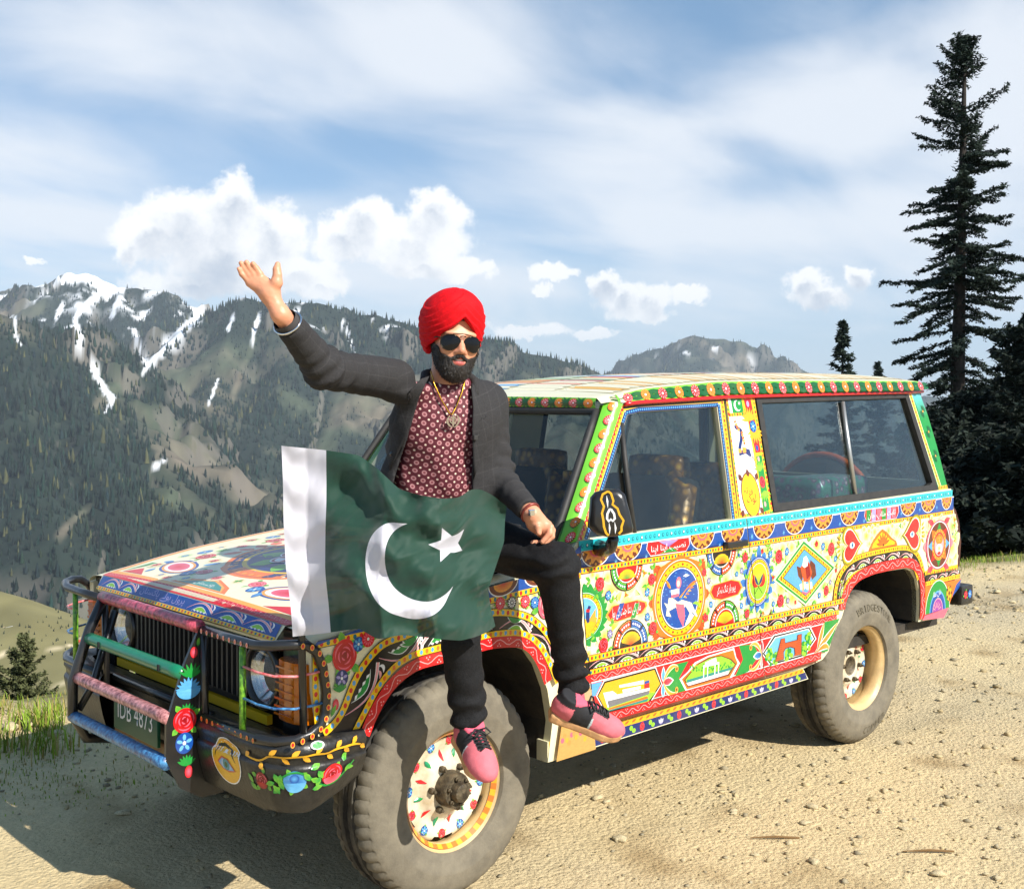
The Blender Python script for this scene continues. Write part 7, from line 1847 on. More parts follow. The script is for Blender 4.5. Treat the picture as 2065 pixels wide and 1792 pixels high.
for sx in (-1, 1):
    for k in range(4): A.leaf(sx*.36, .52+(k-1.5)*.05, .09, .05, (0 if sx > 0 else math.pi)+(k-1.5)*.4*sx, 'org', 'pnk')
    for v in (.20, .84):
        A.ell(sx*.40, v, .135, .072, 'blu', n=30, rot=sx*.25); A.ell(sx*.40, v, .122, .062, 'lor', n=30, rot=sx*.25); A.ell(sx*.40, v, .108, .052, 'wht', n=30, rot=sx*.25); A.ell(sx*.40, v, .082, .040, 'pnk', 'red', n=24, rot=sx*.25)
        for q_ in (-1, 1): A.leaf(sx*.40+q_*.12, v+q_*sx*.03, .07, .04, (0 if q_ > 0 else math.pi), 'blu', 'lbl'); A.leaf(sx*.40+q_*.10, v+.05*q_, .06, .03, 1.2*q_, 'lbl', 'blu')
    A.poly([(sx*.62, .065), (sx*.44, .065), (sx*.56, .13)], 'red'); A.poly([(sx*.63, .075), (sx*.59, .20), (sx*.64, .20)], 'grn')
    for v in (.34, .66): A.rose(sx*.47, v, .045, .04, ('drd', 'red', 'lpk'), 5); A.bloom(sx*.57, v+.05, .03, ('blu', 'sky')); A.bloom(sx*.24, .16 if v < .5 else .88, .03, ('blu', 'sky')); A.rose(sx*.19, .20 if v < .5 else .84, .038, .03, ('red', 'pnk', 'lpk'), 3)
A.poly([(-.20, .066), (.20, .066), (.14, .12), (0, .165), (-.14, .12)], 'org'); A.poly([(-.165, .073), (.165, .073), (.115, .115), (0, .152), (-.115, .115)], 'lor'); A.poly([(-.15, .078), (.15, .078), (.10, .112), (0, .142), (-.10, .112)], 'teal')
A.text('پاکستان', 0, .1, .13, .03, 'wht')
for k in range(420):
    u = RNG.uniform(-.63, .63); v = RNG.uniform(.08, .98); r = RNG.uniform(.016, .030)
    B = np.array(A.bb); hit = (B[:, 0] < u+r) & (B[:, 2] > u-r) & (B[:, 1] < v+r) & (B[:, 3] > v-r) & (B[:, 2]-B[:, 0] < .27) & (B[:, 3]-B[:, 1] < .5)
    if hit.any() or (u/.39)**2+((v-.52)/.33)**2 < 1 or abs(u) > hood_w(.573-v)*.92: continue
    A.fan((u, v), [(u+r*1.5*math.cos(a), v+r*1.5*math.sin(a)) for a in np.linspace(0, 6.283, 10, endpoint=False)], ['lor', 'lim', 'yel', 'pnk'][k % 4], 'crm')
    if k % 3 == 0: A.rose(u, v, r*.8, r*.75, ('drd', 'red', 'lpk'), 3)
    elif k % 3 == 1: A.bloom(u, v, r*.6, ('blu', 'sky'))
    else:
        for q_ in range(4): A.leaf(u, v, r*1.2, r*.6, k+q_*1.57, 'grn', 'lim')
A.refine(.07).build('painted_rosette', hoodf, hood)
# bumper: eye, roses, vine
A = Art()
def bf(u, v, h):
    z = v; zz = bz(u, z); p = bfix(u, bump_h(z)+.0012+h, zz); return p
def sb(px_x, px_y, yv=.845):               # picture point near the corner -> path length by nearest sample
    best = None
    for s_ in np.linspace(0, 1.2, 160):
        p = bfix(s_, 0, .55)
        for z in (0,): pass
        q_ = proj(np.array((p[0], p[1], .6))); 
        d = abs(q_[0]-px_x)
        if best is None or d < best[0]: best = (d, s_)
    s_ = best[1]; zs = np.linspace(.44, .67, 60); pts = np.array([bfix(s_, bump_h(z), z) for z in zs]); q_ = proj(pts)
    return s_, float(zs[np.argmin(abs(q_[:, 1]-px_y))])
def I1(x, y): return ((640+x/2.756)/1.52107, (1850+y/2.756)/1.52107)
es, ez = sb(*I1(155, 1335)); 
A.ell(es, ez, .082, .074, 'wht', n=30); A.ell(es, ez, .077, .070, 'gld', 'yel', n=30); A.stroke([(es+.062, ez+.005), (es+.045, ez+.040), (es+.01, ez+.050), (es-.03, ez+.036), (es-.055, ez+.005)], .014, 'blk', 'both')
A.fan((es, ez-.012), [(es+.050, ez-.008), (es+.02, ez+.014), (es-.015, ez+.010), (es-.05, ez-.024), (es-.012, ez-.034), (es+.02, ez-.030)], 'lpk', 'rus')
A.fan((es, ez-.012), [(es+.042, ez-.010), (es+.018, ez+.008), (es-.014, ez+.004), (es-.042, ez-.022), (es-.012, ez-.028), (es+.018, ez-.025)], 'wht', 'lbl')
A.ell(es-.002, ez-.010, .018, .019, 'teal', 'lbl'); A.ell(es-.002, ez-.010, .009, .010, 'dgr', n=10)
for x, y, kd, r in ((455, 1490, 'dr', .026), (735, 1510, 'b', .034), (1045, 1455, 'r', .036)):
    s_, z = sb(*I1(x, y))
    if kd == 'b': A.leaves(s_, z, .03, 5, 0); A.ell(s_, z, r, r, 'lbl', 'blu'); A.half(s_, z-.004, r*.95, r*.9, 'sky', 'lbl', up=-1); A.ell(s_, z+.01, r*.4, r*.4, 'blu', 'lbl')
    else: A.leaves(s_, z, .03, 4, .5); A.rose(s_, z, r, r, ('drd', 'red' if kd == 'r' else 'drd', 'pnk'), 0); A.half(s_, z-.006, r*.9, r*.8, 'pnk' if kd == 'r' else 'drd', 'red', up=-1)
vs = [sb(*I1(x, y)) for x, y in ((600, 1490), (680, 1420), (790, 1415), (880, 1480), (970, 1560), (1090, 1540), (1160, 1420), (1210, 1330))]
A.stroke(dens(vs, 20), .006, 'grn')
for x, y in ((570, 1440), (620, 1440), (560, 1510), (540, 1600), (600, 1600), (640, 1570), (860, 1400), (910, 1410), (930, 1460), (850, 1500), (880, 1560), (930, 1500), (1140, 1400), (1180, 1360), (1130, 1340), (340, 1430), (350, 1500)):
    s_, z = sb(*I1(x, y)); A.leaf(s_, z, .034, .017, RNG.uniform(0, 6), 'grn', 'lim')
vt = [sb(*I1(x, y)) for x, y in ((320, 1290), (440, 1320), (520, 1290), (620, 1300), (700, 1305), (800, 1290), (900, 1270), (1000, 1260), (1060, 1220), (1130, 1210), (1200, 1190), (1270, 1170))]
vt = [(s_, z+.004*(-1)**i) for i, (s_, z) in enumerate(vt)]
A.stroke(dens(vt, 34), .006, 'gld')
for i, (s_, z) in enumerate(vt): A.leaf(s_, z, .03, .015, math.pi+(.6 if i % 2 else -.6), 'gld', 'lor')
s_, z = sb(*I1(905, 1145)); A.ell(s_, .657, .022, .012, 'wht'); A.ell(s_, .657, .017, .009, 'grn')
A.refine(.012).build('painted_flowers', bf, bumper, dz=.0005)
A = Art(); A.bloom(0, 0, .022, ('blu', 'lbl')); A.rose(.05, .0, .02, .022); A.build('painted_flowers', lambda u, v, h: (-3.72+u, .832+h, .63+v), rbump)
# ================================================================== the seated man
def J(x, y, Y, tag='D'):
    p = onplane(tag, x, y, (0, 1, 0), Y); return np.array(p)
ZT['hd'] = (700, 780, 1792/260); ZT['lh'] = (1580, 1560, 12.8); ZT['f'] = (1200, 860, 1402/360); ZT['s'] = (1500, 1980, 3.584)
pelvis = J(905, 1072, .66); chest = J(888, 880, .73); neckb = J(905, 778, .77); headc = J(914, 690, .80)
rsh = J(786, 766, .72); lsh = J(988, 812, .75); rel = J(654, 744, .82); rwr = J(566, 634, .88)
lel = J(1003, 960, .80); lwr = J(1072, 1036, 1.0)
rhip = J(868, 1085, .70); lhip = J(958, 1085, .70); rkn = J(912, 1128, 1.07); lkn = J(1122, 1140, 1.06)
ran = J(947, 1462, 1.06); lan = J(1158, 1398, 1.04)
man = empty('person', tuple(pelvis-np.array((0, 0, .10))))
tag(man, 'man in a red turban, sunglasses and dark suit jacket sitting on the wagon and waving', 'person')
def madopt(o): o.parent = man; o.matrix_parent_inverse = Matrix.Translation(-man.location); return o
def vnorm(V, F):
    n = np.cross(V[F[:, 2]]-V[F[:, 0]], V[F[:, 3]]-V[F[:, 1]]); out = np.zeros_like(V)
    for i in range(4): np.add.at(out, F[:, i], n)
    return out/np.maximum(np.linalg.norm(out, axis=1), 1e-9)[:, None]
def form(name, fn, lo, hi, h, m, cols=None, it=2, disp=None, parent=None, keep=None):
    V, F = sn_mesh(fn, lo, hi, h); V = lsm(V, F, it)
    if disp is not None: V = V+vnorm(V, F)*disp(V)[:, None]
    if keep is not None:
        k = keep(V); F = F[k[F].all(1)]
    me = np_mesh(name, V, F, cols(V) if cols is not None else None)
    o = link(name, me, m, parent, smooth=True)
    return madopt(o) if parent is None else o
def mverts(o):
    a = np.empty(len(o.data.vertices)*3, np.float32); o.data.vertices.foreach_get('co', a); return a.reshape(-1, 3)
def bbox(pts, pad):
    P = np.array(pts); return P.min(0)-pad, P.max(0)+pad
M_skin = mat('skin', lin((206, 142, 108)), rough=.48, noise=.16, nscale=30, col2=lin((186, 112, 82)), bump=.06, bscale=300, subsurf=.12, spec=.4)
# ---- head --------------------------------------------------------------
HF = np.array((math.cos(R(67)), math.sin(R(67)), -.03)); HF /= np.linalg.norm(HF)
HL = np.cross((0, 0, 1), HF); HL /= np.linalg.norm(HL); HU = np.cross(HF, HL)
tilt = R(-5); HL, HU = HL*math.cos(tilt)+HU*math.sin(tilt), HU*math.cos(tilt)-HL*math.sin(tilt)
HR = np.stack((HL, HF, HU), 1)                         # columns: his left, forward, up
def hl(P): return (P-headc.astype(np.float32))@HR.astype(np.float32)
def hw(s, f, u): return headc+HL*s+HF*f+HU*u
def head_sd(q):
    d = sd_ell(q, (0, -.012, .03), (.074, .094, .108))
    d = smin(d, sd_ell(q, (0, .030, -.030), (.066, .062, .075)), .03)
    d = smin(d, sd_ell(q, (0, .036, -.075), (.051, .046, .035)), .03)
    for s_ in (-1, 1):
        d = smin(d, sd_ell(q, (s_*.036, .060, -.022), (.026, .024, .022)), .02)
        d = smin(d, sd_ell(q, (s_*.030, .074, .026), (.024, .012, .009)), .015)
        d = smax(d, -sd_ell(q, (s_*.031, .092, .004), (.018, .014, .012)), .012)
        d = smin(d, sd_ell(q, (s_*.012, .091, -.034), (.010, .012, .009)), .008)
    d = smin(d, sd_caps(q, (0, .082, .010), (0, .104, -.028), .009, .0125), .010)
    d = smin(d, sd_ell(q, (0, .082, -.052), (.024, .014, .008)), .008)
    d = smin(d, sd_ell(q, (0, .081, -.068), (.020, .013, .008)), .006)
    d = smax(d, -sd_ell(q, (0, .096, -.0595), (.022, .016, .0042)), .004)
    return d
def neck_sd(P): return sd_caps(P, headc-HU*.05-HF*.015, neckb-np.array((0, .02, .06)), .056, .064)
lo, hi = bbox([headc], .17); lo[2] -= .06
def headcol(V):
    q = hl(V.astype(np.float32)); base = np.repeat(np.array(lin((214, 150, 116)))[None], len(V), 0)
    lip = np.clip(1.3-np.linalg.norm((q-np.array((0, .088, -.068)))/np.array((.024, .02, .010)), axis=1), 0, 1)*1.2
    lip = np.maximum(lip, np.clip(1.3-np.linalg.norm((q-np.array((0, .088, -.052)))/np.array((.024, .02, .006)), axis=1), 0, 1))
    lip = np.clip(lip, 0, 1)[:, None]; base = base*(1-lip)+np.array(lin((196, 96, 92)))[None]*lip
    ch = np.clip(1.2-np.linalg.norm((q-np.array((.0, .10, -.02)))/np.array((.05, .04, .03)), axis=1), 0, 1)[:, None]*.4
    return (base*(1-ch)+np.array(lin((206, 124, 100)))[None]*ch)*(1+.10*fbm(V, 55., 3, 2.)+.06*fbm(V, 240., 2, 4.))[:, None]
M_face = vcol_mat('face_skin', .46, .45, bump=.05, bscale=260)
body = form('body', lambda P: smin(head_sd(hl(P)), neck_sd(P), .025), lo, hi, .0028, M_face, cols=headcol)
# teeth
MB().grid(lambda a, b: tuple(hw(.017*math.sin(a), .087+.006*math.cos(a)-.006, -.0595+b)), np.linspace(-1.1, 1.1, 9), (-.003, .003)).build('teeth', mat('teeth', (.75, .70, .62), rough=.3), body)
# ---- beard ----------------------------------------------------------------
def beard_sd(q):
    d = head_sd(q)-.0042
    d = smin(d, sd_ell(q, (0, .054, -.090), (.044, .042, .038)), .02)
    d = smin(d, sd_ell(q, (0, .058, -.105), (.036, .030, .024)), .02)
    s = np.abs(q[:, 0])
    top = -.053+.38*np.maximum(s-.028, 0)+2.2*np.maximum(s-.060, 0); top = np.minimum(top, .02)   # cheek line rises to the sideburns
    d = smax(d, q[:, 2]-top, .006)
    d = smax(d, -q[:, 1]-.012+np.where(q[:, 2] < -.09, .02, 0), .008)       # open towards the ears
    d = smax(d, -sd_ell(q, (0, .098, -.0615), (.026, .026, .0165)), .006)    # lips stay free
    m = sd_caps(np.stack((s, q[:, 1], q[:, 2]), 1), (.003, .097, -.044), (.032, .080, -.062), .0075, .006)
    return np.minimum(d, m)
lo2, hi2 = bbox([headc], .15); lo2[2] -= .03
def beard_disp(V):
    q = hl(V.astype(np.float32)); return .0022*fbm(np.stack((q[:, 0], q[:, 1], q[:, 2]*.25), 1), 210., 2, 3.)+.0015*fbm(q, 60., 2, 8.)
M_hair = mat('black_beard', (.010, .008, .007), rough=.55, noise=.9, nscale=260, col2=(.035, .026, .02), stretch=(1, 1, .2), bump=.6, bscale=330, spec=.5)
bd = form('beard', lambda P: beard_sd(hl(P)), lo2, hi2, .0026, M_hair, disp=beard_disp, it=1)
Vb = mverts(bd); rb_ = np.random.default_rng(4); pk = rb_.integers(0, len(Vb), 5200); qb = hl(Vb[pk]); Nb = qb-np.array((0, .01, -.05)); Nb /= np.linalg.norm(Nb, axis=1)[:, None]
dh = (Nb*.55+np.array((0, .12, -.85))+rb_.normal(0, .28, Nb.shape))@HR.T; dh /= np.linalg.norm(dh, axis=1)[:, None]; wh_ = np.cross(dh, rb_.normal(0, 1, dh.shape)); wh_ /= np.linalg.norm(wh_, axis=1)[:, None]
lh_ = rb_.uniform(.004, .0105, len(pk))[:, None]; Hv = np.stack((Vb[pk]-wh_*.0005-dh*.001, Vb[pk]+wh_*.0005-dh*.001, Vb[pk]+dh*lh_), 1).reshape(-1, 3)
link('beard_hair', np_mesh('beard_hair', Hv, np.arange(len(Hv)).reshape(-1, 3)), mat('beard_strands', (.016, .012, .010), rough=.45), bd)['kind'] = 'stuff'
# ---- turban ----------------------------------------------------------------
def turban_base(q):
    d = sd_ell(q, (-.004, -.022, .066), (.108, .124, .110))
    d = smin(d, sd_ell(q, (0, .020, .105), (.070, .075, .062)), .03)
    d = smin(d, sd_ell(q, (0, -.030, .012), (.099, .106, .090)), .02)
    return d
def turban_sd(q):
    d = turban_base(q); s = np.abs(q[:, 0])
    v = .078-1.02*np.maximum(s-.002, 0)-3.5*np.maximum(s-.062, 0)**1.0*.2            # the V over the brow
    v = np.maximum(v, -.052)
    d = smax(d, v-q[:, 2]-np.where(q[:, 1] < -.015, .05, 0), .004)
    return smax(d, -.060-q[:, 2]-.15*q[:, 1], .006)
def turban_disp(V):
    q = hl(V.astype(np.float32)); s = np.where(q[:, 0] > 0, q[:, 0]*.9, -q[:, 0])
    t = q[:, 2]+.80*s+.25*np.minimum(q[:, 1], .03)+.006*fbm(q, 18., 2, 2.)
    ph = t/.024+.35*fbm(q, 12., 2, 7.); fr = ph-np.floor(ph); saw = fr**1.3*(1-np.clip((fr-.82)/.18, 0, 1))
    return .0050*saw+.0012*fbm(q, 40., 2, 6.)-.001
lo3, hi3 = bbox([headc], .19)
M_turb = mat('red_turban_cotton', lin((214, 10, 22)), rough=.75, noise=.2, nscale=90, bump=.25, bscale=420, spec=.2)
form('turban', lambda P: turban_sd(hl(P)), lo3, hi3, .0026, M_turb, disp=turban_disp, it=1)
form('under_turban', lambda P: (lambda q: smax(sd_ell(q, (0, -.012, .032), (.0755, .0958, .1095)), .066-q[:, 2], .003))(hl(P)), lo3, hi3, .004, mat('dark_under_turban', (.02, .012, .012), rough=.8))
# ---- sunglasses ------------------------------------------------------------
sg_root = madopt(MB().tube([hw(-.010, .102, .016), hw(0, .106, .018), hw(.010, .102, .016)], .0022, 8).tube([hw(-.034, .098, .021), hw(0, .105, .025), hw(.034, .098, .021)], .0016, 8).build('sunglasses', mat('dark_metal_frame', (.06, .045, .03), rough=.25, metal=.9), None, smooth=True))
M_lensd = mat('dark_lens', (.004, .004, .005), rough=.08, spec=.35)
for s_ in (-1, 1):
    pts = []
    for a in np.linspace(0, 2*math.pi, 30, endpoint=False):
        rx_, ry_ = .0305, .0262
        x = rx_*math.cos(a); y = ry_*math.sin(a)
        if y < 0: x = x*(1+.10*math.sin(a)) + s_*0.006*(-math.sin(a)); y *= 1.12
        else: y *= .82
        pts.append((s_*.0365+x, y-.002))
    V = [hw(a, .0985-.55*max(0, abs(a)-.03)**1.15*1.6, b) for a, b in pts]; c = hw(s_*.0365, .102, -.002)
    MB().add([c]+V, [(0, 1+i, 1+(i+1) % 30) for i in range(30)]).build('lens', M_lensd, sg_root, smooth=True)
    MB().tube(V, .0017, 6, closed=True).build('rim', MATS['dark_metal_frame'], sg_root, smooth=True)
    MB().tube([hw(s_*.064, .073, .008), hw(s_*.076, .06, .008), hw(s_*.083, .0, .005)], .0022, 6).build('temple', MATS['dark_metal_frame'], sg_root, smooth=True)
# ---- torso clothes ----------------------------------------------------------
TFW = np.array((math.cos(R(66)), math.sin(R(66)), 0.0)); TLW = np.cross((0, 0, 1), TFW)
up_ = neckb-pelvis; TUP = up_/np.linalg.norm(up_); TFW = TFW-TUP*(TFW@TUP); TFW /= np.linalg.norm(TFW); TLW = np.cross(TUP, TFW)
TRM = np.stack((TLW, TFW, TUP), 1); TLEN = np.linalg.norm(up_)
def tl_(P): return (P-pelvis.astype(np.float32))@TRM.astype(np.float32)
def tw_(s, f, u): return pelvis+TLW*s+TFW*f+TUP*u
tcap = lambda P: tl_(np.asarray(P)[None].astype(np.float32))[0]
rS, lS, rE, lE, rW, lW = [tcap(p) for p in (rsh, lsh, rel, lel, rwr, lwr)]
def inw(p, k): return np.array((p[0]*k, p[1]*k-.01*(1-k), p[2]))
def torso_sd(q, o=0.0):
    d = sd_ell(q, (-.01, -.01, .10), (.180+o, .120+o, .19))
    d = smin(d, sd_ell(q, (-.01, -.005, .24), (.176+o, .122+o, .20)), .06)
    d = smin(d, sd_ell(q, (-.005, -.01, .40), (.180+o, .114+o, .14)), .07)
    d = smin(d, sd_caps(q, inw(rS, .80), inw(lS, .84), .062+o, .062+o), .05)
    d = smin(d, sd_caps(q, (0, -.015, TLEN-.06), (0, -.01, TLEN+.03), .070+o*.6, .062+o*.3), .05)
    return d
def shirt_mat():
    m, t, out = nt('maroon_dotted_shirt'); b = N(t, 'ShaderNodeBsdfPrincipled', Roughness=.7)
    at = N(t, 'ShaderNodeAttribute', _attribute_name='cloth'); mp = N(t, 'ShaderNodeMapping'); mp.inputs['Scale'].default_value = (36, 36, 0.0); mp.inputs['Rotation'].default_value = (0, 0, R(10)); t.links.new(at.outputs['Vector'], mp.inputs[0])
    def cell(dx, dy):
        ad = N(t, 'ShaderNodeVectorMath', _operation='ADD'); ad.inputs[1].default_value = (dx, dy, 0); t.links.new(mp.outputs[0], ad.inputs[0])
        fr = N(t, 'ShaderNodeVectorMath', _operation='FRACTION'); t.links.new(ad.outputs[0], fr.inputs[0])
        sb = N(t, 'ShaderNodeVectorMath', _operation='SUBTRACT'); sb.inputs[1].default_value = (.5, .5, 0); t.links.new(fr.outputs[0], sb.inputs[0])
        ml = N(t, 'ShaderNodeVectorMath', _operation='MULTIPLY'); ml.inputs[1].default_value = (1, 1, 0); t.links.new(sb.outputs[0], ml.inputs[0])
        ln = N(t, 'ShaderNodeVectorMath', _operation='LENGTH'); t.links.new(ml.outputs[0], ln.inputs[0]); return ln.outputs['Value']
    def msk(v, a, b_):
        r = N(t, 'ShaderNodeMapRange'); r.inputs[1].default_value = a; r.inputs[2].default_value = b_; r.inputs[3].default_value = 1; r.inputs[4].default_value = 0; t.links.new(v, r.inputs[0]); return r.outputs[0]
    def mx(f, a, c):
        n = N(t, 'ShaderNodeMix', _data_type='RGBA'); t.links.new(f, n.inputs[0]); n.inputs[7].default_value = (*c, 1)
        if isinstance(a, tuple): n.inputs[6].default_value = (*a, 1)
        else: t.links.new(a, n.inputs[6])
        return n.outputs[2]
    a0 = cell(0, 0); a1 = cell(.5, .5)
    c = mx(msk(a0, .25, .31), tuple(np.array(lin((88, 24, 38)))), tuple(np.array(lin((186, 132, 134)))))
    c = mx(msk(a0, .11, .17), c, tuple(np.array(lin((132, 66, 74))))); c = mx(msk(a1, .10, .14), c, tuple(np.array(lin((232, 208, 190)))))
    t.links.new(c, b.inputs['Base Color']); t.links.new(b.outputs[0], out.inputs[0]); return m
M_shirt = shirt_mat()
def put_cloth(o, V):
    at = o.data.attributes.new('cloth', 'FLOAT_VECTOR', 'POINT'); at.data.foreach_set('vector', V.astype(np.float32).ravel())
lo4 = np.array(tw_(0, 0, .2))-.42; hi4 = np.array(tw_(0, 0, .2))+.46
def shirt_disp(V):
    q = tl_(V.astype(np.float32)); x = q[:, 0]*.8+q[:, 2]*.9; fade = np.clip(1-np.abs(q[:, 2]-.20)/.26, 0, 1)
    r = np.sin(x*34+3*fbm(q, 7., 2, 4.)); return .0055*fade*np.sign(r)*np.abs(r)**.6+.002*fbm(q, 24., 2, 2.)
shirt = form('shirt', lambda P: (lambda q: smax(torso_sd(q, -.006), q[:, 2]-(TLEN+.022)-.25*np.minimum(0, q[:, 1]-.0)+.10*np.maximum(0, q[:, 1]-.03), .004))(tl_(P)), lo4, hi4, .006, M_shirt, disp=shirt_disp)
q = tl_(mverts(shirt)); put_cloth(shirt, np.stack((q[:, 0]*1.0, q[:, 2], q[:, 1]), 1))
# jacket: torso shell with open front, sleeves, hem
OPEN = [(876, 728), (862, 760), (845, 800), (822, 880), (798, 955), (770, 1060), (955, 1060), (951, 960), (955, 880), (955, 820), (951, 780), (940, 752)]
def in_poly(P, poly):
    c = np.zeros(len(P), bool); n = len(poly); x, y = P[:, 0], P[:, 1]
    for i in range(n):
        x0, y0 = poly[i]; x1, y1 = poly[(i+1) % n]
        k = (y0 > y) != (y1 > y); xx = (x1-x0)*(y-y0)/((y1-y0) if y1 != y0 else 1e-9)+x0; c ^= k & (x < xx)
    return c
def sd_poly(P, poly):
    d = np.full(len(P), 1e9)
    for i in range(len(poly)):
        a = np.array(poly[i]); b = np.array(poly[(i+1) % len(poly)]); ab = b-a; t = np.clip(((P-a)@ab)/(ab@ab), 0, 1); d = np.minimum(d, np.linalg.norm(P-(a+t[:, None]*ab), axis=1))
    return np.where(in_poly(P, poly), -d, d)
rCuff = rE+(rW-rE)*.80; lCuff = lE+(lW-lE)*.90
def sleeves(q, o=0.0):
    d = sd_caps(q, inw(rS, .92), rE, .068+o, .057+o); d = smin(d, sd_caps(q, rE, rCuff, .056+o, .043+o), .03)
    e = sd_caps(q, inw(lS, .95), lE, .064+o, .055+o); e = smin(e, sd_caps(q, lE, lCuff, .055+o, .040+o), .03)
    return d, e
def jacket_sd(P):
    q = tl_(P); d, e = sleeves(q)
    t = smin(torso_sd(q, .016), sd_ell(q, (-.045, -.005, .13), (.212, .138, .24)), .04); t = smax(t, q[:, 2]-(TLEN+.012)-.12*np.minimum(0, q[:, 1]), .01)
    op = np.maximum(sd_poly(proj(P), OPEN)/608., -q[:, 1]-.03)
    t = np.maximum(t, -op)
    j = smin(smin(t, d, .035), e, .035)
    # cut cuffs square
    ax = (rW-rE)/np.linalg.norm(rW-rE); j = np.maximum(j, np.where(sd_caps(q, rE, rW, .07, .07) < .03, (q-rCuff)@ax, -1))
    ax = (lW-lE)/np.linalg.norm(lW-lE); j = np.maximum(j, np.where(sd_caps(q, lE, lW, .07, .07) < .03, (q-lCuff)@ax, -1))
    return np.maximum(j, -.06-q[:, 2])
lo5, hi5 = bbox([rel, rwr, lel, lwr, lsh, rsh, pelvis, chest], .12)
def jacket_disp(V):
    q = tl_(V.astype(np.float32)); out = .0025*fbm(q, 16., 3, 5.)+.0012*fbm(q, 45., 2, 9.)
    for (a, b, c, amp) in ((rS, rE, rCuff, .0060), (lS, lE, lCuff, .0060)):
        for (p0, p1, k0) in ((a, b, 1), (b, c, 0)):
            ab = p1-p0; t = ((q-p0)@ab)/(ab@ab); r = np.linalg.norm(q-(p0+np.clip(t, 0, 1)[:, None]*ab), axis=1)
            on = np.clip((.085-r)/.02, 0, 1)*((t > -.05) & (t < 1.05))
            near = np.exp(-((1-t if k0 else t)/.45)**2)
            sp = q@np.array((.6, .3, .4)); out = out+amp*on*near*np.sin(t*30+60*(r-.05)+22*sp+3.2*fbm(q, 11., 2, 4.))*.8
    # drag lines from the buttons
    return out
def jacket_mat():
    m, t, out = nt('charcoal_check_wool'); b = N(t, 'ShaderNodeBsdfPrincipled', Roughness=.85); b.inputs['Specular IOR Level'].default_value = .2
    at = N(t, 'ShaderNodeAttribute', _attribute_name='cloth')
    def lines(idx, sc, w):
        s = N(t, 'ShaderNodeSeparateXYZ'); t.links.new(at.outputs['Vector'], s.inputs[0]); m1 = N(t, 'ShaderNodeMath', _operation='MULTIPLY'); m1.inputs[1].default_value = sc; t.links.new(s.outputs[idx], m1.inputs[0])
        f = N(t, 'ShaderNodeMath', _operation='FRACT'); t.links.new(m1.outputs[0], f.inputs[0]); l = N(t, 'ShaderNodeMath', _operation='LESS_THAN'); l.inputs[1].default_value = w; t.links.new(f.outputs[0], l.inputs[0]); return l.outputs[0]
    ad = N(t, 'ShaderNodeMath', _operation='ADD'); t.links.new(lines(0, 24, .07), ad.inputs[0]); t.links.new(lines(1, 20, .06), ad.inputs[1])
    nz = N(t, 'ShaderNodeTexNoise', Scale=260., Detail=3.); tc = N(t, 'ShaderNodeTexCoord'); t.links.new(tc.outputs['Object'], nz.inputs['Vector'])
    mx = N(t, 'ShaderNodeMix', _data_type='RGBA'); mx.inputs[6].default_value = (.017, .017, .018, 1); mx.inputs[7].default_value = (.060, .057, .058, 1)
    m2 = N(t, 'ShaderNodeMath', _operation='MULTIPLY_ADD'); m2.inputs[1].default_value = .22; t.links.new(ad.outputs[0], m2.inputs[0]); m3 = N(t, 'ShaderNodeMath', _operation='MULTIPLY'); m3.inputs[1].default_value = .75; t.links.new(nz.outputs[0], m3.inputs[0]); t.links.new(m3.outputs[0], m2.inputs[2])
    t.links.new(m2.outputs[0], mx.inputs[0]); t.links.new(mx.outputs[2], b.inputs['Base Color'])
    bp = N(t, 'ShaderNodeBump', Strength=.25, Distance=.002); t.links.new(nz.outputs[0], bp.inputs['Height']); t.links.new(bp.outputs[0], b.inputs['Normal'])
    t.links.new(b.outputs[0], out.inputs[0]); return m
M_jack = jacket_mat()
jacket = form('jacket', jacket_sd, lo5, hi5, .0065, M_jack, disp=jacket_disp, it=3)
q = tl_(mverts(jacket))
def arm_coord(q):
    c = np.stack((q[:, 0], q[:, 2], q[:, 1]), 1)
    for (a, b, cc) in ((rS, rE, rCuff), (lS, lE, lCuff)):
        for p0, p1, o in ((a, b, 0), (b, cc, .3)):
            ab = p1-p0; L = np.linalg.norm(ab); t = ((q-p0)@ab)/(L*L); r = q-(p0+np.clip(t, 0, 1)[:, None]*ab); dd = np.linalg.norm(r, axis=1); on = (dd < .085) & (t > .15 if o == 0 else t > 0) & (np.abs(q[:, 0]) > .15)
            c[on, 1] = (t[on]*L+o); c[on, 0] = np.arctan2(r[on, 1], r[on, 2])*.06
    return c
put_cloth(jacket, arm_coord(q))
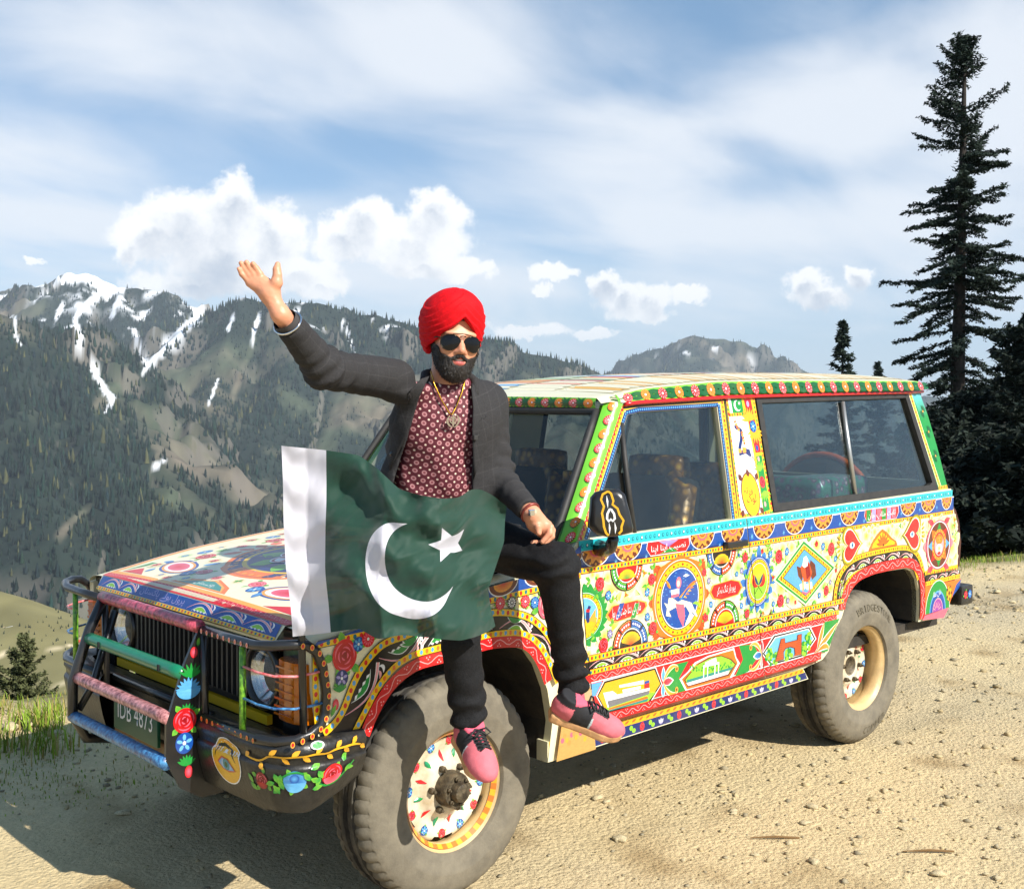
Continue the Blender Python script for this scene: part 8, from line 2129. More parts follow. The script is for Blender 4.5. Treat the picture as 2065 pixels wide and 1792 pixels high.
# where a picture ray meets the cloth: lapels, buttons, necklace
jt = lambda q: np.minimum(smin(torso_sd(q, .016), sd_ell(q, (-.045, -.005, .13), (.212, .138, .24)), .04), np.minimum(*sleeves(q)))
def hits(px, off, sdf=jt):
    d = np.array([ray('D', *p) for p in px]); d /= np.linalg.norm(d, axis=1)[:, None]; t = np.full(len(d), 3.2)
    for _ in range(70): t = np.minimum(t+sdf(tl_((CAM+d*t[:, None]).astype(np.float32)))*.8, 4.05)
    return CAM+d*(t-off)[:, None]
def patch(name, px, off, m):
    P = [np.array(p, float) for p in px]; dn = []
    for i in range(len(P)):
        for t in np.linspace(0, 1, 5)[:-1]: dn.append(P[i]+(P[(i+1) % len(P)]-P[i])*t)
    c = np.mean(dn, 0); nn = len(dn); Q = [c+(p-c)*k for k in (1.0, .72, .45, .2) for p in dn]+[c]
    V = list(hits(Q, off))+list(hits(dn, -.004)); F = []
    for r_ in range(3):
        for i in range(nn): F.append((r_*nn+i, r_*nn+(i+1) % nn, (r_+1)*nn+(i+1) % nn, (r_+1)*nn+i))
    for i in range(nn): F += [(3*nn+i, 3*nn+(i+1) % nn, 4*nn), (i, (i+1) % nn, 4*nn+1+(i+1) % nn, 4*nn+1+i)]
    o = MB().add(V, F).build(name, m, jacket, smooth=True)
    a_ = tl_(mverts(o)); put_cloth(o, np.stack((a_[:, 0]+a_[:, 2]*.2, a_[:, 2], a_[:, 1]), 1)); return o
patch('lapel', ((866, 758), (848, 764), (824, 790), (830, 798), (806, 814), (776, 900), (786, 948), (820, 880), (846, 800)), .010, M_jack)
patch('lapel', ((950, 778), (972, 806), (984, 836), (971, 842), (986, 856), (980, 900), (956, 965), (952, 880), (954, 820)), .010, M_jack)
for x, y in ((792, 916),):
    MB().lathe([(0, .004), (.007, .004), (.010, .001), (.010, -.004)], 14, 'y', (0, 0, 0)).build('button', mat('dark_button', (.02, .02, .02), rough=.25, coat=.5), jacket, smooth=True).matrix_local = Matrix.Translation(Vector(hits([(x, y)], .004)[0])) @ Matrix((TLW, TFW, TUP)).transposed().to_4x4()
# collar roll round the back of the neck
mb = MB(); pts = [tw_(*d) for d in ((-.078, .055, TLEN-.005), (-.088, .01, TLEN+.018), (-.065, -.055, TLEN+.028), (0, -.082, TLEN+.03), (.065, -.055, TLEN+.028), (.088, .01, TLEN+.012), (.075, .06, TLEN-.02))]
o = mb.tube(pts, [.010, .016, .018, .018, .018, .016, .010], 10).build('collar', M_jack, jacket, smooth=True); put_cloth(o, mverts(o))
# clip-on microphone
p0 = Vector(hits([(958, 882)], .014)[0]); MB().box(p0, (.016, .012, .016), bev=.003).tube([p0, p0+Vector((-.012, .004, .010))], .004, 6).build('clip_microphone', M_rubber, jacket)
# cuff lining, bangle, watch
ax = Vector(rwr-rel).normalized(); Rm = ax.to_track_quat('Z', 'X').to_matrix().to_4x4()
rc = rel+(rwr-rel)*.83
o = MB().tube([rc-np.array(ax)*.05, rc+np.array(ax)*.022], [.040, .036], 20, caps=False).build('shirt_cuff', mat('dark_cuff', (.05, .045, .045), rough=.85), jacket, smooth=True)
mb = MB(); mb.tube([tuple(Matrix.Translation(Vector(rc+np.array(ax)*.004)) @ Rm @ Vector((.041*math.cos(a), .041*math.sin(a), .004*math.sin(a)))) for a in np.linspace(0, 2*math.pi, 28, endpoint=False)], .0035, 8, closed=True)
madopt(mb.build('bangle', M_chrome, None, smooth=True))
axl = Vector(lwr-lel).normalized(); Rl = axl.to_track_quat('Z', 'X').to_matrix().to_4x4(); lc = lel+(lwr-lel)*.965
mb = MB(); mb.tube([tuple(Matrix.Translation(Vector(lc)) @ Rl @ Vector((.034*math.cos(a), .030*math.sin(a), 0))) for a in np.linspace(0, 2*math.pi, 28, endpoint=False)], .0055, 8, closed=True)
wb = madopt(mb.build('wristwatch', mat('red_strap', lin((150, 70, 60)), rough=.4, metal=.4, noise=.5, nscale=90), None, smooth=True))
MB().box(J(1066, 1036, 1.02)+np.array((.0, .014, .006)), (.022, .012, .022), bev=.004).build('watch_case', M_chrome, wb)
# necklace with emblem
stt = lambda q: torso_sd(q, -.004)
def sp_(x, y, off=.009): return hits([(x, y)], off, stt)[0]
chain = [sp_(869, 748, .002), sp_(876, 775), sp_(890, 805), sp_(906, 833), sp_(912, 836), sp_(920, 820), sp_(932, 790), sp_(938, 765), sp_(940, 752, .002)]
nk = madopt(MB().tube(chain, .0022, 6).build('necklace', mat('gold_chain', lin((232, 176, 60)), rough=.25, metal=1, noise=.4, nscale=400), None, smooth=True))
kp = sp_(913, 847, .012); KL = TLW; KU = TUP
def kf(u, v, h): return tuple(kp+KL*u*1.45+KU*v*1.45+TFW*(h+.004))
mb = MB(); M_silv = mat('silver_pendant', (.72, .70, .74), rough=.22, metal=1)
mb.prism([(-.0016, .012), (0, .018), (.0016, .012), (.003, .004), (.0022, -.010), (0, -.016), (-.0022, -.010), (-.003, .004)], kf, -.001, .002)
mb.ring([(.0085*math.cos(a), .001+.0085*math.sin(a)) for a in np.linspace(0, 6.283, 20, endpoint=False)], [(.0060*math.cos(a), .001+.0060*math.sin(a)) for a in np.linspace(0, 6.283, 20, endpoint=False)], kf, -.001, .0015)
for s_ in (-1, 1):
    arc = [(s_*(.010+.006*math.sin(t*math.pi)), .012-.024*t) for t in np.linspace(0, 1, 10)]+[(s_*.003, -.0165)]
    inn = [(s_*(.0075+.0035*math.sin(t*math.pi)), .012-.022*t) for t in np.linspace(0, 1, 10)]+[(s_*.002, -.0150)]
    mb.prism([p for p in arc]+[p for p in inn[::-1]], kf, -.001, .002)
mb.build('pendant', M_silv, nk)
# ---- trousers ---------------------------------------------------------------
def leg(P, h_, k_, a_, r0, r1, r2, r3):
    d = sd_caps(P, h_, k_, r0, r1); return smin(d, sd_caps(P, k_, a_, r1*.97, r3), .03)
hemR = rkn+(ran-rkn)*.97; hemL = lkn+(lan-lkn)*.97
def trous_sd(P):
    d = sd_ell(P, pelvis+np.array((0, 0, -.005)), (.175, .155, .105))
    d = smin(d, leg(P, rhip, rkn, hemR, .092, .072, 0, .054), .04); d = smin(d, leg(P, lhip, lkn, hemL, .092, .073, 0, .052), .04)
    for (k_, h_, a_) in ((rkn, hemR, ran), (lkn, hemL, lan)):
        ax = (h_-k_)/np.linalg.norm(h_-k_); d = np.maximum(d, np.where(np.linalg.norm(P-h_.astype(np.float32), axis=1) < .13, (P-h_.astype(np.float32))@ax.astype(np.float32), -1))
    return np.maximum(d, (P[:, 2]-(pelvis[2]+.10)))
def trous_disp(V):
    out = .003*fbm(V, 14., 3, 1.)
    for k_, h_ in ((rkn, hemR), (lkn, hemL)):
        ab = h_-k_; t = ((V-k_)@ab)/(ab@ab); on = ((t > -.2) & (t < 1.05))
        out = out+on*np.exp(-((1-t)/.28)**2)*.006*np.sin(t*46+3*fbm(V, 11., 2, 3.))+on*np.exp(-(t/.2)**2)*.005*np.sin(t*40+3*fbm(V, 12., 2, 6.))
    return out
lo6, hi6 = bbox([pelvis, rkn, lkn, ran, lan], .20)
form('trousers', trous_sd, lo6, hi6, .0075, mat('black_denim', (.010, .010, .011), rough=.8, noise=.5, nscale=120, bump=.25, bscale=260, spec=.25), disp=trous_disp, it=2)
# ---- shoes --------------------------------------------------------------------
def shoe(ank, toe, heel, upv, tagx):
    f = toe-heel; L = np.linalg.norm(f); f = f/L; up = np.array(upv, float); up -= f*(up@f); up /= np.linalg.norm(up); l = np.cross(up, f)
    Rm = np.stack((l, f, up), 1)
    loc = lambda P: (P-heel.astype(np.float32))@Rm.astype(np.float32)
    wl = lambda s_, a, u: heel+l*s_+f*a+up*u
    def wid(a): return np.interp(a/L, [-.02, .1, .3, .5, .7, .88, 1.0], [.024, .034, .034, .038, .047, .040, .018])
    def sole_sd(P):
        q = loc(P); a = np.clip(q[:, 1], 0.012, L-.02)
        w = np.interp(a/L, [0, .1, .3, .5, .72, .88, 1], [.028, .035, .034, .038, .048, .042, .026])
        toeup = .018*np.clip((q[:, 1]/L-.7)/.3, 0, 1)**2
        dx = np.maximum(np.abs(q[:, 0])-(w-.010), 0); dy = q[:, 1]-a; dz = np.maximum(np.abs(q[:, 2]-toeup-.004)-.008, 0)
        return np.sqrt(dx*dx+dy*dy+dz*dz)-.010
    def up_sd(P):
        q = loc(P); 
        d = sd_ell(q, (0, L*.16, .050), (.036, .050, .052)); d = smin(d, sd_ell(q, (0, L*.45, .040), (.040, .085, .050)), .03)
        d = smin(d, sd_ell(q, (0, L*.76, .026), (.047, .066, .038)), .03)
        d = smin(d, sd_caps(q, (0, L*.20, .06), (0, L*.17, .105), .040, .037), .02)
        d = np.maximum(d, -q[:, 2]+.004); return smax(d, (q[:, 2]-.098+.12*(q[:, 1]-L*.2)), .004)
    def cols(V):
        q = loc(V.astype(np.float32)); a = q[:, 1]/L; c = np.repeat(np.array(lin((208, 108, 118)))[None], len(V), 0)
        c = c*(1+.16*fbm(V, 60., 3, 2.)[:, None])
        blk = (np.abs(a-.36-.35*(q[:, 2]-.04)/.1*0) < .13) & (np.abs(q[:, 0]) > .012) & (q[:, 2] > .008)
        blk |= (q[:, 2] > .074) & (a < .42); blk |= (a > .40) & (a < .70) & (np.abs(q[:, 0]) < .024) & (q[:, 2] > .045)
        c[blk] = np.array((.022, .022, .025)); piping = (np.abs(a-.50) < .012) & (q[:, 2] < .06) & (q[:, 2] > .012); c[piping] = np.array((.5, .6, .62)); 
        tongue = (q[:, 2] > .086) & (a > .22); c[tongue] = np.array(lin((226, 96, 118))); return np.clip(c, .01, 1)
    b = [wl(s_, a, u) for s_ in (-.07, .07) for a in (-.05, L+.05) for u in (-.03, .14)]
    lo_, hi_ = np.min(b, 0), np.max(b, 0)
    o = form('shoe', up_sd, lo_, hi_, .0032, vcol_mat('suede', .75, .3, bump=.1, bscale=300), cols=cols, disp=lambda V: .0012*fbm(V, 50., 2, 1.))
    form('sole', sole_sd, lo_, hi_, .0032, mat('gum_sole', lin((206, 158, 110)), rough=.6, noise=.3, nscale=40), parent=o, it=1)
    M_lace = mat('black_lace', (.012, .012, .013), rough=.7)
    def zt(s_, a):
        u = .12
        for _ in range(40):
            d = float(up_sd(np.array([wl(s_, a, u)], np.float32))[0])
            if d < .0008: break
            u -= max(d*.6, .0008)
        return u+.002
    for i in range(5):
        a = L*(.42+.06*i); w = .019
        for (s0, s1, da) in ((-w, w, .012), (w, -w, .012)):
            MB().tube([wl(s0, a, zt(s0, a)), wl(0, a+da/2, zt(0, a+da/2)+.003), wl(s1, a+da, zt(s1, a+da))], .0032, 6).build('lace', M_lace, o, smooth=True)
    z = zt(0, L*.40)
    for sgn in (-1, 1): MB().tube([wl(0, L*.40, z+.004), wl(sgn*.020, L*.42, z+.014), wl(sgn*.036, L*.47, z+.002), wl(sgn*.020, L*.49, z-.004), wl(0, L*.41, z+.005)], .0032, 6).build('lace_loop', M_lace, o, smooth=True)
    return o
# pointing down and out over the wheel / along the flank
shoe(ran, J(980, 1575, 1.17), J(925, 1483, 1.01), (.10, .75, 1.0), 'D')
shoe(lan, J(1252, 1486, 1.16), J(1106, 1438, 1.02), (.35, .25, 1.0), 'D')
o = None
for a_, k_ in ((ran, rkn), (lan, lkn)):
    madopt(MB().tube([k_+(a_-k_)*.9, a_+(a_-k_)*.06], [.034, .034], 16).build('sock', mat('pink_sock', lin((226, 110, 130)), rough=.9), None, smooth=True))
# ---- hands ------------------------------------------------------------------
CN = -CAMR[2]
def HP_(tag_, x, y, base, back=0.0):
    """picture point on the plane through base that faces the viewer, moved back by metres"""
    p = onplane(tag_, x, y, CN, CN@base); d = p-CAM; d = d/np.linalg.norm(d); return p+d*back
hb_ = rwr.copy()
F_R = {'pinky': [(455, 600), (390, 520), (290, 420), (225, 310)], 'ring': [(520, 560), (450, 450), (340, 300), (272, 185)], 'middle': [(590, 530), (545, 420), (450, 280), (388, 172)], 'index': [(690, 520), (670, 420), (585, 290), (525, 200)]}
def hand_r(P):
    d = None
    pl4 = [HP_('hd', *p, hb_) for p in ((640, 640), (760, 560), (860, 760), (700, 720))]
    w0 = HP_('hd', 900, 930, hb_, .0); 
    for (x0, y0, x1, y1, r0, r1) in ((820, 800, 455, 610, .021, .0120), (840, 790, 520, 560, .021, .0125), (860, 790, 600, 520, .021, .0130), (880, 790, 690, 495, .022, .0130), (900, 800, 800, 600, .022, .014)):
        g = sd_caps(P, HP_('hd', x0, y0, hb_, .004), HP_('hd', x1, y1, hb_, .004), r0, r1); d = g if d is None else smin(d, g, .010)
    for k_, c in F_R.items():
        r = {'pinky': (.0100, .0085, .0075, .0062), 'ring': (.0110, .0098, .0085, .0072), 'middle': (.0112, .0100, .0088, .0074), 'index': (.0112, .0100, .0088, .0074)}[k_]
        bk = (0.004, .0, -.003, -.010) if k_ != 'pinky' else (.004, .0, -.006, -.014)
        pts = [HP_('hd', *p, hb_, b) for p, b in zip(c, bk)]
        f = None
        for i in range(3): g = sd_caps(P, pts[i], pts[i+1], r[i], r[i+1]); f = g if f is None else smin(f, g, .003)
        d = smin(d, f, .0035)
    th = [HP_('hd', *p, hb_, b) for p, b in zip(((930, 740), (1020, 600), (1040, 440), (1030, 330), (1045, 215)), (.0, -.010, -.012, -.010, -.006))]; rt = (.020, .0165, .0120, .0105, .0085)
    for i in range(4): d = smin(d, sd_caps(P, th[i], th[i+1], rt[i], rt[i+1]), .007)
    d = smin(d, sd_caps(P, HP_('hd', 860, 830, hb_, .002), rwr, .025, .0245), .02); d = smin(d, sd_caps(P, rwr, rel+(rwr-rel)*.5, .025, .034), .015)
    return d
lo7, hi7 = bbox([HP_('hd', 220, 160, hb_), HP_('hd', 1100, 200, hb_), HP_('hd', 900, 1300, hb_), rwr, rel+(rwr-rel)*.5], .045)
def skin_disp(V): return .0008*fbm(V, 90., 2, 1.)
ha = form('arm_tmp', hand_r, lo7, hi7, .0025, M_skin, disp=skin_disp, it=1)
hl_ = J(1090, 1060, 1.02)
def hand_l(P):
    b = hl_; q = lambda x, y, k=0.0: HP_('lh', x, y, b, k)
    d = sd_caps(P, q(830, 480, .01), q(1180, 720, .012), .027, .026); d = smin(d, sd_caps(P, q(760, 600, .02), q(1150, 900, .03), .024, .024), .02)
    d = smin(d, sd_caps(P, lwr, q(840, 480, .01), .026, .027), .02); d = smin(d, sd_caps(P, lel+(lwr-lel)*.6, lwr, .033, .0265), .02)
    def fing(pts, r, k=.004):
        f = None
        for i in range(len(pts)-1): g = sd_caps(P, pts[i], pts[i+1], r[i], r[i+1]); f = g if f is None else smin(f, g, .003)
        return f
    d = smin(d, fing([q(800, 560, -.004), q(900, 700, -.018), q(930, 940, -.022)], (.0165, .0125, .0100)), .008)
    d = smin(d, fing([q(1180, 620, .004), q(1390, 720, -.004), q(1360, 960, -.014), q(1080, 1290, -.018)], (.0135, .0115, .0105, .0085)), .006)
    d = smin(d, fing([q(1200, 700, .018), q(1450, 850, .014), q(1440, 1080, .004), q(1180, 1340, -.004)], (.013, .0115, .0105, .0085)), .005)
    d = smin(d, fing([q(1150, 820, .028), q(1380, 1040, .026), q(1250, 1290, .014), q(860, 1370, .004)], (.012, .011, .010, .0082)), .005)
    d = smin(d, fing([q(1050, 900, .036), q(1200, 1120, .034), q(1040, 1320, .022), q(680, 1320, .008)], (.011, .010, .009, .0075)), .005)
    return d
lo8, hi8 = bbox([lwr, hl_, lel+(lwr-lel)*.6, HP_('lh', 600, 1400, hl_), HP_('lh', 1550, 800, hl_)], .05)
hb2 = form('arm_tmp', hand_l, lo8, hi8, .0025, M_skin, disp=skin_disp, it=1)
# one body mesh: head, neck, trunk, arms and hands joined
inner = form('arm_tmp', lambda P: smin(smin(sd_caps(P, pelvis, neckb-np.array((0, .01, .05)), .10, .07), smin(sd_caps(P, rsh, rel, .042, .034), sd_caps(P, rel, rel+(rwr-rel)*.6, .034, .030), .02), .03), smin(sd_caps(P, lsh, lel, .042, .034), sd_caps(P, lel, lel+(lwr-lel)*.7, .034, .028), .02), .03), lo5, hi5, .012, M_skin)
bm = bmesh.new(); cl = None
nh = len(body.data.vertices)
for o_ in (body, ha, hb2, inner): bm.from_mesh(o_.data)
lay = bm.verts.layers.float_color.get('Col')
zero = np.array(lin((212, 148, 116)))
for i_, v in enumerate(bm.verts):
    if i_ >= nh: v[lay] = (*zero, 1)
me = body.data; me.materials.clear(); bm.to_mesh(me); bm.free(); me.materials.append(M_face); me.polygons.foreach_set('material_index', np.zeros(len(me.polygons), np.int32)); me.polygons.foreach_set('use_smooth', np.ones(len(me.polygons), bool))
for o_ in (ha, hb2, inner): d_ = o_.data; bpy.data.objects.remove(o_); bpy.data.meshes.remove(d_)
# ================================================================== flag on its pole
flag = empty('flag', (.605, .815, .66)); tag(flag, 'green and white crescent flag on a black pole beside the bonnet', 'flag')
def fadopt(o): o.parent = flag; o.matrix_parent_inverse = Matrix.Translation(-flag.location); return o
fadopt(MB().tube([(.604, .815, .655), (.612, .815, .98), (.625, .815, 1.2), (.659, .815, 1.525)], .0115, 12).build('pole', M_black, None, smooth=True))
S2 = np.linspace(0, 1, 121); T2 = np.linspace(0, 1, 91)
def crv(pts, t):
    P = np.array(pts, float); L = np.concatenate(([0], np.cumsum(np.linalg.norm(np.diff(P, axis=0), axis=1)))); L /= L[-1]
    out = np.stack([np.interp(t, L, P[:, i]) for i in range(2)], 1)
    for _ in range(4): out[1:-1] = (out[:-2]+2*out[1:-1]+out[2:])/4
    return out
topc = crv([(30, 262), (315, 290), (560, 325), (680, 410), (840, 560), (980, 600), (1130, 625), (1250, 618), (1330, 560), (1400, 560), (1480, 600), (1578, 678)], S2)
botc = crv([(108, 1572), (316, 1550), (560, 1515), (690, 1590), (860, 1560), (1010, 1575), (1130, 1590), (1260, 1600), (1360, 1575), (1450, 1540), (1500, 1500)], S2)
lefc = crv([(108, 1572), (95, 1380), (60, 1100), (45, 800), (40, 500), (30, 262)], T2); rigc = crv([(1500, 1500), (1470, 1380), (1450, 1250), (1500, 1100), (1560, 920), (1565, 780), (1578, 678)], T2)
SS, TT = np.meshgrid(S2, T2, indexing='ij')
CO = (1-TT)[..., None]*botc[:, None]+TT[..., None]*topc[:, None]+(1-SS)[..., None]*lefc[None]+SS[..., None]*rigc[None]-((1-SS)*(1-TT))[..., None]*botc[0]-(SS*(1-TT))[..., None]*botc[-1]-((1-SS)*TT)[..., None]*topc[0]-(SS*TT)[..., None]*topc[-1]
yb = np.interp(SS, [0, .10, .22, .45, .7, 1.0], [.828, .86, .98, 1.19, 1.27, 1.22])
yt = np.interp(SS, [0, .10, .22, .45, .7, 1.0], [.828, .86, .95, 1.10, 1.21, 1.20])
YY = yb*(1-TT)+yt*TT
fade = np.clip(SS/.25, 0, 1)
YY = YY+fade*(.016*np.sin(9*SS-5*TT+.5)+.012*np.sin(17*SS+8*TT)+.010*np.sin(6*SS+19*TT+1.)+.020*np.exp(-((SS-.62-.25*(1-TT))/.06)**2)*TT-.016*np.exp(-((SS-.35-.45*(1-TT))/.05)**2)*TT)
fn_w = fbm(np.stack((SS.ravel()*9-TT.ravel()*4, TT.ravel()*3+SS.ravel()*2), 1), 1.6, 3, 2.).reshape(SS.shape); YY = YY+fade*(.009*fn_w-.014*np.abs(fbm(np.stack((SS.ravel()*5-TT.ravel()*5.5, TT.ravel()*1.1+SS.ravel()*1.3), 1), 1.3, 2, 6.)).reshape(SS.shape))+.010*np.sin(26*TT+2*SS)*np.exp(-(SS/.14)**2)*np.clip(SS/.03, 0, 1)
dn = np.empty((121, 91, 3))
PXs = CO
for i in range(121):
    for j in range(91): dn[i, j] = onplane(2, PXs[i, j, 0], PXs[i, j, 1], (0, 1, 0), YY[i, j])
FI = np.arange(121*91).reshape(121, 91); FF = np.stack((FI[:-1, :-1], FI[1:, :-1], FI[1:, 1:], FI[:-1, 1:]), -1).reshape(-1, 4)
fme = np_mesh('cloth', dn.reshape(-1, 3), FF)
at = fme.attributes.new('flag_uv', 'FLOAT_VECTOR', 'POINT'); at.data.foreach_set('vector', np.stack((SS*1.5, TT, 0*TT), -1).astype(np.float32).ravel())
def flag_mat():
    m, t, out = nt('flag_satin'); b = N(t, 'ShaderNodeBsdfPrincipled', Roughness=.68); b.inputs['Sheen Weight'].default_value = .3
    av = N(t, 'ShaderNodeAttribute', _attribute_name='flag_uv'); sx = N(t, 'ShaderNodeSeparateXYZ'); t.links.new(av.outputs['Vector'], sx.inputs[0])
    def mth(op, *a):
        n = N(t, 'ShaderNodeMath', _operation=op)
        for i, v in enumerate(a):
            if isinstance(v, (int, float)): n.inputs[i].default_value = v
            else: t.links.new(v, n.inputs[i])
        return n.outputs[0]
    def dist(cx, cy):
        n = N(t, 'ShaderNodeVectorMath', _operation='DISTANCE'); t.links.new(av.outputs['Vector'], n.inputs[0]); n.inputs[1].default_value = (cx, cy, 0); return n.outputs['Value']
    hoist = mth('LESS_THAN', sx.outputs[0], .272)
    cres = mth('MULTIPLY', mth('LESS_THAN', dist(.890, .452), .330), mth('GREATER_THAN', dist(.985, .536), .280))
    X = mth('SUBTRACT', sx.outputs[0], 1.115); Y = mth('SUBTRACT', sx.outputs[1], .675)
    r = mth('SQRT', mth('ADD', mth('MULTIPLY', X, X), mth('MULTIPLY', Y, Y))); a = mth('ARCTAN2', Y, X)
    am = mth('PINGPONG', mth('ADD', a, .55+2*math.pi), math.pi/5)        # distance in angle from the nearest point of the star
    edge = mth('DIVIDE', .046, mth('ADD', mth('MULTIPLY', mth('COSINE', am), .36), mth('MULTIPLY', mth('SINE', am), .78)))
    star_ = mth('LESS_THAN', r, edge)
    w = mth('MAXIMUM', mth('MAXIMUM', hoist, cres), star_)
    mx = N(t, 'ShaderNodeMix', _data_type='RGBA'); mx.inputs[6].default_value = (*np.array(lin((5, 60, 44))), 1); mx.inputs[7].default_value = (.66, .65, .72, 1); t.links.new(w, mx.inputs[0])
    t.links.new(mx.outputs[2], b.inputs['Base Color'])
    tr = N(t, 'ShaderNodeBsdfTranslucent'); t.links.new(mx.outputs[2], tr.inputs[0]); tp_ = N(t, 'ShaderNodeBsdfTransparent')
    m1 = N(t, 'ShaderNodeMixShader'); m1.inputs[0].default_value = .22; t.links.new(b.outputs[0], m1.inputs[1]); t.links.new(tr.outputs[0], m1.inputs[2])
    m2 = N(t, 'ShaderNodeMixShader'); m2.inputs[0].default_value = .02; t.links.new(m1.outputs[0], m2.inputs[1]); t.links.new(tp_.outputs[0], m2.inputs[2])
    t.links.new(m2.outputs[0], out.inputs[0]); return m
fadopt(link('cloth', fme, flag_mat(), None, smooth=True))
# ------------------------------------------------------------------ conifers near the shelf
def M_need(name, c): return mat(name, c, rough=.8, noise=.6, nscale=1.7, spec=.15)
M_bark = mat('fir_bark', (.030, .024, .020), rough=.95, noise=.5, nscale=8, bump=.5, bscale=20)
def conifer(label, base, H, prof, trunk_r, nbr, seed, needle, col, clear=0.0, spray=.22, droop=.18, gap=.12, group=None, density=1.0, bend=0.0, cat='tree', upturn=.25, name='fir_tree'):
    """prof: list of (height fraction, branch length); needles are small leaf faces set along every branch and its twigs"""
    r_ = np.random.default_rng(seed); t = empty(name, base); tag(t, label, cat, group)
    mb = MB(); zs = np.linspace(0, 1, 14); bx_ = lambda z: bend*math.sin(z*2.2)+.01*H*math.sin(z*9+seed)*.3
    mb.tube([(bx_(z), .4*bx_(z), z*H) for z in zs], [trunk_r*(1-z)**.8+.012*trunk_r/.2+.004 for z in zs], 9); mb.build('trunk', M_bark, t, smooth=True)
    QA = []; QN = []; br = MB()
    ph = [p[0] for p in prof]; pl2 = [p[1] for p in prof]
    gaps = [(r_.uniform(0, 6.28), r_.uniform(.1, .9), r_.uniform(.4, 1.0), r_.uniform(.02, .045)) for _ in range(int(gap*40))]
    for i in range(nbr):
        z = clear+(1-clear)*((i+r_.random())/nbr)**.92; a = r_.uniform(0, 6.28)
        if any(abs((a-g[0]+math.pi) % 6.283-math.pi) < g[2] and abs(z-g[1]) < g[3] for g in gaps): continue
        L = float(np.interp(z, ph, pl2))*r_.uniform(.38, 1.16)
        if L < .04: continue
        n = max(4, int(L/spray*1.6)); d = np.array((math.cos(a), math.sin(a))); P = []
        up0 = np.interp(z, [0, .5, .85, 1], [-.10, .0, .30, .9])+r_.uniform(-.28, .24)
        for k in range(n+1):
            s_ = k/n; x = L*s_; zz = z*H+x*up0-droop*L*s_*s_*(1.2 if z < .8 else .3)+upturn*L*s_**3
            P.append(np.array((bx_(z)+d[0]*x, .4*bx_(z)+d[1]*x, zz))+r_.normal(0, .015*L, 3)*s_)
        br.tube([tuple(p) for p in P], [max(.004, trunk_r*.10*(1-.85*k/n)*min(1, L)) for k in range(n+1)], 3, caps=False)
        P = np.array(P); side = np.array((-d[1], d[0], 0))
        ks = np.linspace(.12, 1.0, max(3, int(n*2.1)))
        for s_ in ks:
            c = np.array([np.interp(s_*n, np.arange(n+1), P[:, j]) for j in range(3)])
            tw = spray*(1.9-1.2*s_)*r_.uniform(.7, 1.25)*min(1, .35+L/1.2)
            for sg in (-1, 1):
                m = int(r_.integers(3, 6)*density+r_.random()); dirn = side*sg*r_.uniform(.7, 1)+np.array((d[0], d[1], 0))*r_.uniform(.3, .9)+np.array((0, 0, r_.uniform(-.45, .15)))
                dirn /= np.linalg.norm(dirn)
                for q in range(m):
                    QA.append(c+dirn*tw*(q+.3)/m+r_.normal(0, spray*.12, 3)); v = dirn+r_.normal(0, .45, 3); QN.append(v/np.linalg.norm(v))
    br.build('branch', M_bark, t)['kind'] = 'stuff'
    QA = np.array(QA); QN = np.array(QN); n = len(QA)
    rnd = r_.normal(0, 1, (n, 3)); w = np.cross(QN, rnd); w /= np.maximum(np.linalg.norm(w, axis=1), 1e-6)[:, None]
    l = needle*r_.uniform(.7, 1.35, n)[:, None]; ww = l*.30
    V = np.stack((QA-QN*l*.5+w*ww, QA+QN*l*.75, QA-QN*l*.5-w*ww), 1).reshape(-1, 3); F = np.arange(n*3).reshape(-1, 3)
    tone = np.repeat(r_.uniform(.5, 1.5, n), 3)[:, None]; C = np.array(col)[None]*tone
    o = link('crown', np_mesh('crown', V, F, np.clip(C, .003, .3)), vcol_mat('fir_needles', .75, .2), t); return t
def tree_at(x, d, ztop_px, zbase, **k):
    """tree standing d metres out along the picture column x, its tip at picture height ztop_px"""
    r = ray('D', x, ztop_px); r = r/np.linalg.norm(r[:2]); tip = CAM+r*d; return (tip[0], tip[1], zbase), tip[2]-zbase
def gzf(x, y): return float(ground_z(np.array([x]), np.array([y]))[0])
b, H = tree_at(1948, 46, 84, 0.0); b = (b[0], b[1], min(gzf(b[0], b[1]), -4)); H = H-b[2]
conifer('tall old fir with a broken sparse crown rising above the dark thicket', b, H, [(0, 2.5), (.30, 2.4), (.45, 2.1), (.53, 2.55), (.6, 2.3), (.64, 1.5), (.72, 2.1), (.80, 1.6), (.86, 1.45), (.92, 1.15), (.965, .72), (1, .12)], .34, 400, 5, .105, (.018, .030, .022), clear=.05, spray=.26, droop=.36, gap=.42, density=1.8, bend=.35)
b, H = tree_at(1700, 95, 650, -14); b = (b[0], b[1], b[2]); conifer('slender young fir showing above the roof of the wagon', b, H, [(0, 3.4), (.4, 2.7), (.7, 1.7), (.85, .9), (1, .1)], .26, 150, 9, .30, (.020, .032, .022), spray=.46, droop=.15, gap=.1)
b, H = tree_at(1772, 120, 733, -14); conifer('small fir tip peeping over the roof of the wagon', b, H, [(0, 3.2), (.5, 2.3), (.8, 1.2), (1, .1)], .22, 110, 14, .34, (.026, .042, .03), spray=.5, gap=.1)
b, H = tree_at(2085, 30, 640, 0.0); b = (b[0], b[1], min(gzf(b[0], b[1]), -2.5)); conifer('dense dark fir at the brink beside the tall old fir', b, H-b[2], [(0, 2.4), (.4, 2.0), (.7, 1.25), (.9, .6), (1, .1)], .2, 220, 22, .12, (.014, .022, .016), spray=.26, density=1.8, gap=.05)
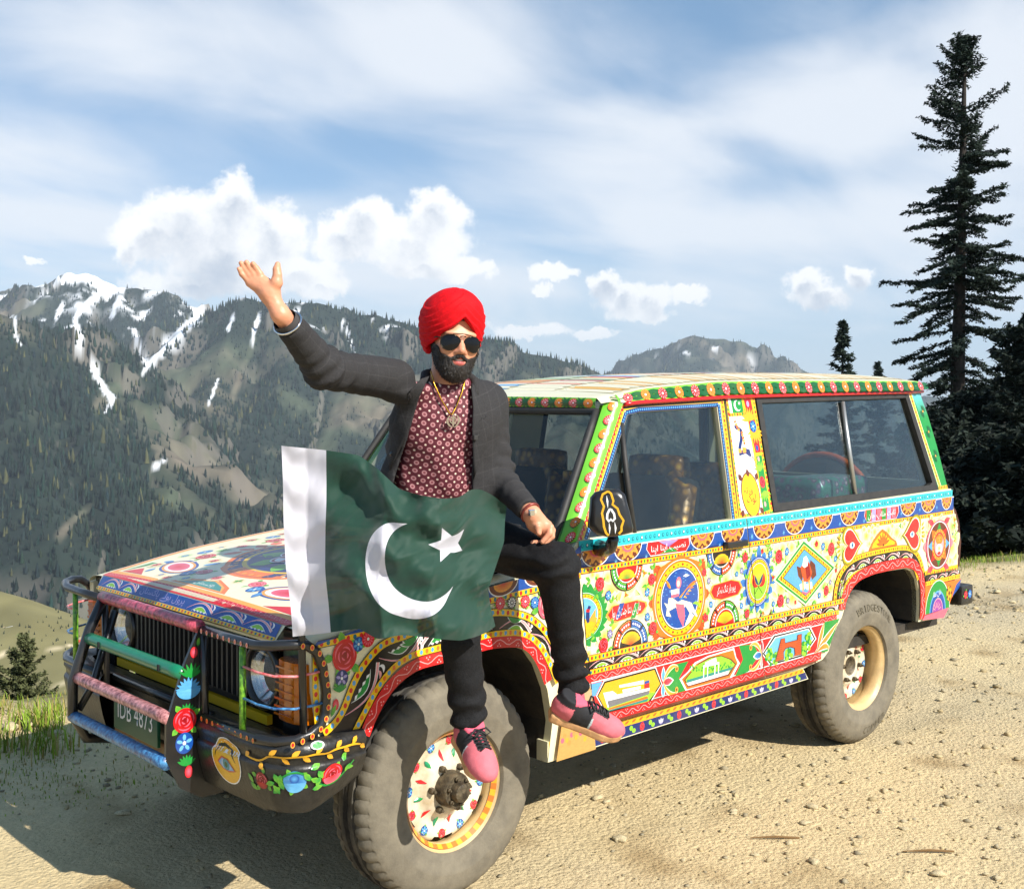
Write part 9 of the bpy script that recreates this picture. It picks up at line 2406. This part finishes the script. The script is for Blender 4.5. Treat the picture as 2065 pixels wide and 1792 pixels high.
for i, (x, d, yt, lab) in enumerate(((1905, 24, 850, 'bushy dark fir crowding the foot of the tall old fir'), (1985, 21, 900, 'low spreading fir in front of the dark thicket'), (2070, 19, 880, 'thick young fir leaning over the brink of the slope'), (1945, 30, 800, 'shaded fir standing deep inside the dark thicket'), (2025, 34, 770, 'narrow shaded fir at the back of the dark thicket'), (1880, 36, 980, 'stunted fir behind the tail of the wagon'))):
    b, H = tree_at(x, d, yt, 0.0); b = (b[0], b[1], min(gzf(b[0], b[1])-.1, -1.2)); conifer(lab, b, H-b[2], [(0, 2.3), (.35, 1.95), (.65, 1.3), (.9, .55), (1, .08)], .14, 180, 30+i, .115, (.013, .020, .014), spray=.24, density=1.9, gap=.03, group=None, droop=.12)
b, H = tree_at(48, 24, 1278, 0.0); gz0 = gzf(b[0], b[1]); b = (b[0], b[1], min(gz0, H-1.7)); conifer('small bushy young spruce below the grassy brink', b, H-b[2], [(0, 1.05), (.25, .98), (.5, .70), (.75, .40), (.92, .15), (1, .03)], .05, 210, 51, .06, (.085, .095, .040), spray=.10, density=1.3, gap=.02, droop=.05, upturn=.3)
# houses of the hamlet on the near hillside ------------------------------------
def hut(x, y, d, w, roofc, lab):
    r = ray('D', x, y); r = r/np.linalg.norm(r[:2]); p = CAM+r*d
    h = empty('hillside_house', tuple(p-np.array((0, 0, 2.2)))); tag(h, lab, 'house')
    a = math.atan2(_f[1], _f[0]); Rm = Matrix.Rotation(a, 3, 'Z')
    MB().box((0, 0, 1.4), (w*.6, w, 2.8+2), Rm).build('wall', mat('mud_wall', lin((170, 150, 120)), rough=.9), h)
    MB().prism([(-w*.56, 0), (w*.56, 0), (w*.5, .7), (0, 1.7), (-w*.5, .7)], lambda u, v, hh: tuple(Rm @ Vector((hh, u, v+2.6))), -w*.36, w*.36).build('roof', mat(roofc[0], lin(roofc[1]), rough=.5), h)
    MB().box(tuple(Rm @ Vector((-w*.305, 0, 1.2))), (.1, 1.0, 2.0), Rm).build('door', mat('dark_doorway', (.02, .018, .015)), h)
hut(178, 1293, 575, 9, ('red_tin_roof', (206, 80, 60)), 'hamlet house with a red tin roof above the hillside track')
hut(30, 1268, 600, 9, ('grey_tin_roof', (206, 206, 204)), 'hamlet house with a bright grey tin roof on the hillside')
hut(85, 1288, 590, 7, ('dark_tin_roof', (96, 92, 96)), 'small hamlet house with a dark tin roof on the hillside')
# ------------------------------------------------------------------ hazy mountain air
hm, ht, ho = nt('mountain_haze')
pv = N(ht, 'ShaderNodeVolumePrincipled'); pv.inputs['Color'].default_value = (.76, .88, 1.0, 1); pv.inputs['Density'].default_value = 0.000060; pv.inputs['Anisotropy'].default_value = 0.0
ht.links.new(pv.outputs[0], ho.inputs['Volume'])
hb = MB().box((CAM[0]+_f[0]*4600, CAM[1]+_f[1]*4600, -50), (22000, 22000, 1600)).build('haze', hm)
tag(hb, 'thin blue haze filling the mountain air', 'haze', kind='stuff')
